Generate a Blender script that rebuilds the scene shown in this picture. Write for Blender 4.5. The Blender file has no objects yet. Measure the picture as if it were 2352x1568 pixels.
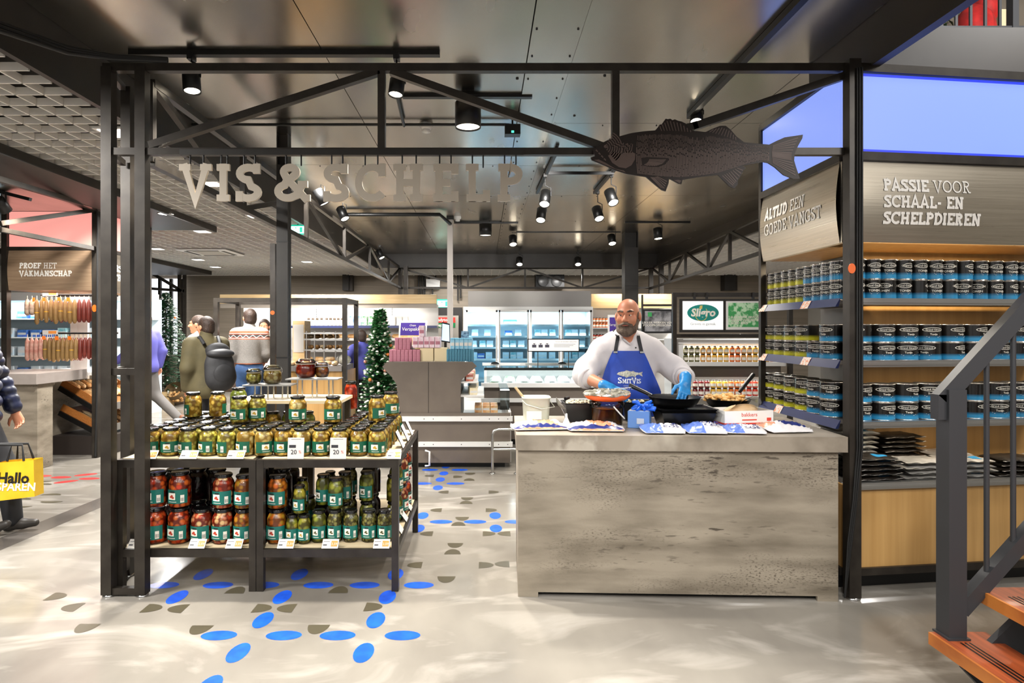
import bpy, math, random
import numpy as np
from mathutils import Matrix, Vector
S = bpy.context.scene
COL = S.collection
R = random.Random(7)
PI = math.pi
# ------------------------------------------------------------------ camera
F, CX, CY, H = 1400.0, 1112.0, 758.0, 1.6      # focal length and principal point in pixels of the 2352 x 1568 frame, eye height
cam = bpy.data.cameras.new('camera'); camo = bpy.data.objects.new('camera', cam); COL.objects.link(camo)
cam.sensor_width = 36; cam.lens = F/2352*36
cam.shift_x = (1176-CX)/2352; cam.shift_y = -(784-CY)/2352
camo.location = (0, 0, H); camo.rotation_euler = (PI/2, 0, 0); cam.clip_start = .05
S.camera = camo
def P(px, py, D): return Vector(((px-CX)/F*D, D, H-(py-CY)/F*D))
def FL(px, py):
    D = F*H/(py-CY); return Vector(((px-CX)/F*D, D, 0))
def X(px, D): return (px-CX)/F*D
def Z(py, D): return H-(py-CY)/F*D
# ------------------------------------------------------------------ view, world, lights
S.view_settings.view_transform = 'Standard'; S.view_settings.look = 'None'
S.view_settings.gamma = 1; S.view_settings.use_curve_mapping = False
S.view_settings.exposure = .48
S.cycles.max_bounces = 6; S.cycles.diffuse_bounces = 3; S.cycles.glossy_bounces = 3; S.cycles.transmission_bounces = 4
S.cycles.transparent_max_bounces = 12; S.cycles.caustics_reflective = False; S.cycles.caustics_refractive = False
S.cycles.sample_clamp_indirect = 4
W = bpy.data.worlds.new('hall'); S.world = W; W.use_nodes = True
W.node_tree.nodes['Background'].inputs[0].default_value = (1.0, .965, .92, 1)
W.node_tree.nodes['Background'].inputs[1].default_value = .42
def lamp(kind, loc, power, color=(1, .93, .84), target=None, size=.5, sy=None, angle=60, blend=.5, rad=.05, spread=None):
    L = bpy.data.lights.new('light', kind); o = bpy.data.objects.new('light', L); COL.objects.link(o)
    L.energy = power; L.color = color; o.location = loc
    if kind == 'AREA':
        L.size = size
        if sy: L.shape = 'RECTANGLE'; L.size_y = sy
        if spread: L.spread = math.radians(spread)
    if kind == 'SPOT': L.spot_size = math.radians(angle); L.spot_blend = blend; L.shadow_soft_size = rad
    d = (Vector(target)-Vector(loc)) if target else Vector((0, 0, -1))
    o.rotation_euler = d.to_track_quat('-Z', 'Y').to_euler()
    return o
WARM = (1, .93, .83); NEUT = (1, .97, .93)
# hall luminaires: front hall (above and behind the photographer), side aisles, back of the store
for x, y, p in ((-4.2, -2.2, 105), (-1.0, -2.6, 92), (2.2, -2.6, 92), (5.0, -1.8, 105)):
    lamp('AREA', (x, y, 4.4), p, NEUT, size=1.8, sy=.7, target=(x*.6, 3.6, .9))
for x, y in ((-3.5, 2.6), (-3.35, 5.4), (-3.6, 8.2), (-5.2, 10.5), (-3.6, 13.5), (-6.3, 14.2), (5.6, 9.0), (5.4, 13.0)):
    lamp('AREA', (x, y, 3.07), 145, NEUT, size=.5, sy=.5)
for x, y in ((-.8, 16.4), (2.2, 16.4)):
    lamp('AREA', (x, y, 3.05), 45, NEUT, size=.6, sy=.4)
for x, tx in ((-.9, -.9), (.9, 1.0), (2.0, 2.4)):  # added overhead lamps, out of view, lifting the counter front and near floor
    lamp('AREA', (x, .7, 3.42), 14, NEUT, size=.4, sy=.4, target=(tx, 2.3, 0), spread=95)
# added lamps without fixtures, brightening the cabinets and the bakery
for x, y, tx, ty in ((.76, 6.5, .2, 10.5), (1.53, 6.5, 2.2, 10.5), (-1.9, 7.0, -2.4, 10.5), (-1.9, 8.3, -1.8, 14)):
    lamp('SPOT', (x, y, 3.36), 190, NEUT, (tx, ty, 1.1), angle=95, blend=.9, rad=.06)
# ------------------------------------------------------------------ materials
def srgb(h):
    h = h.lstrip('#'); c = [int(h[i:i+2], 16)/255 for i in (0, 2, 4)]
    return tuple((v/12.92 if v <= .04045 else ((v+.055)/1.055)**2.4) for v in c)+(1,)
MATS = {}
def M(name, col, rough=.5, metal=0, var=None, bump=None, coat=0, emit=0, ecol=None, spec=.5, alpha=None, aniso=0, rvar=None):
    """var = (scale, colour2, (sx,sy,sz), lo, hi, detail); bump = (scale, strength, (sx,sy,sz))"""
    if name in MATS: return MATS[name]
    m = bpy.data.materials.new(name); m.use_nodes = True; nt = m.node_tree; N = nt.nodes; K = nt.links
    b = N['Principled BSDF']; I = b.inputs
    c = srgb(col) if isinstance(col, str) else col
    I['Base Color'].default_value = c; I['Roughness'].default_value = rough; I['Metallic'].default_value = metal
    I['Specular IOR Level'].default_value = spec
    if coat: I['Coat Weight'].default_value = coat; I['Coat Roughness'].default_value = .06
    if aniso: I['Anisotropic'].default_value = aniso
    if emit: I['Emission Color'].default_value = srgb(ecol) if ecol else c; I['Emission Strength'].default_value = emit
    tc = None
    def noise(scale, st, det):
        nonlocal tc
        if tc is None: tc = N.new('ShaderNodeTexCoord')
        mp = N.new('ShaderNodeMapping'); mp.inputs['Scale'].default_value = st or (1, 1, 1)
        K.new(tc.outputs['Object'], mp.inputs['Vector'])
        n = N.new('ShaderNodeTexNoise'); n.inputs['Scale'].default_value = scale; n.inputs['Detail'].default_value = det
        K.new(mp.outputs[0], n.inputs['Vector']); return n.outputs['Fac']
    if var:
        sc, c2, st, lo, hi, det = (list(var)+[None, .35, .65, 4][len(var)-2:])[:6]
        n = noise(sc, st, det); r = N.new('ShaderNodeMapRange'); r.inputs[1].default_value = lo; r.inputs[2].default_value = hi
        K.new(n, r.inputs[0]); mx = N.new('ShaderNodeMix'); mx.data_type = 'RGBA'
        mx.inputs[6].default_value = c; mx.inputs[7].default_value = srgb(c2) if isinstance(c2, str) else c2
        K.new(r.outputs[0], mx.inputs[0]); K.new(mx.outputs[2], I['Base Color'])
    if rvar:
        n = noise(rvar[0], rvar[3] if len(rvar) > 3 else None, 3); r = N.new('ShaderNodeMapRange'); r.inputs[1].default_value = .3; r.inputs[2].default_value = .7
        r.inputs[3].default_value = rvar[1]; r.inputs[4].default_value = rvar[2]
        K.new(n, r.inputs[0]); K.new(r.outputs[0], I['Roughness'])
    if bump:
        n = noise(bump[0], bump[2] if len(bump) > 2 else None, 3); bp = N.new('ShaderNodeBump'); bp.inputs['Strength'].default_value = bump[1]
        bp.inputs['Distance'].default_value = .01
        K.new(n, bp.inputs['Height']); K.new(bp.outputs[0], I['Normal'])
    MATS[name] = m; return m
def glass(name, col='#ffffff', refl=.35, tint=.95):
    if name in MATS: return MATS[name]
    m = bpy.data.materials.new(name); m.use_nodes = True; nt = m.node_tree; N = nt.nodes; K = nt.links
    N.remove(N['Principled BSDF']); t = N.new('ShaderNodeBsdfTransparent'); g = N.new('ShaderNodeBsdfGlossy'); mx = N.new('ShaderNodeMixShader')
    c = srgb(col); t.inputs[0].default_value = tuple(v*tint for v in c[:3])+(1,); g.inputs[1].default_value = .04
    lw = N.new('ShaderNodeLayerWeight'); lw.inputs[0].default_value = refl
    K.new(lw.outputs['Fresnel'], mx.inputs[0]); K.new(t.outputs[0], mx.inputs[1]); K.new(g.outputs[0], mx.inputs[2])
    K.new(mx.outputs[0], N['Material Output'].inputs[0]); MATS[name] = m; return m
# ------------------------------------------------------------------ mesh builder
class MB:
    def __init__(s): s.v = []; s.f = []; s.m = []; s.sm = []; s.k = 0
    def mat(s, k): s.k = k; return s
    def add(s, vs, fs, smooth=False):
        n = len(s.v); s.v += [tuple(v) for v in vs]
        for f in fs: s.f.append(tuple(i+n for i in f)); s.m.append(s.k); s.sm.append(smooth)
        return s
    def box(s, c, d, rot=None, bev=0):
        x, y, z = (q/2 for q in d); c = Vector(c)
        if bev:
            b = min(bev, x, y, z)
            vs = []; fs = []
            ring = lambda hx, hy, zz: [(-hx, -hy+b, zz), (-hx+b, -hy, zz), (hx-b, -hy, zz), (hx, -hy+b, zz), (hx, hy-b, zz), (hx-b, hy, zz), (-hx+b, hy, zz), (-hx, hy-b, zz)]
            rs = [ring(x-b, y-b, -z), ring(x, y, -z+b), ring(x, y, z-b), ring(x-b, y-b, z)]
            for r in rs: vs += r
            for i in range(3):
                for j in range(8): fs.append((i*8+j, i*8+(j+1) % 8, i*8+8+(j+1) % 8, i*8+8+j))
            fs += [tuple(range(7, -1, -1)), tuple(range(24, 32))]
        else:
            vs = [(a, e, g) for g in (-z, z) for e in (-y, y) for a in (-x, x)]
            fs = [(0, 2, 3, 1), (4, 5, 7, 6), (0, 1, 5, 4), (1, 3, 7, 5), (3, 2, 6, 7), (2, 0, 4, 6)]
        if rot is not None:
            if not isinstance(rot, Matrix): rot = Matrix.Rotation(rot, 3, 'Z')
            vs = [rot @ Vector(v) for v in vs]
        return s.add([Vector(v)+c for v in vs], fs)
    def b2(s, lo, hi, bev=0): return s.box([(a+b)/2 for a, b in zip(lo, hi)], [abs(b-a) for a, b in zip(lo, hi)], None, bev)
    def bar(s, a, b, w, h=None, up=(0, 0, 1)):
        a = Vector(a); b = Vector(b); h = h or w; d = (b-a); L = d.length; d.normalize(); u = Vector(up)
        if abs(d.dot(u)) > .98: u = Vector((0, 1, 0))
        sd = d.cross(u).normalized(); u = sd.cross(d)
        vs = [p+sd*i*w/2+u*j*h/2 for p in (a, b) for i, j in ((-1, -1), (1, -1), (1, 1), (-1, 1))]
        return s.add(vs, [(3, 2, 1, 0), (4, 5, 6, 7)]+[(i, (i+1) % 4, 4+(i+1) % 4, 4+i) for i in range(4)])
    def tube(s, pts, r, n=8, cap=True, closed=False):
        pts = [Vector(p) for p in pts]; rs = r if isinstance(r, (list, tuple)) else [r]*len(pts)
        vs = []; ref = None
        for i, p in enumerate(pts):
            t = (pts[min(i+1, len(pts)-1)]-pts[max(i-1, 0)]).normalized()
            if ref is None:
                ref = Vector((0, 0, 1)) if abs(t.z) < .9 else Vector((1, 0, 0))
            a = t.cross(ref).normalized(); b = a.cross(t).normalized(); ref = b if abs(t.dot(b)) < .9 else ref
            vs += [p+(a*math.cos(2*PI*k/n)+b*math.sin(2*PI*k/n))*rs[i] for k in range(n)]
        fs = [(i*n+k, i*n+(k+1) % n, i*n+n+(k+1) % n, i*n+n+k) for i in range(len(pts)-1) for k in range(n)]
        s.add(vs, fs, True)
        if cap: s.add(vs[:n], [tuple(range(n))[::-1]]); s.add(vs[-n:], [tuple(range(n))])
        return s
    def lathe(s, prof, n=20, c=(0, 0, 0), a0=0, a1=2*PI, sx=1, sy=1, smooth=True, cap=False):
        c = Vector(c); full = abs(a1-a0-2*PI) < 1e-6; k = n if full else n+1; vs = []
        for r, z in prof:
            for i in range(k):
                a = a0+(a1-a0)*i/n; vs.append(c+Vector((r*math.cos(a)*sx, r*math.sin(a)*sy, z)))
        fs = []
        for j in range(len(prof)-1):
            for i in range(n):
                i2 = (i+1) % k if full else i+1
                fs.append((j*k+i, j*k+i2, j*k+k+i2, j*k+k+i))
        s.add(vs, fs, smooth)
        if cap:
            m = (len(prof)-1)*k; s.add(vs[m:m+k], [tuple(range(k))]); s.add(vs[:k], [tuple(range(k))[::-1]])
        return s
    def ell(s, c, r, n=10, m=7, rot=None):
        vs = []; c = Vector(c)
        for j in range(m+1):
            t = PI*j/m-PI/2
            for i in range(n):
                a = 2*PI*i/n; v = Vector((r[0]*math.cos(t)*math.cos(a), r[1]*math.cos(t)*math.sin(a), r[2]*math.sin(t)))
                if rot is not None: v = rot @ v
                vs.append(c+v)
        return s.add(vs, [(j*n+i, j*n+(i+1) % n, j*n+n+(i+1) % n, j*n+n+i) for j in range(m) for i in range(n)], True)
    def prism(s, poly, o, u, v, t, smooth=False):
        """polygon in the plane through o spanned by u, v, thickness t along u x v"""
        o, u, v = Vector(o), Vector(u), Vector(v); w = u.cross(v).normalized()*t; n = len(poly)
        a = [o+u*x+v*y for x, y in poly]; b = [p+w for p in a]
        s.add(a+b, [tuple(range(n))[::-1], tuple(range(n, 2*n))]); return s.add(a+b, [(i, (i+1) % n, n+(i+1) % n, n+i) for i in range(n)], smooth)
    def poly(s, pts): return s.add(pts, [tuple(range(len(pts)))])
    def grid(s, fn, nu, nv, smooth=True):
        vs = [fn(i/nu, j/nv) for j in range(nv+1) for i in range(nu+1)]; k = nu+1
        return s.add(vs, [(j*k+i, j*k+i+1, j*k+k+i+1, j*k+k+i) for j in range(nv) for i in range(nu)], smooth)
    def mesh(s, name, mats, inv=None):
        me = bpy.data.meshes.new(name)
        vs = [inv @ Vector(v) for v in s.v] if inv is not None else s.v
        me.from_pydata(vs, [], s.f)
        for m in (mats if isinstance(mats, (list, tuple)) else [mats]): me.materials.append(m)
        me.polygons.foreach_set('material_index', s.m); me.polygons.foreach_set('use_smooth', s.sm); me.update()
        return me
    def build(s, name, mats, parent=None, label=None):
        inv = XF[parent.name].inverted() if parent is not None and parent.name in XF else None
        o = bpy.data.objects.new(name, s.mesh(name, mats, inv)); COL.objects.link(o)
        if parent is not None:
            o.parent = parent
            if parent.name in XF: XF[o.name] = XF[parent.name]
        if label: o['label'] = label
        return o
XF = {}
def tag(o, label, cat=None, group=None, kind=None):
    if label: o['label'] = label
    if cat: o['category'] = cat
    if group: o['group'] = group
    if kind: o['kind'] = kind
    return o
def T(name, label, cat, loc=(0, 0, 0), rz=0, group=None):
    o = bpy.data.objects.new(name, None); COL.objects.link(o); o.location = loc; o.rotation_euler = (0, 0, rz); o.empty_display_size = .05
    XF[o.name] = Matrix.Translation(loc) @ Matrix.Rotation(rz, 4, 'Z')
    return tag(o, label, cat, group)
def kids(o): return KID.get(o.name, [])
KID = {}
def freeze(root):
    """remember a finished prototype's children so that it can be copied fast"""
    for o in COL.objects:
        if o.parent is not None and (o.parent == root or o.parent.parent == root): KID.setdefault(o.parent.name, []).append(o)
    USED[root.name] = False; return root
USED = {}
def dup(root, loc, rot=0, label=None, group=None, scale=None):
    """first call places the prototype itself, later ones copy the thing and its parts"""
    first = not USED.get(root.name, True)
    if first: r = root; USED[root.name] = True
    else:
        r = root.copy(); COL.objects.link(r)
        for ch in kids(root):
            c = ch.copy(); COL.objects.link(c); c.parent = r
            for g in kids(ch):
                d = g.copy(); COL.objects.link(d); d.parent = c
    r.location = loc; r.rotation_euler = rot if isinstance(rot, tuple) else (0, 0, rot)
    if scale: r.scale = scale if isinstance(scale, tuple) else (scale,)*3
    if label: r['label'] = label
    if group: r['group'] = group
    return r
def struct(o): o['kind'] = 'structure'; return o
ORD = 'first second third fourth fifth sixth seventh eighth ninth tenth eleventh twelfth thirteenth fourteenth fifteenth sixteenth seventeenth eighteenth nineteenth twentieth'.split()
ORD += ['twenty-'+w for w in ORD[:9]]+['thirtieth']+['thirty-'+w for w in ORD[:9]]+['fortieth']+['forty-'+w for w in ORD[:9]]+['fiftieth']
# ------------------------------------------------------------------ lettering
_TC = {}
def text_mb(mb, s, size, o, u, v, t=.002, align='C', bold=0):
    """text of the built-in font laid in the plane (o; u right, v up)"""
    key = (s, bold)
    if key not in _TC:
        c = bpy.data.curves.new('t', 'FONT'); c.body = s; c.size = 1; c.offset = bold; c.resolution_u = 2; c.space_line = .95
        ob = bpy.data.objects.new('t', c); COL.objects.link(ob)
        dg = bpy.context.evaluated_depsgraph_get(); me = bpy.data.meshes.new_from_object(ob.evaluated_get(dg))
        vs = [tuple(q.co) for q in me.vertices]; fs = [tuple(p.vertices) for p in me.polygons]
        bpy.data.objects.remove(ob); bpy.data.curves.remove(c); bpy.data.meshes.remove(me); _TC[key] = (vs, fs)
    vs, fs = _TC[key]; x0 = min(q[0] for q in vs); x1 = max(q[0] for q in vs)
    off = {'C': -(x0+x1)/2, 'L': -x0, 'R': -x1}[align]; o, u, v = Vector(o), Vector(u), Vector(v); w = u.cross(v).normalized()*t
    return mb.add([o+u*(q[0]+off)*size+v*q[1]*size+w for q in vs], fs)
def arc(cx, cy, rx, ry, a0, a1, n=14): return [(cx+rx*math.cos(math.radians(a0+(a1-a0)*i/n)), cy+ry*math.sin(math.radians(a0+(a1-a0)*i/n))) for i in range(n+1)]
def glyph(ch, w):
    """slab serif capital: advance, centre lines, serifs (x, y, half length)"""
    h = w/2; a = h; b = 1-h; s = .17; c = .5
    V = lambda x: [(x, 0), (x, 1)]; Hh = lambda x0, x1, y: [(x0, y), (x1, y)]
    full = lambda x: [(x, a, s), (x, b, s)]
    D = {
     'I': (.34, [V(.17)], full(.17)), 'H': (.84, [V(.2), V(.64), Hh(.2, .64, c)], full(.2)+full(.64)),
     'E': (.68, [V(.2), Hh(.05, .62, a), Hh(.05, .62, b), Hh(.2, .5, c), [(.62, 0), (.62, .27)], [(.62, .73), (.62, 1)]], []),
     'F': (.62, [V(.2), Hh(.05, .58, b), Hh(.2, .48, c), [(.58, .73), (.58, 1)]], [(.2, a, s)]),
     'L': (.64, [V(.2), Hh(.05, .58, a), [(.58, 0), (.58, .3)]], [(.2, b, s)]),
     'P': (.68, [V(.2), [(.05, b), (.36, b)]+arc(.36, .72, .24, .28-h, 90, -90)+[(.2, .44+h)]], [(.2, a, s)]),
     'R': (.76, [V(.2), [(.05, b), (.36, b)]+arc(.36, .74, .22, .26-h, 90, -90)+[(.2, .48+h)], [(.38, .48), (.6, 0)]], [(.2, a, s), (.64, a, .1)]),
     'D': (.78, [V(.2), [(.05, b), (.34, b)]+arc(.34, .5, .34, .5-h, 90, -90)+[(.05, a)]], []),
     'T': (.72, [V(.36), Hh(.06, .66, b), [(.06, .73), (.06, 1)], [(.66, .73), (.66, 1)]], [(.36, a, s)]),
     'V': (.8, [[(.1, 1), (.4, 0), (.7, 1)]], [(.12, b, .15), (.68, b, .15)]),
     'A': (.8, [[(.1, 0), (.4, 1), (.7, 0)], Hh(.2, .6, .32)], [(.12, a, .14), (.68, a, .14)]),
     'W': (1.1, [[(.1, 1), (.32, 0), (.55, .95), (.78, 0), (1, 1)]], [(.12, b, .14), (.98, b, .14)]),
     'M': (.98, [V(.18), [(.18, 1), (.49, .25), (.8, 1)], V(.8)], [(.18, a, s), (.8, a, s)]),
     'N': (.84, [V(.2), [(.2, 1), (.66, 0)], V(.66)], [(.2, a, s), (.14, b, .1), (.66, b, s)]),
     'K': (.8, [V(.2), [(.2, .42), (.6, 1)], [(.34, .58), (.62, 0)]], full(.2)+[(.62, a, .14), (.6, b, .14)]),
     'J': (.56, [[(.38, 1), (.38, .28)]+arc(.2, .26, .18, .26-h, 0, -170, 8)], [(.38, b, s)]),
     'U': (.82, [[(.2, 1), (.2, .32)]+arc(.42, .32, .22, .32-h, 180, 360)+[(.64, 1)]], [(.2, b, s), (.64, b, s)]),
     'O': (.86, [arc(.43, .5, .36, .5-h, 0, 360, 28)], []),
     'C': (.76, [arc(.43, .5, .36, .5-h, 38, 318, 24), [(.69, .66), (.69, 1)]], []),
     'G': (.82, [arc(.43, .5, .36, .5-h, 40, 330, 24), [(.69, .68), (.69, 1)], [(.72, .06), (.72, .42), (.48, .42)]], []),
     'S': (.66, [arc(.33, .74, .23, .26-h, 25, 270, 14)+arc(.33, .245, .25, .245-h+.01, 90, -155, 14)[1:], [(.55, .74), (.55, 1)], [(.09, .0), (.09, .27)]], []),
     '&': (.92, [[(.86, .02), (.3, .62)]+arc(.4, .78, .17, .22-h, 205, -30, 14), arc(.4, .78, .17, .22-h, -20, -50, 3)+[(.3, .52)]+arc(.33, .27, .25, .27-h, 110, 270, 12), arc(.33, .27, .25, .27-h, 265, 310, 5)+[(.58, .17), (.72, .46)]], [(.74, .46, .13), (.84, a, .1)]),
     '-': (.42, [Hh(.06, .36, .42)], []), ' ': (.36, [], [])}
    return D[ch]
def ribbon(mb, pts, w, o, u, v, t):
    n = len(pts); L = []; Rr = []
    for i, p in enumerate(pts):
        q = Vector(pts[max(i-1, 0)]); r = Vector(pts[min(i+1, n-1)]); p = Vector(p)
        d1 = (p-q).normalized() if i else (r-p).normalized(); d2 = (r-p).normalized() if i < n-1 else d1
        nn = Vector((-(d1+d2).y, (d1+d2).x)); nn = nn.normalized() if nn.length > .2 else Vector((-d1.y, d1.x))
        k = 1/max(.45, nn.dot(Vector((-d1.y, d1.x)))); L.append(p+nn*w/2*k); Rr.append(p-nn*w/2*k)
    wv = u.cross(v).normalized()*t; f = lambda p: o+u*p.x+v*p.y
    A = [f(p) for p in L]; B = [f(p) for p in Rr]; vs = A+B+[p+wv for p in A]+[p+wv for p in B]; fs = []
    for i in range(n-1):
        fs += [(n+i, n+i+1, i+1, i), (2*n+i, 2*n+i+1, 3*n+i+1, 3*n+i), (i, i+1, 2*n+i+1, 2*n+i), (3*n+i, 3*n+i+1, n+i+1, n+i)]
    fs += [(0, 2*n, 3*n, n), (n-1, 2*n-1, 4*n-1, 3*n-1)]; mb.add(vs, fs)
def slab(mb, s, h, w, o, u, v, t=.01, track=.04):
    """slab serif lettering, cap height h, stroke w (share of the height); returns the width"""
    o = Vector(o); u = Vector(u); v = Vector(v); x = 0; U = u*h; Vv = v*h
    for ch in s:
        adv, st, se = glyph(ch, w); oo = o+u*x
        wn = u.cross(v).normalized(); e_ = 0
        for p in st: ribbon(mb, p, w, oo+wn*e_, U, Vv, t); e_ += .0002
        for sx, sy, sl in se: ribbon(mb, [(sx-sl, sy), (sx+sl, sy)], w*.9, oo+wn*e_, U, Vv, t); e_ += .0002
        x += (adv+track)*h
    return x
def slab_w(s, h, w, track=.04): return sum((glyph(c, w)[0]+track)*h for c in s)
# ------------------------------------------------------------------ shared materials
STEEL = M('dark_steel', '#39342e', .4, .4, var=(9, '#2c2722', (1, 1, 1)))
DARK = M('charcoal_paint', '#26231f', .5, 0, var=(6, '#1e1b18'))
BLACK = M('black_metal', '#0d0d0d', .42, .2)
WHITE = M('white_paint', '#e9e7e2', .5)
CHROME = M('brushed_chrome', '#c9c9c8', .22, 1)
ALU = M('aluminium_profile', '#b9b8b5', .32, .9)
LIT = M('lamp_glow', '#ffffff', .4, emit=9, ecol='#fff4e4')
# ------------------------------------------------------------------ floor
fm = M('polished_concrete', '#8f8a81', .16, 0, var=(1.1, '#706b64', (1, .6, 1), .36, .66, 7), rvar=(2.2, .08, .24, (1, .5, 1)), spec=.5, bump=(1.4, .05))
def swirl(m):
    nt = m.node_tree; N = nt.nodes; K = nt.links; b = N['Principled BSDF']; src = b.inputs['Base Color'].links[0].from_socket
    tc = N.new('ShaderNodeTexCoord'); mp = N.new('ShaderNodeMapping'); mp.inputs['Scale'].default_value = (.55, 1.5, 1); mp.inputs['Rotation'].default_value = (0, 0, .5)
    K.new(tc.outputs['Object'], mp.inputs[0]); n = N.new('ShaderNodeTexNoise'); n.inputs['Scale'].default_value = 1.3; n.inputs['Detail'].default_value = 8
    n.inputs['Distortion'].default_value = 2.4; K.new(mp.outputs[0], n.inputs['Vector'])
    r = N.new('ShaderNodeMapRange'); r.inputs[1].default_value = .52; r.inputs[2].default_value = .72; K.new(n.outputs['Fac'], r.inputs[0])
    mx = N.new('ShaderNodeMix'); mx.data_type = 'RGBA'; K.new(r.outputs[0], mx.inputs[0]); K.new(src, mx.inputs[6]); mx.inputs[7].default_value = srgb('#a5a098')
    K.new(mx.outputs[2], b.inputs['Base Color'])
swirl(fm)
floor = struct(MB().b2((-11, -5, -.2), (9.5, 18, 0)).build('floor', fm))
st = MB(); a = [FL(0, 1232), FL(0, 1259), FL(232, 1163), FL(232, 1145)]
st.poly([(-3.80, 3.4, .001), (-3.57, 3.4, .001), (-3.28, 9.0, .001), (-3.49, 9.0, .001)])
st.build('dark_stripe', M('floor_stripe', '#5b5651', .2, var=(3, '#4c4844')), floor)
def petal(mb, x, y, rx, ry, z=.0012, a0=0, a1=360, n=20, rot=0):
    c, s = math.cos(rot), math.sin(rot)
    mb.poly([(x+px*c-py*s, y+px*s+py*c, z) for px, py in arc(0, 0, rx, ry, a0, a1, n)[:(-1 if a1-a0 == 360 else None)]])
fb = MB()
for x, y in ((-1.235, 2.565), (-1.22, 3.195), (-.598, 3.195), (-1.21, 3.825), (-.58, 3.825), (-1.84, 3.825), (-.53, 5.09), (.095, 5.09), (-.47, 6.36), (-.45, 6.98)):
    for dx, dy in ((.17, 0), (-.17, 0)): petal(fb, x+dx, y+dy, .094, .05)
    for dx, dy in ((0, .17), (0, -.17)): petal(fb, x+dx, y+dy, .05, .094)
fb.build('blue_petals', M('blue_floor_paint', '#1f5fe6', .25, var=(14, '#1a50cc')), floor)
fg = MB()
for x, y, k in ((95, 875, 0), (425, 880, 1), (635, 882, 0), (880, 805, 2), (985, 880, 1), (1190, 880, 0), (1410, 803, 2), (1550, 873, 1), (150, 960, 3), (725, 968, 3), (1318, 965, 3),
                (1965, 718, 3), (1840, 660, 0), (1995, 605, 2), (2010, 548, 3), (1895, 500, 0), (2025, 460, 2), (2045, 415, 3), (1940, 380, 0), (2065, 348, 2), (2070, 315, 3), (1975, 288, 0),
                (2130, 660, 1), (2150, 500, 1), (2165, 380, 1), (2180, 288, 1), (2285, 655, 0), (2290, 500, 0), (1900, 205, 0), (2000, 210, 1), (2080, 230, 2), (2085, 190, 3), (-60, 820, 1), (270, 770, 2)):
    p = FL(140+x/2.219, 1000+y/2.219)
    if k < 2: petal(fg, p.x, p.y, .1, .055, .0013, 90 if k == 0 else -90, 270 if k == 0 else 90, 14)
    else: petal(fg, p.x, p.y, .058, .1, .0013, 0 if k == 2 else 180, 180 if k == 2 else 360, 14)
for x, y, k in ((115, 1137, 3), (120, 1151, 0), (45, 1147, 3), (50, 1162, 0), (100, 1104, 0), (95, 1113, 3)):
    p = FL(x, y); petal(fg, p.x, p.y, .1, .06, .0013, 0 if k == 3 else 180, 180 if k == 3 else 360, 12)
fg.build('grey_half_petals', M('taupe_floor_paint', '#4d4839', .3), floor)
fr = MB()
for x, y, r in ((140, 1096, 0), (152, 1106, .6), (197, 1090, .5), (205, 1099, 0), (95, 1093, 0)):
    p = FL(x, y); petal(fr, p.x, p.y, .11, .05, .0012, rot=r)
fr.build('red_petals', M('red_floor_paint', '#d9413f', .25), floor)
# ------------------------------------------------------------------ shell
wallm = M('taupe_cladding', '#8b7f70', .6, var=(2, '#7d7263', (.3, 1, 12)))
struct(MB().b2((-11, 17.5, 0), (9.5, 17.7, 4.6)).build('wall_back', wallm))
struct(MB().b2((-11.2, -5, 0), (-11, 17.7, 4.6)).build('wall_left', M('left_wall_paint', '#8f8a82', .7)))
struct(MB().b2((9.3, -5, 0), (9.5, 17.7, 5.6)).build('wall_right', M('right_wall_paint', '#a7a39b', .7)))
ZC, ZG, ZB = 3.5, 3.15, 3.16
cm = M('galvanised_ceiling', '#b4aea4', .22, 1, var=(1.6, '#a29c92', (1, .25, 1)), rvar=(2, .19, .28, (1.5, .5, 1)), bump=(.7, .03, (1, .5, 1)))
cb = MB()
# metal sheets laid between seams
xs = [-2.66, -1.1, .30, .62, 2.34]; ys = [-.6, 1.55, 3.42, 4.39, 5.6, 7.0, 8.6, 10.6, 12.8, 15.2]
for i in range(len(xs)-1):
    for j in range(len(ys)-1):
        st_ = xs[i] == .30
        cb.b2((xs[i]+.003, ys[j]+.003, ZC-(.012 if st_ else 0)), (xs[i+1]-.003, ys[j+1]-.003, ZC+.03))
for j in range(3, len(ys)-1): cb.b2((2.343, ys[j]+.003, ZC), (4.3, ys[j+1]-.003, ZC+.03))
ceil = struct(cb.build('ceiling', cm))
sc = MB()
for y in np.arange(.4, 15, .38):
    for x in (.33, .59): sc.lathe([(.008, -.001), (.006, -.007), (0, -.009)], 8, (x, y, ZC-.012))
for y in ys[1:-1]:
    for x in np.arange(-2.4, 2.2, .5):
        if abs(x-.46) > .3: sc.lathe([(.007, .0), (.005, -.006), (0, -.007)], 8, (x, y+.06, ZC))
for x, y in ((-.2, 2.7), (.95, 2.6), (.25, 4.6), (.9, 4.55), (.8, 5.4), (.1, 6.6), (.7, 7.2), (-.1, 8.4)): sc.lathe([(.012, 0), (.01, -.008), (0, -.01)], 8, (x, y, ZC))
sc.build('sheet_screws', BLACK, ceil)
struct(MB().b2((-11, -5, 4.55), (3.85, 18, 4.7)).build('ceiling_slab', M('dark_void_paint', '#3a3732', .8)))
# dark bulkheads round the metal ceiling
bm = M('bulkhead_board', '#322d28', .45, var=(3, '#2a2622'))
def bulk(n, lo, hi, m=bm): return struct(MB().b2(lo, hi).build(n, m))
bulk('trim_1', (-2.70, -.6, ZG), (-2.66, 15.26, 3.75))
bulk('trim_2', (2.34, -.6, 3.2), (2.40, 4.39, 3.75)); bulk('trim_3', (2.40, 4.33, 3.2), (4.3, 4.39, 3.75))
bulk('trim_4', (4.3, 4.33, ZB), (4.36, 15.26, 3.75)); bulk('trim_5', (-2.66, 15.2, ZB), (4.3, 15.26, 3.75))
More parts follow.
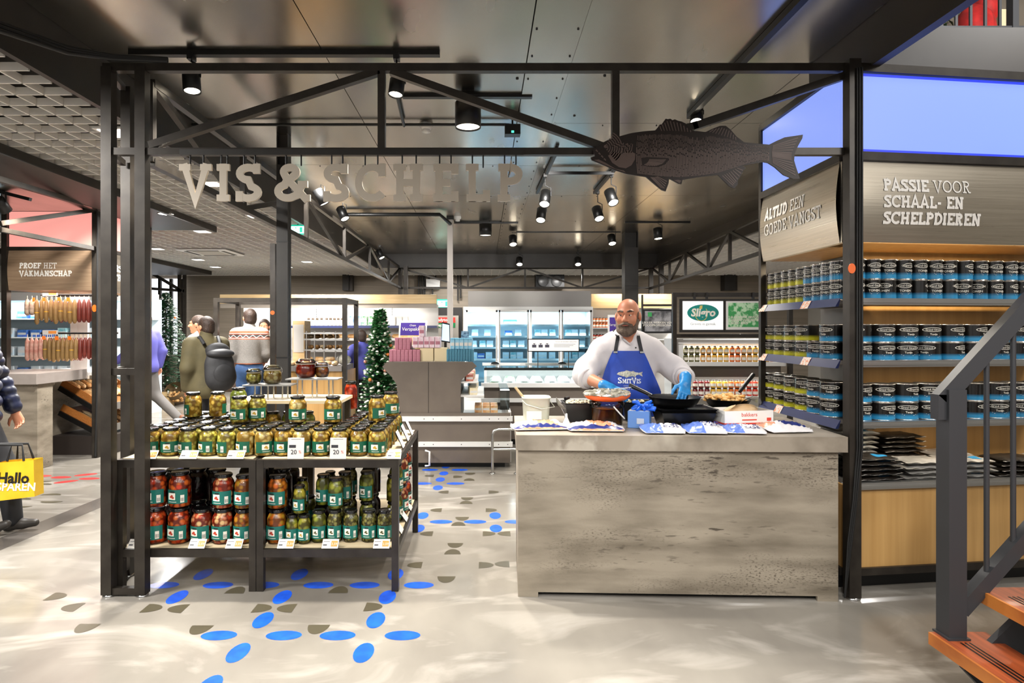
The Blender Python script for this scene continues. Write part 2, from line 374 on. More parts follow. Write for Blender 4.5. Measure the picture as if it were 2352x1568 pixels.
# open cell ceilings
gm = M('white_louvre', '#f0ece6', .5)
def louvre(name, x0, x1, y0, y1, p=.15, q=.15, z=ZG):
    g = MB(); nx = int((x1-x0)/p); ny = int((y1-y0)/q)
    for i in range(nx+1): g.b2((x0+i*p-.006, y0, z), (x0+i*p+.006, y1, z+.05))
    for j in range(ny+1): g.b2((x0, y0+j*q-.006, z), (x1, y0+j*q+.006, z+.05))
    o = struct(g.build(name, gm)); return o
louvre('ceiling_grid_left', -10.8, -2.72, 1.2, 17.4, .188, .188)
louvre('ceiling_grid_right', 4.4, 9.2, 4.4, 17.4, .2, .2); louvre('ceiling_grid_rear', -2.6, 4.3, 15.6, 17.4, .2, .2)
struct(MB().b2((-10.9, -.5, 3.72), (-2.72, 17.5, 3.78)).build('plenum_left', M('plenum_paint', '#1f1b18', .9)))
struct(MB().b2((4.4, 4.4, 3.72), (9.3, 17.5, 3.78)).b2((-2.7, 15.3, 3.72), (4.4, 17.5, 3.78)).build('plenum_right', M('plenum_paint', '#1f1b18', .9)))
# ------------------------------------------------------------------ trusses
TW = .047
def beam_set(root, items):
    for n, a, b, w in items:
        MB().bar(a, b, w, w).build(n, STEEL, root)
zt, zl = 3.18, 2.675
DF = 3.68
fx = lambda px: X(px, DF)
t = T('portal_truss', 'dark steel portal frame across the front, from the three-post column to the corner post', 'truss', (fx(288), DF, 0))
beam_set(t, [('top_chord', (fx(240), DF, zt), (fx(1945), DF, zt), .046), ('bottom_chord', (fx(240), DF, zl), (fx(1945), DF, zl), .042)])
for a, b in (((345, 335), (872, 164)), ((898, 164), (1385, 338)), ((1590, 292), (1935, 176)), ((1412, 345), (1600, 288))):
    MB().bar(P(a[0], a[1], DF), P(b[0], b[1], DF), .044, .044).build('diagonal', STEEL, t)
for px in (877, 1413): MB().bar((fx(px), DF, zl), (fx(px), DF, zt), .044, .044, (0, 1, 0)).build('vertical', STEEL, t)
for px, D in ((250, DF), (327, DF), (294, 3.98)):
    b = MB().b2((X(px, D)-.031, D-.031, .012), (X(px, D)+.031, D+.031, zt)).build('post', STEEL, t)
    MB().lathe([(.035, 0), (.035, .008), (.01, .012)], 12, (X(px, D), D, 0.001), cap=True).build('foot', CHROME, b)
for z in (2.675, 1.35, .03):
    MB().b2((fx(250), DF-.02, z-.02), (fx(327), DF+.02, z+.02)).build('rung', STEEL, t)
    MB().bar((fx(250), DF, z), (X(294, 3.98), 3.92, z), .036).build('rung', STEEL, t)
MB().bar((fx(250), DF, zt-.02), (X(294, 3.98), 3.92, zt-.02), .036).build('rung', STEEL, t)
MB().bar((X(294, 3.98), 3.92, .03), (X(294, 3.98), 4.2, .03), .04).build('rung', STEEL, t)
for k in range(3): MB().tube([(-2.62-.03*k, 2.3, 3.09+.03*k), (-2.5-.02*k, 3.0, 3.11+.03*k), (-2.36, 3.45, 3.17+.015*k), (-2.2, 3.63, 3.215+.008*k), (-1.9, 3.66, 3.215+.006*k)], .013, 7).build('cable', M('black_rubber', '#101010', .6), t)
px = MB().b2((2.165, 3.61, .012), (2.235, 3.68, zt+.03)).build('corner_post', STEEL, t)
for k in range(3): MB().tube([(2.205+.012*k, 3.603-.004*k, z_) for z_ in np.linspace(3.15, .9, 8)]+[(2.18+.01*k, 3.598, .6), (2.15+.01*k, 3.60, .35), (2.13, 3.6, .02)], .006, 6).build('cable', M('black_rubber', '#101010', .6), px)
MB().lathe([(.045, 0), (.045, .008), (.02, .012)], 12, (2.2, 3.645, 0.001), cap=True).build('foot', CHROME, px)
def side_truss(name, lab, A, B, nodes, start_top=True, zt=zt, zl=zl, ends=True, w=.05):
    A = Vector((A[0], A[1], 0)); B = Vector((B[0], B[1], 0)); t = T(name, lab, 'truss', tuple(A)); p = lambda s, z: A+(B-A)*s+Vector((0, 0, z))
    MB().bar(p(0, zt), p(1, zt), w).build('top_chord', STEEL, t); MB().bar(p(0, zl), p(1, zl), w).build('bottom_chord', STEEL, t)
    top = start_top
    for i, s in enumerate(nodes):
        if 0 < i < len(nodes)-1 or ends: MB().bar(p(s, zl), p(s, zt), w*.9, None, (1, 0, 0)).build('vertical', STEEL, t)
        if i < len(nodes)-1:
            MB().bar(p(s, zt if top else zl), p(nodes[i+1], zl if top else zt), w*.85).build('diagonal', STEEL, t); top = not top
    return t
yy = [3.9, 5.39, 7.3, 9.3, 11.35, 13.6, 15.5]
lt = side_truss('side_truss', 'long dark steel truss running back over the left aisle side', (-2.13, 3.9), (-2.13, 15.5), [(y-3.9)/11.6 for y in yy])
for x, y in ((-2.13, 15.5), (-1.93, 15.0)): MB().b2((x-.05, y-.05, 0), (x+.05, y+.05, zt)).build('post', STEEL, lt)
bx = [-2.13, -.41, 1.04, 2.5, 4.24]
side_truss('rear_truss', 'dark steel truss across the rear, above the glass-door fridges', (-2.13, 15.5), (4.24, 15.5), [(x+2.13)/6.37 for x in bx])
A, B = (4.26, 15.5), (3.72, 6.2)
rt = side_truss('side_truss', 'dark steel truss running back over the right side, beyond the sign corner', A, B, [0, .2, .34, .5, .62, .78, 1])
for y in (15.5, 14.6): MB().b2((4.24-.05, y-.05, 0), (4.24+.05, y+.05, zt)).build('post', STEEL, rt)
# ------------------------------------------------------------------ columns
def hcol(n, lab, x, y, w, h, m=DARK, z=ZC):
    t = T(n, lab, 'column', (x, y, 0))
    MB().b2((x-w/2, y-h/2, 0), (x-w/2+.012, y+h/2, z)).b2((x+w/2-.012, y-h/2, 0), (x+w/2, y+h/2, z)).b2((x-w/2, y-.006, 0), (x+w/2, y+.006, z)).build('web', m, t)
    MB().b2((x-w/2+.012, y-h/2, .0), (x+w/2-.012, y-h/2+.02, z-.3)).build('casing', m, t)
    for z_ in (1.33, 2.45): MB().b2((x-w/2-.002, y-h/2-.002, z_), (x+w/2+.002, y+h/2+.002, z_+.012)).build('strap', BLACK, t)
    return t
hcol('steel_column', 'dark square steel column behind the jar stand, under the lettering', X(652, 5.94), 5.94, .108, .108)
hcol('steel_column', 'tall dark steel column rising behind the chef', X(1447, 11.9), 11.9, .26, .26)
t = T('service_pipe', 'pale grey square duct column standing beside the readying sign', 'column', (X(1034, 10.3), 10.3, 0))
gpm = M('pale_grey_paint', '#a39c95', .5)
x = X(1034, 10.3); MB().b2((x-.047, 10.25, 0), (x+.047, 10.35, ZC-.03)).build('shaft', gpm, t)
MB().b2((x-.06, 10.24, ZC-.04), (x+.06, 10.36, ZC)).build('collar', BLACK, t)
t = T('bakery_post', 'freestanding dark square post with a round orange sticker near the bakery', 'post', (X(628, 8.0), 8.0, 0))
x = X(628, 8.0); MB().b2((x-.034, 7.966, 0), (x+.034, 8.034, Z(560, 8.0))).build('post', STEEL, t)
om = M('orange_sticker', '#f06a1c', .4)
MB().prism(arc(0, 0, .028, .028, 0, 360, 18)[:-1], (x, 7.966, Z(718, 8)), (1, 0, 0), (0, 0, 1), .002).build('sticker', om, t)
# ------------------------------------------------------------------ concrete look demo counter
conc = M('concrete_laminate', '#968c7c', .5, var=(3.2, '#6b6254', (.55, 1, 2.6), .38, .68, 9), bump=(60, .08))
def pits(m, sc, col, lo=.63, st=(.5, 1, 1.7), mask=2.0):
    nt = m.node_tree; N = nt.nodes; K = nt.links; b = N['Principled BSDF']; src = b.inputs['Base Color'].links[0].from_socket
    tc = N.new('ShaderNodeTexCoord'); mp = N.new('ShaderNodeMapping'); mp.inputs['Scale'].default_value = st
    K.new(tc.outputs['Object'], mp.inputs[0]); f = []
    for s_, l, h_ in ((sc, lo, lo+.05), (mask, .5, .62)):
        n = N.new('ShaderNodeTexNoise'); n.inputs['Scale'].default_value = s_; n.inputs['Detail'].default_value = 5; K.new(mp.outputs[0], n.inputs['Vector'])
        r = N.new('ShaderNodeMapRange'); r.inputs[1].default_value = l; r.inputs[2].default_value = h_; K.new(n.outputs['Fac'], r.inputs[0]); f.append(r)
    mu = N.new('ShaderNodeMath'); mu.operation = 'MULTIPLY'; K.new(f[0].outputs[0], mu.inputs[0]); K.new(f[1].outputs[0], mu.inputs[1])
    mx = N.new('ShaderNodeMix'); mx.data_type = 'RGBA'; K.new(mu.outputs[0], mx.inputs[0]); K.new(src, mx.inputs[6]); mx.inputs[7].default_value = srgb(col)
    K.new(mx.outputs[2], b.inputs['Base Color'])
pits(conc, 26, '#453d33', .58, (.35, 1, 1.9), 1.6); pits(conc, 110, '#5f564a', .55, (.5, 1, 1.4), 2.4)
slabm = M('stone_worktop', '#978d7f', .4, var=(5, '#7a7164', (1, 1, 1), .4, .64, 8)); pits(slabm, 3, '#c3bbad', .56, (1, 1, 1), 1.2)
ca = math.radians(2.0); cu = Vector((math.cos(ca), -math.sin(ca), 0)); cv = Vector((math.sin(ca), math.cos(ca), 0))
C0 = Vector((X(1190, 3.66), 3.66, 0)); CW = 1.885; CT = .975
ctr = T('demo_counter', 'big concrete-look demonstration counter the chef stands behind', 'counter', tuple(C0), -ca)
def cbox(mb, x0, x1, y0, y1, z0, z1):
    return mb.box(C0+cu*(x0+x1)/2+cv*(y0+y1)/2+Vector((0, 0, (z0+z1)/2)), (x1-x0, y1-y0, z1-z0), -ca)
b = MB(); cbox(b, 0, CW, .0, .02, .03, .885); cbox(b, 0, .12, 0, .02, 0, .03); cbox(b, CW-.12, CW, 0, .02, 0, .03); cbox(b, 0, .02, .02, .74, 0, .885); cbox(b, CW-.02, CW, .02, .74, 0, .885)
b.build('body', conc, ctr)
b = MB(); cbox(b, -.012, CW+.04, -.03, .80, .885, CT); b.build('worktop', slabm, ctr)
b = MB(); cbox(b, .03, CW-.03, .04, .72, .3, .32); b.build('inner_shelf', conc, ctr)
b = MB(); cbox(b, .03, CW-.03, .05, .70, .004, .028); b.build('plinth', BLACK, ctr)
# ------------------------------------------------------------------ corner shelf unit with backlit sign band (right)
oak = M('oak_veneer', '#c99f63', .4, var=(7, '#b48a50', (3, 3, .12), .3, .7, 6), coat=.15)
oakin = M('oak_back', '#b98d52', .5, var=(7, '#a87d44', (3, 3, .12), .3, .7, 6))
brush = M('brushed_steel_sheet', '#cfc5b4', .3, 1, var=(3, '#c3b9a8', (.4, .4, 40)), rvar=(4, .27, .33, (.4, .4, 40)), bump=(2, .012, (.5, .5, 2)))
blue = M('blue_lightbox', '#4a62c8', .35, emit=.64, ecol='#93abff')
navy = M('navy_shelf_strip', '#27305a', .35)
shelfm = M('shelf_board_grey', '#6b6660', .45, .3)
letm = M('white_letters', '#f4f1ea', .45)
KA = math.radians(7.0); ku = Vector((math.cos(KA), math.sin(KA), 0)); kv = Vector((-math.sin(KA), math.cos(KA), 0)); K0 = Vector((2.235, 3.70, 0))
ZV = Vector((0, 0, 1))
def kbox(mb, x0, x1, y0, y1, z0, z1): return mb.box(K0+ku*(x0+x1)/2+kv*(y0+y1)/2+ZV*(z0+z1)/2, (x1-x0, y1-y0, z1-z0), KA)
KL = 1.75; LX = 2.19; LY0, LY1 = 3.72, 4.80
unit = T('corner_shelf_unit', 'oak and dark steel corner shelf unit under the glowing blue sign band', 'shelf unit', tuple(K0), 0)
# base cabinet
b = MB(); kbox(b, -.02, KL, .02, .04, .15, .655); b.b2((LX, LY0, .15), (LX+.02, LY1, .655)); b.build('cabinet_panel', oak, unit)
b = MB(); kbox(b, -.02, KL, .0, .05, .105, .15); b.b2((LX-.02, LY0, .105), (LX+.03, LY1, .15)); b.build('base_rail', STEEL, unit)
b = MB(); kbox(b, -.02, KL, .1, .12, 0, .105); b.b2((LX+.08, LY0, 0), (LX+.1, LY1, .105)); b.build('kickboard', BLACK, unit)
# back panels
b = MB(); kbox(b, .36, KL, .48, .50, .68, 2.5); b.build('back_panel', oakin, unit)
b = MB(); b.b2((LX+.46, 4.3, .68), (LX+.48, LY1, 2.3)); b.build('back_panel', shelfm, unit)
# shelves
for z, dep in ((.665, .50), (1.037, .46), (1.409, .46), (1.789, .44)):
    b = MB(); kbox(b, .06, KL, .03, dep, z-.025, z); b.b2((LX+.02, LY0+.12, z-.0252), (LX+.44, LY1, z-.0002)); sh = b.build('shelf', shelfm, unit)
    b = MB(); kbox(b, .03, KL, -.01, .03, z-.034, z+.006); kbox(b, .03, KL, -.017, -.01, z-.022, z-.008); b.build('price_rail', ALU, sh, 'brushed aluminium price rail')
    if z > .7:
        b = MB(); b.prism([(-.0, -.044), (.03, 0.008), (.035, .008), (.02, -.044)], (LX-.03, LY1, z), (1, 0, 0), (0, 0, 1), LY1-LY0-.03); b.build('price_rail', navy, sh, 'navy price rail')
        b = MB()
        for y in ((4.12, LY1-.05) if z > 1.1 else (4.5,)):
            b.add([(LX-.032, y+.05, z-.044), (LX-.032, y-.05, z-.044), (LX-.004, y-.05, z+.008), (LX-.004, y+.05, z+.008)], [(0, 1, 2, 3)])
        b.build('price_card', M('price_card', '#e6d9cf', .5, var=(60, '#e58a55', None, .5, .6)), sh)
# steel frame
fr_ = MB()
for z in (3.19, 2.655): 
    fr_.bar(K0+ku*0+ZV*z, K0+ku*KL+ZV*z, .05, .05)
    fr_.bar((LX, LY0, z), (LX, LY1, z), .045, .05)
fr_.b2((LX-.02, LY1-.02, 0), (LX+.02, LY1+.02, 3.2)).build('steel_frame', STEEL, unit)
# light boxes
b = MB(); kbox(b, .02, KL, .0, .1, 2.685, 3.16); b.build('light_box', blue, unit, 'glowing blue front light box')
b = MB(); b.b2((LX-.005, LY0+.02, 2.685), (LX+.09, LY1-.02, 3.16)); b.build('light_box', blue, unit, 'glowing blue side light box')
b = MB(); kbox(b, .02, KL, -.004, .0, 2.685, 2.70); kbox(b, .02, KL, -.004, 0, 3.145, 3.16); b.build('box_edge', M('deep_blue_edge', '#2a3fd0', .4, emit=.5, ecol='#2238e0'), unit)
# brushed signs, slightly bowed
def bow(mb, o, u, n, L, z0, z1, t=.04):
    N_ = 10; mb.grid(lambda a, c: o+u*(a*L)+n*t*math.sin(PI*c)*.6+ZV*(z0+(z1-z0)*c), N_, 8)
b = MB(); bow(b, K0+ku*.02-kv*.004, ku, -kv, KL, 2.135, 2.625); kbox(b, .02, KL, .0, .03, 2.135, 2.625); sg = b.build('brushed_sign', brush, unit, 'brushed steel front sign with white slab lettering')
b = MB(); o = K0+ku*.185-kv*.032+ZV*2.445
for s_, dz, w in (('PASSIE', 0, .2), ('SCHAAL-', -.1, .19), ('SCHELPDIEREN', -.2, .21)): slab(b, s_, .075, w, o+ZV*dz, ku, ZV, .0006)
slab(b, 'VOOR', .075, .11, o+ku*(slab_w('PASSIE ', .075, .2)), ku, ZV, .0006); slab(b, 'EN', .075, .2, o+ku*(slab_w('SCHAAL- ', .075, .2))-ZV*.1, ku, ZV, .0006)
def conform(mb, o, n, base, z0, z1, amp=.024):
    for i, v in enumerate(mb.v):
        c = min(1, max(0, (v[2]-z0)/(z1-z0))); mb.v[i] = tuple(Vector(v)+n*(amp*math.sin(PI*c)+.0025-base)) 
    return mb
conform(b, None, -kv, .028, 2.135, 2.625)
b.build('sign_lettering', letm, sg)
b = MB(); bow(b, Vector((LX-.008, LY1-.03, 0)), Vector((0, -1, 0)), Vector((-1, 0, 0)), LY1-LY0-.05, 2.135, 2.63); b.b2((LX-.006, LY0, 2.135), (LX+.03, LY1-.03, 2.63)); sg = b.build('brushed_sign', brush, unit, 'brushed steel side sign with white slab lettering')
b = MB(); o = Vector((LX-.04, 4.69, 2.435)); mu_ = Vector((0, -1, 0))
slab(b, 'ALTIJD', .085, .21, o, mu_, ZV, .0006); slab(b, 'EEN', .085, .11, o+mu_*slab_w('ALTIJD ', .085, .21), mu_, ZV, .0006); slab(b, 'GOEDE VANGST', .085, .13, o-ZV*.115, mu_, ZV, .0006)
conform(b, None, Vector((-1, 0, 0)), .032, 2.135, 2.63)
b.build('sign_lettering', letm, sg)
# warm canopy board under the sign, cables on the post
b = MB(); kbox(b, .12, KL, .03, .5, 2.14, 2.16); b.b2((LX+.03, 3.98, 2.141), (LX+.45, LY1, 2.161)); b.build('canopy_board', oakin, unit)
lamp('AREA', tuple(K0+ku*.8+kv*.16+ZV*2.12), 14, (1, .82, .55), size=1.2, sy=.1).rotation_euler = (0, 0, KA)
lamp('AREA', (LX+.18, 4.28, 2.12), 7, (1, .84, .6), size=.1, sy=.9)
for z, p in ((1.75, 2.2), (1.37, 2.2), (1.0, 2.0)):
    lamp('AREA', tuple(K0+ku*.8+kv*.10+ZV*z), p, (1, .86, .66), size=1.3, sy=.05).rotation_euler = (0, 0, KA)
MB().prism(arc(0, 0, .022, .03, 0, 360, 18)[:-1], (2.175, 3.607, Z(616, 3.6)), (1, 0, 0), (0, 0, 1), .003).build('orange_number_tag', om, unit)
# ------------------------------------------------------------------ cans
blk = M('can_black_label', '#14120f', .22, coat=.3)
tin = M('tin_rim', '#c2beb6', .25, 1)
cblue = M('can_blue_band', '#3fa6d6', .28, coat=.3, var=(9, '#57b9e2'))
cyel = M('can_yellow_band', '#d3cf2f', .3, coat=.3, var=(9, '#b9b51f'))
cream = M('can_print', '#efe9dc', .4)
def fade(c, h):
    m = M(f'can_label_{c}_{h}', c, .25, coat=.3); nt = m.node_tree; N = nt.nodes; K = nt.links
    tc = N.new('ShaderNodeTexCoord'); sp = N.new('ShaderNodeSeparateXYZ'); K.new(tc.outputs['Object'], sp.inputs[0]); r = N.new('ShaderNodeMapRange'); r.inputs[2].default_value = h; K.new(sp.outputs[2], r.inputs[0])
    cr = N.new('ShaderNodeValToRGB'); e = cr.color_ramp.elements; e[0].position = .2; e[0].color = srgb(c); e[1].position = .38; e[1].color = srgb('#12100e'); K.new(r.outputs[0], cr.inputs[0]); K.new(cr.outputs[0], N['Principled BSDF'].inputs['Base Color']); return m
def can_proto(r, h, band, text, name):
    t = T(name, 'can', 'can'); n = 22
    b = MB(); zb = .27*h
    b.lathe([(r, .004), (r, zb), (r, h-.004)], n); b.build('label', fade(band, h), t)
    MB().lathe([(0, .0), (r+.0015, 0), (r+.002, .003), (r, .006)], n).build('bottom_rim', tin, t)
    b = MB(); b.lathe([(r, h-.006), (r+.002, h-.003), (r+.0015, h), (r-.003, h), (r-.004, h-.004), (0, h-.004)], n); b.build('top_rim', tin, t)
    # printed oval and words, wrapped on the wall (front = -Y)
    m2 = MB()
    ow, oh = r*.80, h*.12; zc = h*.70
    for i in range(24):
        a, c = 2*PI*i/24, 2*PI*(i+1)/24
        q = lambda k, f: (ow*f*math.cos(k), zc+oh*(1 if f == 1 else .78)*math.sin(k))
        m2.add([(x, 0, z) for x, z in (q(a, 1), q(c, 1), q(c, .93), q(a, .93))], [(0, 1, 2, 3)])
    text_mb(m2, 'Grand Gérard', h*.135, (0, 0, zc-h*.045), (1, 0, 0), (0, 0, 1), 0, bold=.01)
    text_mb(m2, text, h*.145, (0, 0, h*.40), (1, 0, 0), (0, 0, 1), 0, bold=.02)
    for i, wd in enumerate((.5, .38)): m2.add([(-wd*r, 0, h*(.34-.05*i)), (wd*r, 0, h*(.34-.05*i)), (wd*r, 0, h*(.325-.05*i)), (-wd*r, 0, h*(.325-.05*i))], [(0, 1, 2, 3)])
    sc_ = min(1, 1.25*r/max(abs(v[0]) for v in m2.v))
    m2.v = [((r+.0012)*math.sin(v[0]*sc_/r), -(r+.0012)*math.cos(v[0]*sc_/r), v[2]) for v in m2.v]
    m2.build('printed_logo', cream, t)
    return freeze(t)
CP = {('s', 'b'): can_proto(.050, .124, '#2f8fc0', 'TONIJN', 'tuna_can'), ('s', 'y'): can_proto(.050, .124, '#d0cc2c', 'TONIJN', 'small_yellow_band_can'),
      ('l', 'b'): can_proto(.077, .113, '#2f8fc0', 'Tonijn', 'wide_tuna_can'), ('l', 'y'): can_proto(.077, .113, '#d0cc2c', 'Tonijn', 'wide_yellow_band_can')}
BN = {'b': 'blue', 'y': 'yellow'}; SN = {1.789: 'top shelf', 1.409: 'middle shelf', 1.037: 'lowest shelf'}
def front_cans(z, size, pitch, h, off, n, rows, top_skip=()):
    for row in range(rows):
        for lay in range(2):
            for i in range(n):
                if row and (lay, i) in top_skip: continue
                p = K0+ku*(off+i*pitch+R.uniform(-.0008, .0008))+kv*(.115 if size == 'l' else .085)+kv*row*(pitch)+ZV*(z+.0012+lay*(h+.0006))
                lab = f"{'small' if size == 's' else 'wide'} black blue-banded can, {('lower', 'upper')[lay]} layer on {SN[z]}, front bay, {ORD[i]} from the corner post"
                dup(CP[(size, 'b')], p, KA+R.uniform(-.45, .45)+(R.random() < .15)*R.choice((-1, 1)), lab, 'cans facing front on the '+SN[z])
front_cans(1.789, 's', .1065, .124, .09, 15, 1)
front_cans(1.409, 'l', .1605, .113, .125, 10, 1)
front_cans(1.037, 'l', .1605, .113, .125, 10, 1)
def side_cans(z, size, h, seq, off):
    for lay, s_ in enumerate(seq):
        y = off; i = 0
        for c in s_:
            pitch = .1065 if size == 's' else .1605
            if c != '.':
                lab = f"{'small' if size == 's' else 'wide'} black {BN[c]}-banded can, {('lower', 'upper')[lay]} layer on {SN[z]}, side bay, {ORD[i]} from the corner"
                dup(CP[(size, c)], (LX+(.066 if size == 's' else .092), y, z+.0012+lay*(h+.0006)), -PI/2+.5+R.uniform(-.3, .3), lab, 'cans facing left on the '+SN[z])
            i += 1; y += pitch
side_cans(1.789, 's', .124, ('bbbbyyyyy', 'bbbbyyyyy'), 3.885)
side_cans(1.409, 'l', .113, ('bbyyyy', 'b.yyyy'), 3.99)
side_cans(1.037, 'l', .113, ('bbyyyy', 'bbyyyy'), 3.99)
# ------------------------------------------------------------------ jar stand: two dark steel tables side by side
birch = M('birch_board', '#d6c6a6', .5, var=(5, '#c8b590', (.3, 6, 1)))
TF, TBk = 3.73, 4.86; TZ, LZ = .81, .262
grey_top = M('grey_shelf_edge', '#4d4a46', .45, .3)
xa, xm, xb = X(266, TF), X(588, TF), X(915, TF)
tables = []
for k, (x0, x1, lab) in enumerate(((xa, xm-.002, 'dark steel display table under olive jars, beside the three-post column'), (xm+.002, xb, 'dark steel display table under pickle jars, on the aisle side of its twin'))):
    t = T('display_table', lab, 'table', ((x0+x1)/2, (TF+TBk)/2, 0), 0, 'steel jar display tables'); tables.append(t)
    w = .042
    for x in (x0+w/2, x1-w/2):
        for y in (TF+w/2, TBk-w/2): MB().b2((x-w/2, y-w/2, 0), (x+w/2, y+w/2, TZ-.006)).build('leg', STEEL, t)
    for n, z in (('top_rim', TZ), ('shelf_rim', LZ)):
        b = MB()
        for y in (TF+.0215, TBk-.0215): b.b2((x0+.002, y-.02, z-.052), (x1-.002, y+.02, z-.004))
        for x in (x0+.0215, x1-.0215): b.b2((x-.0192, TF+.03, z-.051), (x+.019, TBk-.03, z-.005))
        b.build(n, STEEL, t)
    MB().b2((x0+.025, TF+.03, TZ-.02), (x1-.025, TBk-.03, TZ)).build('tabletop', birch, t)
    MB().b2((x0+.025, TF+.03, LZ-.02), (x1-.025, TBk-.03, LZ)).build('lower_shelf', birch, t)
# riser with two little steel trays
rx0, rx1 = X(532, 4.3), X(782, 4.3); RZ = Z(920, 4.3)
t = T('riser_shelf', 'low birch riser on dark legs in the middle of the jar tables', 'riser', ((rx0+rx1)/2, 4.45, TZ))
MB().b2((rx0, 4.3, RZ-.022), (rx1, 4.72, RZ)).build('board', birch, t)
for x in (rx0+.1, (rx0+rx1)/2+.0, rx1-.03):
    for y in (4.36, 4.66): MB().b2((x-.02, y-.02, TZ), (x+.02, y+.02, RZ-.022)).build('leg', STEEL, t)
def tray(lab, px0, px1, D0, D1, z):
    t = T('tasting_tray', lab, 'stand', (X((px0+px1)/2, D0), (D0+D1)/2, RZ), 0, 'steel tasting stands on the riser')
    x0, x1 = X(px0, D0), X(px1, D0)
    MB().b2((x0, D0, z-.008), (x1, D1, z)).build('plate', ALU, t)
    for x in (x0+.08, (x0+x1)/2, x1-.07):
        for y in (D0+.03, D1-.03): MB().tube([(x, y, RZ), (x, y, z-.006)], .006, 8).build('leg', CHROME, t)
    return z
zt1 = tray('low steel tasting stand under the two left clip-lid jars on the riser', 556, 668, 4.34, 4.52, Z(884, 4.34))
zt2 = tray('taller steel tasting stand under the red pepper jar on the riser', 655, 775, 4.42, 4.60, Z(870, 4.42))
# ------------------------------------------------------------------ preserve jars
gl = glass('jar_glass', '#fdfffb', .18, 1.0)
lidb = M('black_jar_lid', '#0b0b0b', .2, coat=.4); lidw = M('pale_jar_lid', '#d8d5cd', .3)
gteal = M('green_jar_label', '#0b5a41', .45); gteal2 = M('teal_jar_label', '#116a5e', .4)
lwhite = M('label_white', '#ece7da', .5); lred = M('label_fruit_red', '#b8402a', .5)
def brine(name, c1, c2, c3, sc=38):
    if name in MATS: return MATS[name]
    m = bpy.data.materials.new(name); m.use_nodes = True; nt = m.node_tree; N = nt.nodes; K = nt.links; b = N['Principled BSDF']
    tc = N.new('ShaderNodeTexCoord'); oi = N.new('ShaderNodeObjectInfo'); va = N.new('ShaderNodeVectorMath'); va.operation = 'ADD'
    K.new(tc.outputs['Object'], va.inputs[0]); K.new(oi.outputs['Location'], va.inputs[1])
    v = N.new('ShaderNodeTexVoronoi'); v.inputs['Scale'].default_value = sc; K.new(va.outputs[0], v.inputs['Vector'])
    sp = N.new('ShaderNodeSeparateColor'); K.new(v.outputs['Color'], sp.inputs[0])
    mx = N.new('ShaderNodeValToRGB'); e = mx.color_ramp.elements; e[0].color = srgb(c1); e[1].color = srgb(c2); e[0].position = .15; e[1].position = .85
    K.new(sp.outputs[0], mx.inputs[0])
    m2 = N.new('ShaderNodeMix'); m2.data_type = 'RGBA'; r = N.new('ShaderNodeMapRange'); r.inputs[1].default_value = .32; r.inputs[2].default_value = .62
    K.new(v.outputs['Distance'], r.inputs[0]); K.new(r.outputs[0], m2.inputs[0]); K.new(mx.outputs[0], m2.inputs[6]); m2.inputs[7].default_value = srgb(c3)
    K.new(m2.outputs[2], b.inputs['Base Color']); b.inputs['Roughness'].default_value = .25
    bp = N.new('ShaderNodeBump'); bp.inputs['Strength'].default_value = .8; bp.inputs['Distance'].default_value = .004; bp.invert = True
    K.new(v.outputs['Distance'], bp.inputs['Height']); K.new(bp.outputs[0], b.inputs['Normal']); MATS[name] = m; return m
BR = {'olive': brine('green_olives', '#e6d36c', '#b9b348', '#7d6824', 42), 'mix': brine('mixed_pickle', '#ecc05c', '#c4ae50', '#86601f', 36), 'cauli': brine('cauliflower_pickle', '#eddb9a', '#d6b060', '#94702c', 30),
      'red': brine('stuffed_peppers', '#cc3a1c', '#dd6c2a', '#661a0c', 30), 'redw': brine('peppers_and_onions', '#c23c1e', '#efc48a', '#701e0e', 34), 'gherk': brine('gherkins', '#a3a23c', '#838832', '#4c4a18', 26),
      'pep': brine('yellow_chillies', '#b5a43a', '#8a8a2c', '#4b4412', 28), 'orange': brine('orange_peppers', '#d1641c', '#b88a2a', '#6b3410', 30), 'dark': brine('dark_berries', '#2a0a12', '#14060a', '#050203', 40),
      'capers': brine('caper_berries', '#8f8748', '#706a34', '#3c3516', 48), 'apple': brine('green_pears', '#b4bb52', '#8f9c3a', '#5b6420', 22), 'brightred': brine('cherry_peppers', '#d4401f', '#e8622c', '#8c1d0c', 26)}
def jar_prof(r, h): return [(r*.9, .001), (r, .01), (r, h*.66), (r*.97, h*.74), (r*.82, h*.83), (r*.74, h*.86), (r*.74, h*.94)]
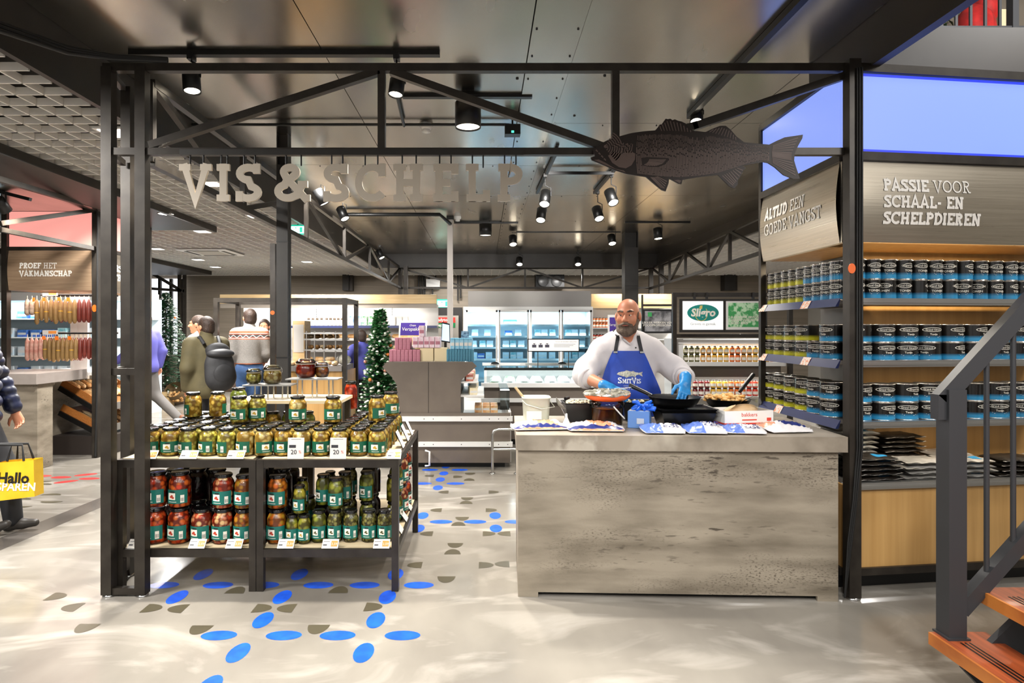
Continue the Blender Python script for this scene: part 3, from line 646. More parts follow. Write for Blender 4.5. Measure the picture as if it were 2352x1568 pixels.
def jar_proto(kind, r, h, labm, pic='y', lid=None):
    t = T('preserve_jar', 'jar', 'jar'); n = 20
    pr = jar_prof(r, h)
    MB().lathe(pr, n).build('glass', gl, t)
    MB().lathe([(0, .005)]+[(a*.955, max(z, .006)) for a, z in pr[:-1]]+[(r*.7, h*.885), (0, h*.885)], n).build('contents', BR[kind], t)
    l = h*.92; rr = r*.80
    b = MB().lathe([(rr*.97, l-.004), (rr, l), (rr, l+h*.055), (rr*.94, l+h*.075), (rr*.9, l+h*.07), (0, l+h*.068)], n)
    for i in range(n): a = 2*PI*i/n; b.box((rr*math.cos(a), rr*math.sin(a), l+h*.03), (.004, .006, h*.045), a)
    b.build('lid', lid or lidb, t)
    if labm:
        zl, zh = h*.14, h*.53; rl = r+.0012
        lb = MB().lathe([(rl, zl), (rl, zh)], 16, (0, 0, 0), -PI/2-1.25, -PI/2+1.25).build('label', labm, t)
        q = MB(); rp = rl+.0008
        def patch(m_, x0, x1, z0, z1, rr=rp):
            q.mat(m_).grid(lambda a, c: (rr*math.sin((x0+(x1-x0)*a)/r), -rr*math.cos((x0+(x1-x0)*a)/r), h*(z0+(z1-z0)*c)), 5, 1)
        patch(0, -.55*r, .2*r, .25, .44); patch(0, .62*r, .95*r, .17, .38); patch(2, -.3*r, .15*r, .45, .49); patch(0, -.5*r, .3*r, .185, .2)
        for cx_, cz_ in ((-.22, .33), (-.02, .31), (-.12, .36)): q.mat(1).add([((rp+.0006)*math.sin((cx_*r+.13*r*math.cos(a))/r), -(rp+.0006)*math.cos((cx_*r+.13*r*math.cos(a))/r), h*cz_+.1*r*math.sin(a)) for a in np.linspace(0, 2*PI, 9)[:-1]], [tuple(range(8))])
        for k in range(4): patch(2, (.66+.07*k)*r, (.69+.07*k)*r, .2, .3, rp+.0006)
        q.build('label_print', [lwhite, {'r': lred, 'y': M('label_fruit_yellow', '#b9922e', .5), 'g': M('label_fruit_dark', '#4a4a1c', .5)}[pic], M('label_black_print', '#15201b', .5)], lb)
    return freeze(t)
JP = {'olive': jar_proto('olive', .0575, .176, gteal), 'mix': jar_proto('mix', .0575, .176, gteal), 'cauli': jar_proto('cauli', .0575, .176, gteal),
      'red': jar_proto('red', .068, .222, gteal2, 'r'), 'redw': jar_proto('redw', .066, .215, gteal2, 'r'), 'orange': jar_proto('orange', .062, .212, gteal2, 'r'),
      'gherk': jar_proto('gherk', .048, .2, gteal2, 'g'), 'pep': jar_proto('pep', .041, .18, gteal2, 'y'), 'capers': jar_proto('capers', .049, .2, gteal2, 'g'),
      'dark': jar_proto('dark', .066, .21, None), 'apple': jar_proto('apple', .06, .18, None), 'brightred': jar_proto('brightred', .05, .22, None)}
JN = {'olive': 'green olives', 'mix': 'golden pickles', 'cauli': 'pale pickles', 'red': 'red stuffed peppers', 'redw': 'peppers and onions', 'orange': 'orange peppers', 'gherk': 'green gherkins',
      'pep': 'yellow chillies', 'capers': 'brown caperberries', 'dark': 'dark fruit', 'apple': 'pale green pears', 'brightred': 'bright red peppers'}
def jar(kind, x, y, z, where, grp, rot=None): return dup(JP[kind], (x, y, z), R.uniform(-.5, .5) if rot is None else rot, f'jar of {JN[kind]}, {where}', grp)
# tabletop: front three rows right across, deeper columns at both ends
cols = 13; pitch = (xb-xa-.30)/(cols-1); seqs = ['mix', 'mix', 'olive', 'olive', 'olive', 'cauli', 'cauli', 'mix', 'cauli', 'mix', 'mix', 'mix', 'mix']
rown = ['front row', 'second row', 'third row', 'fourth row', 'fifth row', 'sixth row', 'rear row']
for r_ in range(7):
    for i in range(cols):
        x = xa+.15+i*pitch+R.uniform(-.0012, .0012); y = TF+.118+r_*.125+R.uniform(-.003, .003)+(.014 if i % 2 else 0)
        if r_ >= 3 and rx0-.07 < x < rx1+.07: continue
        if r_ == 6 and 3 < i < 10: continue
        k = seqs[i] if r_ < 2 else R.choice(['mix', 'olive', 'cauli', 'mix'])
        if r_ >= 4 and i > 9: k = R.choice(['orange', 'mix', 'redw']); k = k if k == 'mix' else 'mix'
        jar(k, x, y, TZ+.0005, f'{rown[r_]} on the tabletop, {ORD[i]} from the column side', 'jars standing on the tabletop', None if R.random() < .75 else R.uniform(-1.1, 1.1))
xx = lambda i: xa+.15+i*pitch
for px, D, k, rot in ((444, 4.30, 'mix', -1.3), (500, 4.34, 'mix', 2.2), (550, 4.06, 'olive', -.2), (592, 4.12, 'olive', .1), (684, 4.06, 'cauli', .15), (765, 4.06, 'mix', .1), (866, 4.12, 'mix', .9), (898, 4.36, 'mix', .7)):
    jar(k, X(px, D), D, TZ+.177, {444: 'raised on the jars, nearest the column', 500: 'raised on the jars, no label showing, second from the column', 550: 'raised on the jars, third from the column', 592: 'raised on the jars left of the riser leg', 684: 'raised alone in front of the riser middle', 765: 'raised at the right front of the riser', 866: 'raised on jars near the aisle corner, front one', 898: 'raised near the aisle corner, behind its neighbour'}[px], 'jars stacked on other jars', rot)
for i, (px, py, D, k) in enumerate(((548, 936, 4.62, 'apple'), (600, 985, 4.62, 'apple'), (628, 978, 4.62, 'mix'), (666, 976, 4.6, 'apple'), (705, 970, 4.6, 'apple'))):
    jar(k, X(px, D), D, TZ+.0005+(.177 if i == 0 else 0), f'under and beside the riser, {ORD[i]} from its left end', 'jars beneath the riser')
for i, (px, D) in enumerate(((806, 4.74),)): jar('brightred', X(px, D), D, TZ+.177, 'tall, right behind the end of the riser', 'jars stacked on other jars')
# lower shelf
low = [(0, 'red', 'red'), (1, 'red', 'red'), (2, 'redw', None), (3, 'redw', 'redw'), (4, 'orange', 'orange')]
for i, px in enumerate((358, 412, 464, 512, 560)):
    k = ('red', 'red', 'redw', 'redw', 'orange')[i]; D = 3.86
    jar(k, X(px, D), D, LZ+.0005, f'lower layer on the bottom shelf, {ORD[i]} from the column', 'jars on the bottom shelf', -.2)
    if i != 2: jar(k, X(px, D), D+.01, LZ+.0015+{'red': .222, 'redw': .215, 'orange': .212}[k], f'upper layer on the bottom shelf, {ORD[i]} from the column', 'jars on the bottom shelf', -.15)
for i, (px, k, D) in enumerate(((636, 'orange', 3.86), (671, 'pep', 3.84), (699, 'pep', 3.84), (733, 'gherk', 3.87), (769, 'capers', 3.88), (806, 'capers', 3.88), (848, 'capers', 3.88), (884, 'capers', 3.88))):
    jar(k, X(px, D), D, LZ+.0005, f'front row on the bottom shelf, {ORD[i]} past the middle legs', 'jars on the bottom shelf', -.1)
jar('orange', X(638, 3.87), 3.87, LZ+.213, 'stacked just past the middle legs, bottom shelf', 'jars on the bottom shelf', -.2)
jar('pep', X(688, 3.86), 3.86, LZ+.181, 'small one stacked above two twins, bottom shelf', 'jars on the bottom shelf', -.2)
jar('gherk', X(743, 3.98), 3.98, LZ+.201, 'stacked on the gherkins, bottom shelf, behind its neighbour', 'jars on the bottom shelf', -.4)
jar('gherk', X(771, 3.89), 3.89, LZ+.201, 'stacked in the upper layer, bottom shelf, third from the corner leg', 'jars on the bottom shelf', 0)
for r_ in range(2):
    for i in range(10):
        x = xa+.2+i*(xb-xa-.46)/9; y = 4.05+r_*.16
        k = 'dark' if i < 6 else R.choice(['dark', 'gherk', 'pep', 'capers'])
        jar(k, x, y+.02*(i % 2), LZ+.0005, f"{('second', 'third')[r_]} row on the bottom shelf, {ORD[i]} from the column", 'jars deep on the bottom shelf')
        if (i*7+r_*3) % 4 != 1: jar(k, x, y+.02*(i % 2), LZ+.0015+{'dark': .21, 'gherk': .2, 'pep': .18, 'capers': .2}[k], f"{('second', 'third')[r_]} row, upper layer on bottom shelf, {ORD[i]} from the column", 'jars deep on the bottom shelf')
for j in range(4):
    for lay in range(2):
        k = ('pep', 'gherk', 'redw', 'red')[j]
        jar(k, xb-.095, 4.12+.17*j if j else 4.13, LZ+.0005+lay*{'pep': .181, 'gherk': .201, 'redw': .216, 'red': .223}[k], f"{('lower', 'upper')[lay]} layer, bottom shelf's aisle end, {ORD[j]} from the front", 'jars along the aisle end', PI/2-.3)
# clip lid jars on the stands
clipg = glass('clip_jar_glass', '#f4f7f4', .3)
def clip_jar(kind, lab, x, y, z, r, h):
    t = T('clip_lid_jar', lab, 'jar', (x, y, z), 0, 'clip lid tasting jars'); n = 22; p = [(r*.55, .003), (r*.8, .006), (r, h*.3), (r*.98, h*.55), (r*.85, h*.72)]
    MB().lathe([(a, b_+z) for a, b_ in [(r*.6, .0)]+p], n, (x, y, 0)).build('glass_body', clipg, t)
    MB().lathe([(a*.94, b_+z) for a, b_ in [(0, .006)]+p]+[(0, z+h*.73)], n, (x, y, 0)).build('contents', BR[kind], t)
    MB().lathe([(r*.85, z+h*.76), (r*.98, z+h*.78), (r*.98, z+h*.86), (r*.8, z+h*.93), (r*.7, z+h), (0, z+h)], n, (x, y, 0)).build('glass_lid', glass('clear_lid_glass', '#eef2f0', .5), t)
    MB().lathe([(r*.86, z+h*.72), (r*.93, z+h*.745), (r*.86, z+h*.77)], n, (x, y, 0)).build('rubber_ring', M('rubber_ring', '#cfc8b8', .6), t)
    MB().tube([(x+r*.9, y-.01, z+h*.84), (x+r*1.12, y-.01, z+h*.8), (x+r*1.1, y-.01, z+h*.62), (x+r*.9, y-.01, z+h*.68)], .002, 6).build('clip', CHROME, t)
clip_jar('olive', 'small clip-lid jar of green olives on the low tasting stand', X(583, 4.43), 4.43, zt1+.001, .055, .11)
clip_jar('cauli', 'clip-lid jar of beige mushrooms on the low tasting stand', X(626, 4.43), 4.43, zt1+.001, .066, .135)
clip_jar('brightred', 'large clip-lid jar of red peppers on the tall tasting stand', X(703, 4.51), 4.51, zt2+.001, .075, .14)
clip_jar('orange', 'small clip-lid jar of orange peppers on the tall tasting stand', X(740, 4.52), 4.52, zt2+.001, .05, .115)
# price cards
cardm = M('card_white', '#d9d5ce', .5); cardo = M('card_orange', '#ee9544', .5); cardk = M('card_print', '#2b2b30', .5)
def price_card(px, py, D, z, w, h, lab, tilt=.75, ry=0, big=False):
    x = X(px, D); t = T('price_card', lab, 'price card', (x, D, z), 0, 'price cards on the jar tables')
    c = Vector((x, D, z)); u = Vector((math.cos(ry), math.sin(ry), 0)); nrm = Vector((math.sin(ry), -math.cos(ry), 0)); v = (ZV*math.cos(tilt)-nrm*math.sin(tilt)*(-1) if False else ZV*math.cos(tilt)-nrm*math.sin(tilt)).normalized()
    v = (ZV*math.cos(tilt)-nrm*math.sin(tilt)*1).normalized() if False else (ZV*math.cos(tilt)+(-nrm)*math.sin(tilt)).normalized()
    o = c+ZV*.003+nrm*.01
    MB().prism([(-w/2, 0), (w/2, 0), (w/2, h), (-w/2, h)], o, u, v, .0015).build('card', cardm, t)
    MB().prism([(-w/2, -.001), (w/2, -.001), (w/2, h*.8), (-w/2, h*.8)], o-u.cross(v)*.0035, u, v, .003).build('holder', BLACK, t)
    q = MB(); oo = o+u.cross(v)*.002
    rect = lambda k, x0, x1, y0, y1: q.mat(k).prism([(x0*w, y0*h), (x1*w, y0*h), (x1*w, y1*h), (x0*w, y1*h)], oo, u, v, .0004)
    if big:
        rect(1, -.42, .0, .52, .66); q.mat(1); text_mb(q, '20', h*.3, oo+u*(-.12*w)+v*.22*h, u, v, .0008, bold=.01); q.mat(0); text_mb(q, '%', h*.2, oo+u*(.26*w)+v*.26*h, u, v, .0008); rect(1, -.3, .3, .92, .935)
    else:
        rect(0, .05, .44, .2, .8); rect(1, -.44, -.2, .3, .42); rect(1, -.44, -.05, .7, .74); q.mat(2); text_mb(q, '3,59', h*.34, oo+u*.25*w+v*.36*h, u, v, .0008)
    q.build('print', [M('card_red', '#cf5a4a', .5) if big else cardo, cardk, cardm], t)
for i, px in enumerate((340, 433, 541)): price_card(px, 0, 3.738, TZ, .105, .06, 'small orange and white price card on the tabletop edge, '+ORD[i]+' from the column')
price_card(905, 0, 3.738, TZ, .085, .06, 'small price card at the aisle corner of the tabletop')
for px, lab in ((680, 'tall white 20 percent card on the tabletop, nearer the middle legs'), (777, 'tall white 20 percent card on the tabletop, nearer the aisle corner')): price_card(px, 0, 3.738, TZ, .1, .128, lab, .12, 0, True)
for i, px in enumerate((312, 452, 537, 656, 758, 876)): price_card(px, 0, 3.738, LZ, .1, .06, 'small orange and white price card on the bottom shelf edge, '+ORD[i]+' from the column')
def end_card(y, z, h, lab):
    x = xb-.016; t = T('price_card', lab, 'price card', (x, y, z), 0, 'price cards on the aisle end')
    MB().add([(x+.0, y-.05, z), (x+.0, y+.05, z), (x-.05, y+.05, z+h), (x-.05, y-.05, z+h)], [(0, 1, 2, 3)]).build('card', cardm, t); MB().add([(x-.004, y-.05, z), (x-.004, y+.05, z), (x-.054, y+.05, z+h*.9), (x-.054, y-.05, z+h*.9)], [(3, 2, 1, 0)]).build('holder', BLACK, t)
for i, y in enumerate((4.12, 4.38, 4.62)): end_card(y, TZ+.001, .11, 'leaning price card along the aisle end of the tabletop, '+ORD[i]+' from the front')
for i, y in enumerate((4.05, 4.3, 4.56)): end_card(y, LZ+.001, .07, 'leaning price card along the aisle end of the bottom shelf, '+ORD[i]+' from the front')
# ------------------------------------------------------------------ hanging lettering and fish cut-out on the front truss
beige = M('beige_lacquered_metal', '#c9beae', .4, .1)
t = T('hanging_lettering', 'beige metal slab letters reading VIS & SCHELP hung under the front truss', 'lettering', (X(800, 3.68), 3.68, 2.65))
MB().b2((X(415, 3.65), 3.635, Z(357, 3.65)), (X(1202, 3.65), 3.655, Z(344, 3.65))).build('mounting_bar', DARK, t)
hL = 86/F*3.66; y0 = Z(464, 3.66)
def word(txt, px0, px1):
    n = len(txt); base = slab_w(txt, hL, .19, 0); need = (px1-px0)/F*3.66; tr = (need-base)/hL/max(n, 1)
    x = X(px0, 3.66)
    for ch in txt:
        q = MB(); w = slab(q, ch, hL, .19, (x, 3.655, y0), (1, 0, 0), (0, 0, 1), .018); L = q.build('letter', beige, t)
        for f in (.3, .72):
            MB().tube([(x+w*f, 3.646, y0+hL*(.9 if ch not in 'S&CV' else .95)), (x+w*f, 3.646, Z(350, 3.65))], .005, 6).build('hanger', BLACK, L)
        x += w+tr*hL-.04*hL
word('VIS', 418, 616); word('&', 634, 730); word('SCHELP', 745, 1216)
FP = [(100, 375), (150, 345), (200, 305), (260, 275), (370, 240), (500, 205), (640, 185), (745, 178), (770, 150), (795, 115), (810, 118), (855, 55), (875, 62), (905, 55), (925, 72), (950, 62), (985, 78), (1020, 85), (1060, 105), (1085, 135), (1140, 180),
      (1270, 195), (1330, 165), (1420, 130), (1480, 130), (1530, 170), (1590, 240), (1670, 300), (1780, 312), (1930, 325), (2010, 285), (2090, 250), (2280, 222), (2275, 260), (2230, 340), (2195, 420), (2190, 490), (2210, 560), (2250, 680), (2180, 680), (2080, 640),
      (1990, 560), (1920, 515), (1870, 505), (1650, 545), (1690, 565), (1665, 590), (1640, 640), (1605, 700), (1605, 740), (1570, 780), (1520, 760), (1400, 640), (1250, 655), (1030, 690), (1020, 735), (990, 730), (905, 685), (890, 680), (885, 730), (855, 810), (810, 795),
      (720, 720), (650, 660), (450, 630), (330, 590), (230, 545), (85, 485), (75, 460), (120, 445), (105, 400)]
DFi = 3.625
ff = lambda x, y, D=DFi: P(1340+x/4.523, 260+y/4.523, D)
fish_d = M('fish_plate_dark', '#231813', .45, .2); fish_l = M('fish_print_taupe', '#6b5a54', .5)
t = T('fish_cutout', 'flat dark metal sea bass cut-out fixed to the front truss', 'fish sign', tuple(ff(1100, 400)))
a = [ff(x, y) for x, y in FP][::-1]; n = len(a); bk = [p+Vector((0, .01, 0)) for p in a]
MB().add(a+bk, [tuple(range(n))[::-1], tuple(range(n, 2*n))]+[(i, (i+1) % n, n+(i+1) % n, n+i) for i in range(n)]).build('plate', fish_d, t)
UP = [(480, 225), (640, 205), (800, 200), (1000, 205), (1200, 212), (1350, 225), (1500, 250), (1620, 300), (1750, 325), (1920, 338)]
LO = [(480, 625), (640, 645), (800, 662), (1000, 672), (1200, 655), (1400, 625), (1550, 580), (1700, 528), (1850, 497), (1920, 505)]
ip = lambda L, x: np.interp(x, [q[0] for q in L], [q[1] for q in L])
fp = MB(); rr = random.Random(3); YD = DFi-.0015
def strip(x0, y0_, x1, y1_, w0, w1):
    d = Vector((x1-x0, y1_-y0_)); L = d.length
    if L < 1: return
    nx, ny = -d.y/L, d.x/L
    pts = [(x0+nx*w0, y0_+ny*w0), (x1+nx*w1, y1_+ny*w1), (x1-nx*w1, y1_-ny*w1), (x0-nx*w0, y0_-ny*w0)]
    fp.add([ff(p_[0], p_[1], YD) for p_ in pts], [(3, 2, 1, 0)])
x = 560
while x < 1930:
    u, l = ip(UP, x), ip(LO, x); h_ = l-u; dk = .28 if 1080 < x < 1260 else .1
    y = u+h_*(dk*rr.uniform(.6, 1.3))*.5; bow_ = 26*(1-(x-560)/1500)
    while y < l-10:
        f = (y-u)/h_; seg = rr.uniform(.06, .16)*h_ if f < .42 else rr.uniform(.15, .4)*h_
        y2 = min(y+seg, l-8); w = 5.2 if f > .3 else rr.uniform(2.2, 4.2)
        c = lambda yy_: x-bow_*math.sin(PI*(yy_-u)/h_)*.6+bow_*.3
        strip(c(y), y, c(y2), y2, w, w); y = y2+(rr.uniform(9, 16) if f < .42 else rr.uniform(4, 7))
    x += 15.5
def rays(pts, o, n, w, cut=.1):
    for i in range(n):
        f = (i+.5)/n*(len(pts)-1); k = int(f); q = Vector(pts[k]).lerp(Vector(pts[min(k+1, len(pts)-1)]), f-k); s_ = Vector(o[0]).lerp(Vector(o[1]), (i+.5)/n)
        a_ = s_.lerp(q, cut); b_ = s_.lerp(q, .93); strip(a_.x, a_.y, b_.x, b_.y, w*.7, w)
rays([(2260, 232), (2180, 420), (2180, 480), (2230, 670)], ((1935, 345), (1935, 500)), 17, 6)
rays([(780, 140), (870, 68), (1000, 95), (1130, 185)], ((800, 190), (1130, 200)), 11, 5)
rays([(1340, 170), (1440, 140), (1520, 175), (1590, 255)], ((1290, 195), (1600, 290)), 10, 5)
rays([(810, 780), (850, 790), (880, 700)], ((680, 650), (760, 650)), 7, 5); rays([(1560, 765), (1600, 710), (1670, 580)], ((1420, 640), (1600, 560)), 8, 6); rays([(1005, 728), (1022, 700)], ((930, 690), (980, 690)), 3, 4)
# head: gill plate, cheek, jaw and eye
def blob(pts): fp.add([ff(px_, py_, YD) for px_, py_ in pts], [tuple(range(len(pts)))[::-1]])
blob([(255, 440), (310, 400), (400, 420), (470, 380), (540, 420), (535, 480), (500, 540), (440, 572), (370, 560), (300, 515)])
blob([(110, 485), (160, 480), (240, 520), (330, 575), (420, 595), (440, 615), (330, 580), (230, 538)])
for k in range(7):
    r0 = 40+k*24; pts = arc(215, 355, r0, r0*.95, -60, 50, 8)
    for p_, q_ in zip(pts, pts[1:]): strip(p_[0], p_[1], q_[0], q_[1], 5.5, 5.5)
for k in range(5): strip(300+k*35, 345+k*5, 340+k*40, 300+k*4, 4, 4); strip(400+k*24, 410, 415+k*24, 320, 5, 4)
for k in range(4): strip(130+k*28, 380+k*30, 150+k*28, 400+k*30, 8, 5)
blob(arc(232, 345, 20, 18, 0, 360, 12)[:-1])
fp.build('engraved_print', fish_l, t, 'taupe engraved scale and fin lines')
q = MB(); YD = DFi-.0022
strip_old = fp; fp = q
blob([(600, 465), (660, 455), (880, 465), (895, 478), (850, 530), (780, 558), (680, 555), (610, 540)]); fp = strip_old
pf = q.build('pectoral_fin', fish_d, t); fp = MB(); YD = DFi-.003
rays([(880, 478), (840, 525), (770, 548), (660, 545)], ((620, 475), (615, 530)), 12, 4, .25); fp.build('fin_rays', fish_l, pf)
# ------------------------------------------------------------------ ceiling lights and tracks
lens = M('spot_lens', '#fff8ea', .3, emit=14, ecol='#fff1d8')
def track(lab, p0, p1, w=.035, h=.035, hang=0):
    t = T('lighting_track', lab, 'lighting track', tuple(p0), 0)
    MB().bar(p0, p1, w, h).build('rail', BLACK, t)
    if hang:
        for f in (.1, .9):
            q = Vector(p0).lerp(Vector(p1), f); MB().tube([q, (q.x, q.y, ZC)], .005, 6).build('suspension', BLACK, t)
    return t
def spot(lab, px, py, D, r, L, aim, topz, power=0, angle=50, grp='black track spotlights'):
    c = P(px, py, D); d = Vector(aim).normalized(); t = T('spotlight', lab, 'spotlight', tuple(c), 0, grp)
    q = d.to_track_quat('-Z', 'Y').to_matrix()
    def tr(mb): mb.v = [tuple(c+q @ Vector(v)) for v in mb.v]; return mb
    tr(MB().lathe([(0, L/2), (r*.8, L/2), (r, L/2-.01), (r, -L/2), (r*.9, -L/2), (r*.85, -L/2+.015)], 18)).build('can', BLACK, t)
    tr(MB().lathe([(0, -L/2+.012), (r*.86, -L/2+.012)], 18).lathe([(r*.86, -L/2+.012), (r*.86, -L/2+.011)], 18)).build('lens', lens, t, 'glowing lens')
    back = c-d*L*.2; s_ = Vector((.75*r+r*.35, 0, 0))
    MB().tube([back+s_*.95, back+s_*.95+Vector((0, 0, r*1.4)), Vector((c.x, c.y, back.z+r*1.8)), Vector((c.x, c.y, topz))], .007, 6).build('yoke', BLACK, t)
    MB().b2((c.x-.02, c.y-.03, topz-.02), (c.x+.02, c.y+.03, topz+.02)).build('adapter', BLACK, t)
    if power: lamp('SPOT', tuple(c+d*(L/2+.02)), power, WARM, tuple(c+d*3), angle=angle, rad=.05)
D1 = 4.16
track('thick black lighting track behind the top beam, over the jar stand', P(299, 122, D1)+Vector((0, 0, .01)), P(1010, 122, D1)+Vector((0, 0, .01)), .05, .06)
spot('large black spotlight nearest the three-post column', 440, 187, D1, .058, .15, (.12, -.12, -1), 3.46, 270, 85)
spot('large black spotlight above the middle of the lettering', 911, 200, D1, .052, .12, (-.1, -.15, -1), 3.46, 270, 85)
D2 = 4.93
track('black lighting track over the big cylinder downlight', P(925, 218, D2), P(1222, 218, D2), .05, .05)
def downlight(lab, px, D, r, zb, power):
    x = X(px, D); t = T('cylinder_downlight', lab, 'downlight', (x, D, zb), 0, 'black cylinder downlights')
    MB().lathe([(0, zb+.2), (r, zb+.2), (r, zb), (r*.93, zb), (r*.9, zb+.02)], 24, (x, D, 0)).build('housing', BLACK, t)
    MB().lathe([(r*.91, zb+.012), (r*.7, zb+.05), (r*.3, zb+.07), (0, zb+.075)], 24, (x, D, 0)).build('reflector', M('facet_reflector', '#f2efe8', .15, .6, emit=2.2, ecol='#fff2de'), t)
    MB().b2((x-.05, D-.03, zb+.2), (x+.05, D+.03, ZC-.03)).build('mount', BLACK, t)
    lamp('SPOT', (x, D, zb-.01), power, WARM, (x, D, 0), angle=100, rad=r*.8)
downlight('big black cylinder downlight near the ceiling middle', 1075, D2, .105, Z(293, D2), 230)
D3 = 10.7
track('short black lighting track above the small cylinder downlight', P(1043, 510, D3), P(1190, 510, D3), .06, .05)
downlight('smaller black cylinder downlight far back near the grey duct column', 1115, D3, .11, Z(541, D3), 250)
track('long black lighting track running back over the fish counter gap', (1.80, 2.3, ZC-.025), (1.80, 5.35, ZC-.025), .045, .045)
spot('black spotlight half hidden behind the sea bass dorsal fin', 1600, 268, 5.3, .055, .14, (-.2, -.5, -1), 3.46, 120, 80)
track('lighting track running back, first right of the letter P', (.76, 6.3, ZC-.03), (.72, 8.3, ZC-.03), .035)
track('lighting track running back under the sea bass belly', (1.53, 6.3, ZC-.03), (1.5, 8.3, ZC-.03), .035)
MB_ = None
for lab, px, py, D, aim in (('black spotlight on the track beside the letter P, upper of two', 1252, 455, 7.3, (-.15, -.55, -1)), ('black spotlight on the track beside the letter P, lower of two', 1243, 493, 8.2, (-.15, -.55, -1)),
                            ('black spotlight below the sea bass, upper of two', 1404, 452, 7.3, (.2, -.6, -1)), ('black spotlight below the sea bass, lower of two', 1373, 490, 8.2, (.15, -.6, -1))):
    spot(lab, px, py, D, .065, .2, aim, 3.45, 110, 70)
track('slim cross conduit joining the two running tracks', (.76, 7.18, ZC-.05), (1.53, 7.18, ZC-.05), .02)
track('lighting track in the rear, left of the chef column', P(1185, 532, 11.8), P(1425, 532, 11.8), .05)
track('lighting track in the rear, right of the chef column', P(1435, 510, 10.7), P(1585, 510, 10.7), .05)
for lab, px, py, D in (('small black spotlight in the rear, left of two on one track', 1178, 552, 11.8), ('small black spotlight in the rear, right of two on one track', 1405, 550, 11.8), ('small lit black spotlight on the rear right track', 1511, 536, 10.7)):
    spot(lab, px, py, D, .075, .2, (.05, -.5 if px < 1500 else -.15, -1), Z(532 if px < 1500 else 510, D), 90, 80)
for lab, px in (('small lit spotlight on the rear bulkhead, left of the pair', 1193), ('small lit spotlight on the rear bulkhead, right of the pair', 1327)):
    spot(lab, px, 600, 14.6, .075, .2, (0, -.6, -1), 3.45, 80, 80)
for lab, px, py, D, aim in (('black spotlight clamped on the left truss behind the ampersand', 737, 452, 7.2, (.5, .1, -1)), ('black spotlight clamped on the left truss, behind the letter S', 787, 490, 8.3, (.5, -.3, -1)), ('tiny spotlight far back on the left truss', 873, 583, 12.0, (.5, -.2, -1))):
    spot(lab, px, py, D, .062, .19, aim, 3.25, 110, 80, 'black truss spotlights')
# pipework, smoke detectors and boxes on the ceiling
t = T('cable_conduit', 'thin black conduit run across the ceiling behind the lettering', 'conduit', P(345, 280, 5.6))
MB().tube([(X(345, 5.55), 5.55, 3.47), (X(1170, 5.55), 5.55, 3.47)], .012, 6).tube([(X(905, 4.6), 4.6, 3.47), (X(928, 5.55), 5.55, 3.46)], .014, 6).build('pipe', BLACK, t)
t = T('heating_pipe', 'black insulated pipe crossing the ceiling to the grey duct column', 'pipe', P(700, 487, 9.6))
MB().tube([(-2.2, 9.7, 3.44), (X(1010, 9.7), 9.7, 3.44), (X(1034, 10.2), 10.2, 3.38)], .03, 8).build('pipe', BLACK, t)
for lab, px, D in (('white smoke detector beside the big downlight', 979, 5.62), ('white smoke detector beside the grey duct column', 1051, 10.2)):
    t = T('smoke_detector', lab, 'smoke detector', (X(px, D), D, ZC), 0, 'smoke detectors')
    MB().lathe([(.06, ZC), (.06, ZC-.03), (.045, ZC-.05)], 18, (X(px, D), D, 0), cap=True).build('base', WHITE, t); MB().lathe([(.035, ZC-.05), (.04, ZC-.075), (.0, ZC-.085)], 18, (X(px, D), D, 0)).build('sensor', WHITE, t)
t = T('emergency_light', 'small black emergency light box with a green pictogram under the ceiling', 'emergency light', P(1177, 303, 5.5))
c = P(1177, 300, 5.5); MB().b2((c.x-.07, c.y-.05, c.z-.045), (c.x+.07, c.y+.05, c.z+.045)).build('box', BLACK, t); MB().b2((c.x-.012, c.y-.052, c.z-.035), (c.x+.012, c.y-.05, c.z-.015)).build('pictogram', M('exit_green', '#38c9a0', .4, emit=1.2, ecol='#58e0c0'), t)
MB().tube([(c.x, c.y, c.z+.045), (c.x, c.y, ZC)], .01, 6).build('stem', BLACK, t)
exg = M('exit_glow', '#d8fff4', .4, emit=2.0, ecol='#b6fff0'); exgreen = M('exit_green_case', '#1d9c83', .4, emit=.7, ecol='#20b896')
def exit_sign(lab, c, w, h, hang=None):
    t = T('exit_sign', lab, 'exit sign', tuple(c))
    MB().b2((c.x-w/2, c.y, c.z-h/2), (c.x+w/2, c.y+.04, c.z+h/2)).build('case', exgreen, t)
    q = MB().b2((c.x-w*.44, c.y-.004, c.z-h*.38), (c.x+w*.44, c.y, c.z+h*.34)).build('panel', exg, t)
    r_ = MB(); r_.ell((c.x-.1*w, c.y-.005, c.z+.16*h), (.05*w, .002, .07*h)); r_.bar((c.x-.1*w, c.y-.005, c.z+.08*h), (c.x-.02*w, c.y-.005, c.z-.14*h), .05*w, .002); r_.bar((c.x-.02*w, c.y-.005, c.z-.14*h), (c.x-.14*w, c.y-.005, c.z-.3*h), .035*w, .002); r_.bar((c.x-.02*w, c.y-.005, c.z-.14*h), (c.x+.1*w, c.y-.005, c.z-.24*h), .035*w, .002)
    r_.b2((c.x+.16*w, c.y-.006, c.z-.3*h), (c.x+.34*w, c.y-.0045, c.z+.25*h)).build('pictogram', exgreen, q)
    if hang: MB().tube([(c.x, c.y+.02, c.z+h/2), (c.x, c.y+.02, hang)], .01, 6).build('stem', BLACK, t)
exit_sign('lit green exit sign hanging left, just past the dark column', P(683, 527, 9.0), .22, .14, 3.2)
exit_sign('lit green exit sign on the rear wall beside the grey duct column', P(1018, 697, 17.45), .37, .25)
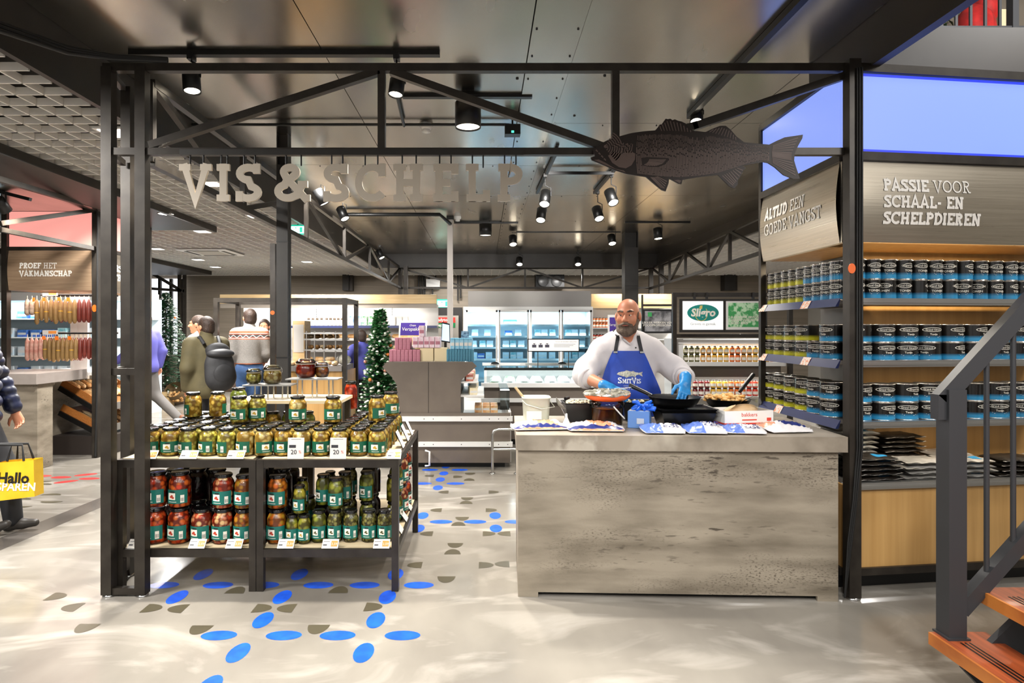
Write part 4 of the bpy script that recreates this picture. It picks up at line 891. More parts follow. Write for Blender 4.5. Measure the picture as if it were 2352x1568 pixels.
# ------------------------------------------------------------------ things on the demo counter
plastic = M('milky_plastic', '#dcdccb', .35, spec=.5); tubm = glass('milky_tub', '#e4e6d8', .35, .75)
ct = CT+.0005
def at(px, D, z=ct): return Vector((X(px, D), D, z))
c = at(1231, 4.15); t = T('plastic_tub', 'milky square plastic tub with a spoon handle sticking out, left end of the counter', 'tub', tuple(c))
def sq(r, k=.35, n=28):  # rounded square radius
    return [(r*math.copysign(abs(math.cos(a))**k, math.cos(a)), r*math.copysign(abs(math.sin(a))**k, math.sin(a))) for a in np.linspace(0, 2*PI, n+1)[:-1]]
def sqlathe(mb, prof, c, k=.45, n=28, cap=False):
    vs = []
    for r, z in prof: vs += [(c.x+x, c.y+y, c.z+z) for x, y in sq(max(r, 1e-4), k, n)]
    mb.add(vs, [(j*n+i, j*n+(i+1) % n, j*n+n+(i+1) % n, j*n+n+i) for j in range(len(prof)-1) for i in range(n)], True); return mb
sqlathe(MB(), [(.0, 0), (.082, 0), (.084, .01), (.092, .165), (.098, .166), (.098, .174), (.09, .174), (.08, .012)], c).build('tub', M('milky_tub_wall', '#dadccb', .3, var=(6, '#cfd2bd')), t)
sqlathe(MB(), [(0, .05), (.084, .05)], c).build('contents', M('pale_sauce', '#d9d36a', .3), t)
MB().b2((c.x-.07, c.y-.0915, .03+c.z), (c.x+.03, c.y-.088, .085+c.z)).build('paper_label', WHITE, t)
MB().tube([c+Vector((.09, -.04, .15)), c+Vector((.12, -.06, .11)), c+Vector((.03, -.1, .1)), c+Vector((-.07, -.1, .13)), c+Vector((-.095, -.04, .15))], .003, 6).build('handle', plastic, t)
t = T('wooden_spoon', 'pale wooden spoon leaning in the milky tub', 'spoon', tuple(c+Vector((0, 0, .05))))
MB().tube([c+Vector((.0, .0, .058)), c+Vector((-.14, .01, .235))], [.01, .009], 8).ell(c+Vector((.0, .0, .06)), (.022, .014, .006)).build('spoon', M('pale_wood', '#c9ad83', .55), t)
c = at(1334, 4.22); blkp = M('black_plastic', '#0f0f10', .3)
def tray_bm(c, w, d, h, flare=.02, rot=0, lip=.008):
    m = MB(); v = []
    q = Matrix.Rotation(rot, 3, 'Z')
    for sx, sy, z in ((w/2-flare, d/2-flare, 0), (w/2, d/2, h), (w/2+lip, d/2+lip, h), (w/2+lip, d/2+lip, h-.005), (w/2-.004, d/2-.004, h-.002), (w/2-flare-.004, d/2-flare-.004, .004)):
        v += [c+q @ Vector((a*sx, b_*sy, z)) for a, b_ in ((-1, -1), (1, -1), (1, 1), (-1, 1))]
    f = [(j*4+i, j*4+(i+1) % 4, j*4+4+(i+1) % 4, j*4+4+i) for j in (0, 1) for i in range(4)]+[(j*4+i, j*4+4+i, j*4+4+(i+1) % 4, j*4+(i+1) % 4)[::-1] for j in (3, 4) for i in range(4)]+[(3, 2, 1, 0), (20, 21, 22, 23)]
    f += [(4+i, 16+i, 16+(i+1) % 4, 4+(i+1) % 4) for i in range(4)]
    return m.add(v, f)
t = T('black_tray', 'deep black tray of chopped white fish between the milky tub and the sauce bucket', 'tray', tuple(c))
tray_bm(c, .24, .2, .13).build('tray', blkp, t)
m = MB()
for k in range(120): m.ell(c+Vector((R.uniform(-.1, .1), R.uniform(-.08, .08), .122+R.uniform(0, .012))), (.011, .007, .006), 6, 4, Matrix.Rotation(R.uniform(0, 6), 3, 'Z'))
tag(m.build('chopped_fish', M('white_fish_bits', '#dbd0b4', .5), t), None, kind='stuff')
c = at(1394, 4.02); t = T('sauce_bucket', 'clear bucket of brown sauce under the orange lidded tub', 'bucket', tuple(c))
MB().lathe([(.0, 0), (.094, 0), (.097, .01), (.101, .11), (0, .11)], 28, c).build('sauce', M('brown_sauce', '#8a4f17', .25, var=(5, '#a5651f')), t)
MB().lathe([(.097, .0), (.1, .01), (.106, .118), (.114, .122), (.114, .158), (.1, .16)], 28, c).build('bucket_wall', glass('clear_bucket', '#eef0ea', .35, .92), t)
MB().tube([c+Vector((.02, -.112, .135)), c+Vector((.07, -.105, .08)), c+Vector((.095, -.09, .055))], .005, 6).build('handle', WHITE, t)
zt_ = ct+.162; c2 = Vector((c.x, c.y, zt_)); t = T('orange_lid_tub', 'wide orange tub covered with crumpled cling film, standing on the sauce bucket', 'tub', tuple(c2))
MB().lathe([(0, 0), (.1, 0), (.13, .012), (.15, .03), (.153, .05), (0, .051)], 30, c2).build('tub', M('orange_plastic', '#ef6a2c', .35), t)
rn = random.Random(4); H_ = [[rn.uniform(-1, 1) for _ in range(28)] for _ in range(9)]
m = MB(); vs = []
for j in range(9):
    r_ = (.004, .03, .06, .09, .115, .138, .153, .158, .157)[j]; z = (.066, .068, .066, .062, .058, .055, .052, .046, .041)[j]
    for i in range(28): a = 2*PI*i/28; k = .012 if j < 6 else .006; vs.append(c2+Vector((r_*math.cos(a), r_*math.sin(a), z+H_[j][i]*k*(1 if j < 7 else 1.2))))
m.add(vs, [(j*28+i, j*28+(i+1) % 28, j*28+28+(i+1) % 28, j*28+28+i)[::-1] for j in range(8) for i in range(28)])
m.build('cling_film', M('cling_film', '#c9c5b8', .12, .35, var=(30, '#7d7a6a', None, .4, .6), spec=.8), t)
MB().tube([c2+Vector((.02, -.02, .075)), c2+Vector((.16, .0, .085))], .004, 6).build('fork', CHROME, t)
c = at(1462, 4.28); t = T('black_tray', 'black tray of shellfish half hidden behind the orange tub', 'tray', tuple(c))
tray_bm(c, .2, .2, .13, rot=-.15).build('tray', blkp, t); m = MB()
for k in range(25): m.ell(c+Vector((R.uniform(-.08, .08), R.uniform(-.08, .08), .125)), (.016, .01, .008), 6, 4, Matrix.Rotation(R.uniform(0, 6), 3, 'Z'))
tag(m.build('shellfish', M('shellfish_flesh', '#c8bb95', .4), t), None, kind='stuff')
# sieve, funnel and small bowl
c = at(1318, 4.05); t = T('sieve', 'small steel hand sieve with black grip leaning on the black tray', 'sieve', tuple(c))
q = Matrix.Rotation(.9, 3, 'Y'); cc = Vector((X(1288, 4.05), 4.05, Z(926, 4.05)))
m = MB().lathe([(0, -.022), (.03, -.016), (.05, 0), (.052, .002)], 18); m.v = [tuple(cc+q @ Vector(v)) for v in m.v]; m.build('bowl', ALU, t)
MB().tube([cc+Vector((.03, 0, .03)), Vector((X(1306, 4.08), 4.08, Z(913, 4.08)))], .012, 8).build('grip', blkp, t)
MB().tube([cc+Vector((.0, 0, -.02)), (cc.x+.06, cc.y+.02, ct)], .004, 6).build('stand', CHROME, t)
c = at(1301, 3.98); t = T('funnel', 'white plastic funnel standing upside down on the counter', 'funnel', tuple(c))
MB().lathe([(.032, 0), (.03, .004), (.008, .055), (.006, .08), (.0, .08)], 18, c).build('cone', WHITE, t)
c = at(1273, 4.0); t = T('white_bowl', 'small upturned white bowl beside the funnel', 'bowl', tuple(c))
MB().lathe([(.038, 0), (.036, .012), (.028, .03), (.012, .04), (0, .041)], 20, c).build('bowl', WHITE, t)
# glove box
c = at(1469, 3.92); ga = math.radians(-22); q = Matrix.Rotation(ga, 3, 'Z'); bx = M('glove_box_blue', '#5d86c4', .5)
t = T('glove_box', 'light blue cardboard glove dispenser box with gloves bursting out of its top', 'box', tuple(c), ga)
MB().box(c+Vector((0, 0, .055)), (.135, .11, .11), q, .003).build('carton', bx, t)
m = MB(); o = c+q @ Vector((-.01, -.0565, .03)); u = q @ Vector((1, 0, 0)); m.prism([(0, 0), (.045, 0), (.045, .035), (0, .035)], o, u, ZV, .001)
for k in range(7): m.prism([(.006+.005*k, .005), (.0085+.005*k, .005), (.0085+.005*k, .03), (.006+.005*k, .03)], o+q @ Vector((0, -.001, 0)), u, ZV, .0004)
m.build('barcode', [M('label_grey', '#b9bfc9', .5)], t)
MB().prism([(-.06, -.045), (.06, -.045), (.06, .045), (-.06, .045)], c+Vector((0, 0, .1105)), u, q @ Vector((0, 1, 0)), .001).build('top_print', WHITE, t)
glv = M('nitrile_blue', '#2d86d9', .42, var=(20, '#2474c4')); t = T('spare_gloves', 'crumpled bright blue gloves pulled out of the glove box', 'gloves', tuple(c+Vector((0, 0, .112)))); m = MB()
rn = random.Random(9)
for k in range(16):
    a = rn.uniform(0, 6.3); p0 = c+Vector((.02, 0, .113)); p1 = p0+Vector((math.cos(a)*.04, math.sin(a)*.03, rn.uniform(.01, .055))); p2 = p1+Vector((math.cos(a)*.04+.01, math.sin(a)*.03, rn.uniform(-.03, .02)))
    m.tube([p0, p1, p2], [.013, .015, .009], 7)
m.build('gloves', M('bright_blue_nitrile', '#1b63d8', .4), t)
# pans on trays
def pan(lab, px, D, z, r, h, hd, food=None):
    c = Vector((X(px, D), D, z)); t = T('frying_pan', lab, 'frying pan', tuple(c))
    MB().lathe([(0, 0), (r*.74, 0), (r*.86, h*.35), (r, h), (r*1.015, h), (r*.985, h-.002), (r*.84, h*.38), (r*.72, .006), (0, .006)], 36, c).build('pan_body', M('cast_black', '#121212', .38, .3), t)
    d = Vector(hd).normalized(); a = c+d*r*.98+ZV*h*.85
    MB().tube([a, a+d*.05+ZV*.02, a+d*.17+ZV*.06], [.012, .013, .016], 10).build('handle', blkp, t)
    return t, c
c = at(1568, 3.98); t = T('black_tray', 'large glossy black tray under the frying pan', 'tray', tuple(c)); tray_bm(c, .345, .26, .105, .03).build('tray', blkp, t)
c3 = c+ZV*.1056
t = T('tray_lid', 'flat black lid tray between the big tray and the frying pan', 'tray', tuple(c3)); tray_bm(c3, .36, .27, .02, .012).build('lid', blkp, t)
pan('big black frying pan the chef is reaching into', 1549, 4.02, ct+.1265, .168, .062, (-.55, .55, 0))
c = at(1672, 4.2); t = T('induction_hob', 'black portable hob under the pan of golden pieces', 'hob', tuple(c)); MB().box(c+ZV*.045, (.3, .28, .09), None, .01).build('body', blkp, t); MB().box(c+ZV*.092, (.28, .26, .004)).build('glass_top', M('hob_glass', '#0a0a0a', .08), t)
t, c = pan('black frying pan heaped with golden fried pieces', 1671, 4.2, ct+.0945, .152, .06, (.75, .5, .3)); m = MB()
for k in range(70): m.ell(c+Vector((R.gauss(0, .055), R.gauss(0, .055), .05+R.uniform(0, .035))), (.022, .015, .012), 6, 4, Matrix.Rotation(R.uniform(0, 6), 3, 'Z'))
tag(m.build('fried_pieces', M('golden_batter', '#d89a4a', .5, var=(30, '#e9c68a')), t), None, kind='stuff')
# white and red bread carton
c = at(1700, 3.95); q = Matrix.Rotation(math.radians(9), 3, 'Z'); t = T('bread_carton', 'white carton with a red base stripe, torn open, holding a loaf', 'carton', tuple(c), math.radians(9))
m = MB(); w, d, h = .33, .2, .115
for sx, sy, ww, dd in ((0, -d/2, w, .004), (0, d/2, w, .004), (-w/2, 0, .004, d), (w/2, 0, .004, d)):
    m.mat(1).box(c+q @ Vector((sx, sy, .02)), (ww, dd, .04), q); m.mat(0).box(c+q @ Vector((sx, sy, .04+(h-.04)/2)), (ww, dd, h-.04), q)
m.mat(0).box(c+ZV*.003, (w, d, .006), q); m.build('carton', [WHITE, M('carton_red', '#d9432f', .5)], t)
m = MB(); u = q @ Vector((1, 0, 0)); o = c+q @ Vector((0, -d/2-.003, 0))
text_mb(m, 'bakkers', .035, o+u*.0+ZV*.08, u, ZV, .001); m.prism([(-.05, .055), (.05, .055), (.05, .062), (-.05, .062)], o, u, ZV, .001); m.prism([(.12, .05), (.15, .05), (.15, .07), (.12, .07)], o, u, ZV, .001)
m.build('red_print', M('carton_red', '#d9432f', .5), t)
t = T('bread_loaf', 'long pale loaf in a clear bag lying on the white carton', 'bread', tuple(c+ZV*.1)); m = MB()
vs = []; 
for j in range(11):
    f = j/10; r_ = .042*math.sqrt(max(.02, 1-(2*f-1)**2)); p = c+q @ Vector((-.1+.24*f, .03, .03))+ZV*(.06+.02*f)
    vs += [p+q @ Vector((0, r_*1.3*math.cos(a), r_*math.sin(a))) for a in np.linspace(0, 2*PI, 13)[:-1]]
m.add(vs, [(j*12+i, j*12+(i+1) % 12, j*12+12+(i+1) % 12, j*12+12+i)[::-1] for j in range(10) for i in range(12)], True); m.build('crust', M('loaf_crust', '#d2a878', .55, var=(12, '#e2c6a0')), t)
m = MB(); a0 = c+q @ Vector((-.12, -.06, .115)); b0 = c+q @ Vector((.02, -.05, .19)); c0 = c+q @ Vector((-.02, .06, .12)); d0 = c+q @ Vector((.14, .04, .2))
m.add([a0, b0, c0, d0, c+q @ Vector((.15, -.07, .125))], [(0, 1, 2), (1, 3, 2), (1, 4, 3)], False); m.build('clear_bag', glass('bag_film', '#f4efe6', .5, .9), t)
# foil fish pouches along the front edge
pw, pn, ps = M('pouch_white', '#e2dfe0', .3), M('pouch_navy', '#1d2a6c', .28), M('pouch_salmon', '#cf7c56', .35, var=(25, '#e0a080'))
pl = M('pouch_periwinkle', '#5a78c8', .3)
def pouch(lab, px, D, w, d, rot, style, hgt=.04, tilt=0):
    c = at(px, D); t = T('fish_pouch', lab, 'pouch', tuple(c), rot, 'pouches of fish along the counter front'); rn = random.Random(px); nu, nv = 22, 14
    q = Matrix.Rotation(rot, 3, 'Z'); noise_ = [[rn.uniform(-1, 1) for _ in range(nu+1)] for _ in range(nv+1)]; vt = []; vb = []; cs = []
    for j in range(nv+1):
        for i in range(nu+1):
            a, b_ = 2*i/nu-1, 2*j/nv-1; f = (1-a**4)*(1-b_**2); k = (1-.12*abs(b_)**3) 
            z = .8*hgt*f*(.75+.25*math.cos(2*a))+.007*noise_[j][i]*(.3+f)+.006*abs(a)**6*max(0, noise_[j][i])
            vt.append(c+q @ Vector((a*w/2*k, b_*d/2, .012+max(z, -.006)+tilt*(b_+1)*.02))); vb.append(c+q @ Vector((a*w/2*k, b_*d/2, .008-.006*f+tilt*(b_+1)*.02)))
    m = MB(); n = len(vt); m.v = [tuple(p) for p in vt+vb]; k = nu+1
    for j in range(nv):
        for i in range(nu):
            a, b_ = 2*(i+.5)/nu-1, 2*(j+.5)/nv-1
            if style == 0: mm = 2 if (abs(a-.15+b_*.3) < .32 and -.6 < b_ < .75) or b_ < -.86 else (1 if (b_ > .25 and a > .0) or (-.86 < b_ < -.55) else 0)
            elif style == 1: mm = 3 if a < -.12 else 0
            else: mm = 1 if a > -.1 and b_ > -.5 else (2 if a < -.35 and b_ > -.2 else 0)
            m.f.append((j*k+i, j*k+i+1, j*k+k+i+1, j*k+k+i)); m.m.append(mm); m.sm.append(True)
            m.f.append((n+j*k+k+i, n+j*k+k+i+1, n+j*k+i+1, n+j*k+i)); m.m.append(2 if style == 0 else 0); m.sm.append(True)
    edge = [j*k for j in range(nv+1)], [j*k+nu for j in range(nv+1)], list(range(k)), [nv*k+i for i in range(k)]
    for E, fl in zip(edge, (0, 1, 1, 0)):
        for a, b_ in zip(E, E[1:]): m.f.append((a, b_, n+b_, n+a) if not fl else (b_, a, n+a, n+b_)); m.m.append(0); m.sm.append(True)
    o = m.build('pouch_film', [pw, pn, ps, pl], t)
    if style == 1:
        g = MB(); u = q @ Vector((1, 0, 0)); v = (q @ Vector((0, .97, .2)))
        for r_, tx in enumerate(('HAR', 'COS')): text_mb(g, tx, d*.24, c+q @ Vector((w*.18, -d*(.02+.24*r_), hgt*1.0+.014-.006*r_)), u, v, .001, bold=.02)
        g.build('navy_print', pn, o)
pouch('white, navy and salmon pouch overhanging the left end of the counter', 1238, 3.88, .36, .22, .1, 0, .05)
pouch('white pouch with salmon window and navy band, second from the left end', 1366, 3.84, .36, .24, -.05, 0, .05)
pouch('white and periwinkle pouch in front of the glove box', 1520, 3.74, .26, .2, -.06, 1, .03, .5)
pouch('rounded white and periwinkle pouch in front of the large black tray', 1616, 3.74, .25, .22, -.1, 1, .04, .5)
pouch('flat white and periwinkle pouch in front of the bread carton', 1705, 3.73, .25, .2, -.12, 1, .025, .5)
pouch('white pouch with a big navy patch, right end of the counter', 1800, 3.78, .29, .2, .12, 2, .04, .6)
# ------------------------------------------------------------------ cabinets in the middle distance
taupe = M('taupe_cabinet', '#6e645a', .5, var=(4, '#665c53')); wht = M('cabinet_white', '#e6e5e2', .4)
def rbox(name, lab, cat, group=None):
    return T(name, lab, cat, (0, 0, 0), 0, group)
def proto_box(name, cat, w, d, h, mats, stripe=None, bev=.004):
    t = T(name, cat, cat); MB().box((0, 0, h/2), (w, d, h), None, bev).build('carton', mats[0], t)
    if len(mats) > 1:
        MB().b2((-w*.42, -d/2-.0012, h*(stripe or .3)), (w*.42, -d/2, h*((stripe or .3)+.3))).build('label', mats[1], t)
    return freeze(t)
# gondola freezer with flared end
GD = 7.1; gx = lambda px: X(px, GD); gz = lambda py: Z(py, GD); GB = 8.3
t = T('gondola_freezer', 'taupe freezer gondola with a flared top end and white bumper rails', 'freezer', (gx(1000), GD, 0))
out = [(912, 950), (912, 884), (901, 867), (878, 842), (889, 831), (1085, 831), (1095, 841), (1058, 874), (1058, 950)]
MB().prism([(gx(a), gz(b_)) for a, b_ in out][::-1], (0, GD, 0), (1, 0, 0), (0, 0, 1), -.04).build('end_panel', taupe, t)
MB().prism([(gx(984)-.002, gz(1068)), (gx(984)+.002, gz(1068)), (gx(984)+.002, gz(832)), (gx(984)-.002, gz(832))], (0, GD-.001, 0), (1, 0, 0), (0, 0, 1), .001).build('seam', BLACK, t)
MB().b2((gx(866), GD-.02, .06), (gx(1172), GD+.02, gz(948))).build('base_panel', taupe, t)
MB().b2((gx(880), GD+.05, 0), (gx(1160), GB, .06)).build('kickboard', BLACK, t)
MB().b2((gx(912), GD+.04, .06), (gx(1058), GB, 1.2)).build('core', taupe, t)
MB().b2((gx(1168), GD+.02, .06), (gx(1174), GB, gz(946))).build('side_panel', wht, t)
MB().b2((gx(1058), GD+.02, .5), (gx(1168), GB, .52)).build('well_floor', wht, t)
for y0_, y1_ in ((955, 966), (1013, 1024)):
    r_ = MB().b2((gx(866), GD-.05, gz(y1_)), (gx(1177), GD-.02, gz(y0_))).build('bumper_rail', wht, t)
    m = MB()
    for px in (975, 996, 1060, 1124, 1145, 1166): m.prism(arc(0, 0, .006, .006, 0, 360, 8)[:-1], (gx(px), GD-.05, (gz(y0_)+gz(y1_))/2), (1, 0, 0), (0, 0, 1), .001)
    m.build('rail_screws', DARK, r_)
MB().b2((gx(1150), GD+.2, gz(946)), (gx(1172), GB, gz(900))).build('glass_side', glass('freezer_glass', '#eaf3f6', .25), t)
MB().tube([(gx(978), GD-.06, gz(1032)), (gx(988), GD-.08, gz(1034)), (gx(988), GD-.08, gz(1065)), (gx(978), GD-.06, gz(1067))], .012, 8).build('plug_bracket', wht, t)
# tubular bumper
t = T('tube_bumper', 'bent chrome tube bumper standing in the aisle by the demo counter', 'bumper', (X(1158, 6.85), 6.85, 0))
m = MB(); pth = [(1131, 0), (1131, .46), (1135, .5), (1146, .52), (1188, .52)]
m.tube([(X(1131, 6.8), 6.8, 0), (X(1131, 6.8), 6.8, .43), (X(1134, 6.8), 6.8, .475), (X(1145, 6.8), 6.8, .495), (X(1200, 6.8), 6.8, .495)], .016, 10).build('top_tube', CHROME, t)
MB().tube([(X(1131, 6.8), 6.8, .27), (X(1200, 6.8), 6.8, .27)], .014, 10).build('cross_tube', CHROME, t)
MB().tube([(X(1187, 6.8), 6.8, 0), (X(1187, 6.8), 6.8, .5)], .016, 10).build('post', CHROME, t)
for px in (1131, 1187): MB().lathe([(.035, 0), (.035, .006), (.016, .008)], 12, (X(px, 6.8), 6.8, .001), cap=True).build('foot_plate', CHROME, t)
# boxes on the gondola
TOP = gz(831)+.0006
pk, pk2, cr, bl, bl2 = M('pink_box', '#c0808f', .5, var=(30, '#b57284')), M('pale_pink_box', '#e9c3cf', .5, var=(26, '#f3e3ea')), M('cream_box', '#ecd9b0', .5), M('teal_blue_box', '#5592ab', .5, var=(30, '#4a849d')), M('light_blue_box', '#6cb9dd', .45, var=(18, '#a7d8ee'))
PP = {k: proto_box('slim_box', 'box', w, .2, h, mm) for k, w, h, mm in (('pk', .044, .14, [pk]), ('pp', .062, .13, [pk2, pk]), ('bl', .030, .145, [bl]), ('b2', .05, .13, [bl2, WHITE]))}
for i in range(8): dup(PP['pk'], (gx(896.5+i*9.0), GD+.16, TOP), R.uniform(-.02, .02), f'pink slim box in the lower row on the gondola, {ORD[i]} from the tree side', 'pink slim boxes')
for i in range(4): dup(PP['pk'], (gx(909+i*9.0), GD+.17, TOP+.1405), R.uniform(-.02, .02), f'pink slim box in the upper row on the gondola, {ORD[i]} from the tree side', 'pink slim boxes')
for i in range(2): 
    o = proto_box('cream_carton', 'box', .16, .24, .16, [cr]); dup(o, (gx(978+i*33.5), GD+.2, TOP), .02, ('cream carton between the pink and blue boxes, beside the pink row', 'cream carton between the pink and blue boxes, beside the blue row')[i], 'cream cartons')
for i in range(2): dup(PP['pp'], (gx(952+i*13), GD+.17, TOP+.162), R.uniform(-.04, .04), f'pale pink patterned box beside the upper pink row, {ORD[i]} from the tree side', 'pale pink boxes')
for i in range(3): dup(PP['pp'], (gx(978+i*13), GD+.17, TOP+.162), R.uniform(-.04, .04), f'pale pink patterned box on the cream cartons, {ORD[i]} from the tree side', 'pale pink boxes')
dup(PP['pp'], (gx(967), GD+.17, TOP+.293), 0, 'pale pink box standing alone on top of the others', 'pale pink boxes')
for i in range(10): dup(PP['bl'], (gx(1028+i*6.3), GD+.16, TOP), 0, f'slim dusty blue box in the lower row on the gondola, {ORD[i]} from the cartons', 'slim blue boxes')
for i in range(5): dup(PP['b2'], (gx(1039+i*10.2), GD+.17, TOP+.146), R.uniform(-.03, .03), f'light blue box on the slim blue row, {ORD[i]} from the cartons', 'light blue boxes')
t = T('display_card', 'small dark picture card standing on the light blue boxes', 'card', (gx(1067), GD+.17, TOP+.28)); MB().b2((gx(1058), GD+.17, TOP+.2765), (gx(1076), GD+.19, TOP+.36)).build('card', M('dark_picture', '#2c4a66', .5, var=(30, '#a9c6dc')), t)
t = T('price_screen', 'tilted tablet screen on the gondola by the grey duct column', 'screen', (gx(1014), GD+.5, TOP))
q = [(gx(1006), GD+.5, gz(786)), (gx(1027), GD+.62, gz(790)), (gx(1026), GD+.62, gz(742)), (gx(1008), GD+.5, gz(738))]
MB().add(q+[tuple(Vector(p)+Vector((.0, .03, 0))) for p in q], [(0, 1, 2, 3), (7, 6, 5, 4), (0, 4, 5, 1), (1, 5, 6, 2), (2, 6, 7, 3), (3, 7, 4, 0)]).build('case', BLACK, t)
cq = sum((Vector(p) for p in q), Vector())/4; MB().add([cq+(Vector(p)-cq)*.86+Vector((0, -.002, 0)) for p in q], [(0, 1, 2, 3)]).build('display', M('screen_glow', '#bcd2ea', .3, emit=.7, ecol='#c4daf0'), t)
MB().bar((gx(1016), GD+.57, TOP), (gx(1016), GD+.57, gz(788)), .03).build('stand', BLACK, t)
# shelf of meats and cheeses on the gondola's aisle side
mt = {'c': M('cheese_pack', '#ecdcb2', .35, var=(14, '#f3ead0')), 'm': M('meat_pack', '#c4614c', .35, var=(14, '#e2a08c')), 'o': M('orange_tray_pack', '#e2a063', .4, var=(16, '#f2d5a4')), 'w': wht}
MPK = {k: proto_box('wrapped_pack', 'pack', .09, .13, .08, [mt[k], wht]) for k in mt}
for r_ in range(4):
    z = gz(872)-.07+.0005 if r_ < 2 else gz(912)
for lv, z, ks in ((0, 1.0, 'mmcm'), (1, .84, 'cccw')):
    t = T('side_shelf', ('upper', 'lower')[lv]+' white shelf on the gondola side above the freezer well', 'shelf', (gx(1070), GD+.6, z)); MB().b2((gx(1058)+.001, GD+.03, z-.02), (gx(1058)+(.2, .27)[lv], GB, z)).build('board', wht, t)
    for i in range(8): dup(MPK[ks[i % 4]], (gx(1058)+(.1, .14)[lv]+R.uniform(-.01, .01), GD+.12+.135*i, z+.0005), .15, f'wrapped pack on the {("upper", "lower")[lv]} gondola side shelf, {ORD[i]} from the front', 'packs on the gondola side shelves')
for i in range(3):
    for j in range(2):
        for lay in range(2): dup(MPK['o'], (gx(1098+i*19), GD+.4+.2*j, .5206+lay*.081), 0, f'orange tray pack in the freezer well, {("front", "second")[j]} row, {("lower", "upper")[lay]} layer, {ORD[i]} from the core', 'tray packs in the freezer well', 1.0)
# island chest freezer behind the counter
FD = 8.5; hx = lambda px: X(px, FD); hz = lambda py: Z(py, FD)
t = T('island_freezer', 'long low glass-topped island freezer behind the demo counter', 'freezer', (hx(1260), FD, 0))
MB().b2((hx(1112), FD, .08), (hx(1440), FD+.04, hz(888))).build('front_panel', taupe, t); MB().b2((hx(1112), FD+.05, 0), (hx(1440), FD+1.2, .08)).build('kickboard', BLACK, t)
MB().b2((hx(1105), FD-.04, hz(889)), (hx(1440), FD+.02, hz(879))).build('top_rail', wht, t); MB().b2((hx(1105), FD-.04, hz(923)), (hx(1440), FD-.0, hz(914))).build('bumper_rail', wht, t)
MB().b2((hx(1112), FD+.04, .7), (hx(1440), FD+1.2, .72)).build('well_floor', wht, t); MB().b2((hx(1112), FD+1.16, .08), (hx(1440), FD+1.2, 1.08)).build('back_panel', wht, t)
MB().b2((hx(1118), FD, hz(878)), (hx(1440), FD+.012, hz(850))).build('front_glass', glass('freezer_glass', '#eaf3f6', .25), t)
MB().b2((hx(1112), FD-.01, hz(850)), (hx(1440), FD+.03, hz(846))).build('glass_edge', BLACK, t); MB().b2((hx(1108), FD+.3, hz(842)), (hx(1440), FD+.36, hz(836))).build('lid_rail', wht, t)
MB().b2((hx(1112), FD+.03, hz(848)+.01), (hx(1440), FD+.9, hz(848)+.02)).build('lid_glass', glass('freezer_glass', '#eaf3f6', .25), t)
for px in (1138, 1297): MB().prism(arc(0, 0, .06, .03, 0, 180, 10), (hx(px), FD+.28, hz(838)), (1, 0, 0), (0, 0, 1), .01).build('lid_handle', BLACK, t)
lamp('AREA', (hx(1270), FD+.35, hz(852)), 22, (.95, 1, 1), size=1.6, sy=.06)
FB = {k: proto_box('frozen_bag', 'bag', .19, .14, .12, [m_, wht], .25, .03) for k, m_ in (('w', M('frozen_white', '#e4e8e0', .35, var=(18, '#b9c0b4'))), ('g', M('frozen_green', '#a9b79c', .35, var=(18, '#5e7a58'))), ('d', M('frozen_grey', '#8a8d84', .3, var=(18, '#e0e4de'))))}
for j in range(3):
    for i in range(8): dup(FB[('g', 'd', 'g', 'g', 'w', 'w', 'd', 'w')[i] if j == 0 else R.choice('wwgd')], (hx(1140+i*33)+R.uniform(-.01, .01), FD+.16+.2*j, .722), R.uniform(-.05, .05), f'frozen bag in the island freezer, {ORD[j]} row, {ORD[i]} from the aisle', 'frozen bags in the island freezer', (.9, 1, 1.25+.2*j))
# hanging notice over the island freezer
t = T('hanging_notice', 'white landscape notice in a black frame standing over the island freezer', 'sign', (hx(1273), FD+.1, hz(808)))
x0, x1, z0, z1 = hx(1213), hx(1333), hz(808), hz(778)
MB().b2((x0, FD+.08, z0), (x1, FD+.11, z1)).build('frame', BLACK, t); MB().b2((x0+.012, FD+.076, z0+.012), (x1-.012, FD+.08, z1-.012)).build('board', WHITE, t)
m = MB()
for i in range(3):
    xx_ = hx(1228+i*15); m.b2((xx_-.03, FD+.0745, z0+.06), (xx_+.03, FD+.076, z0+.1)); m.b2((xx_-.02, FD+.0745, z0+.115), (xx_+.02, FD+.076, z0+.12)); m.b2((xx_-.006, FD+.0745, z0+.1), (xx_+.006, FD+.076, z0+.12))
m.build('pictograms', M('notice_ink', '#3c3a48', .5), t)
m = MB(); text_mb(m, 'HOUD DE DEUREN GESLOTEN', .022, (hx(1302), FD+.0755, hz(786)), (1, 0, 0), (0, 0, 1), .001)
for k, w in enumerate((.3, .27, .22)): m.b2((hx(1302)-.17, FD+.0745, hz(791+k*3)), (hx(1302)-.17+w, FD+.076, hz(791+k*3)+.006))
m.build('notice_text', M('notice_grey', '#8c8a90', .5), t)
for px in (1237, 1308): MB().tube([(hx(px), FD+.1, z0), (hx(px), FD+.1, hz(850)+.02)], .006, 6).build('stand_rod', DARK, t)
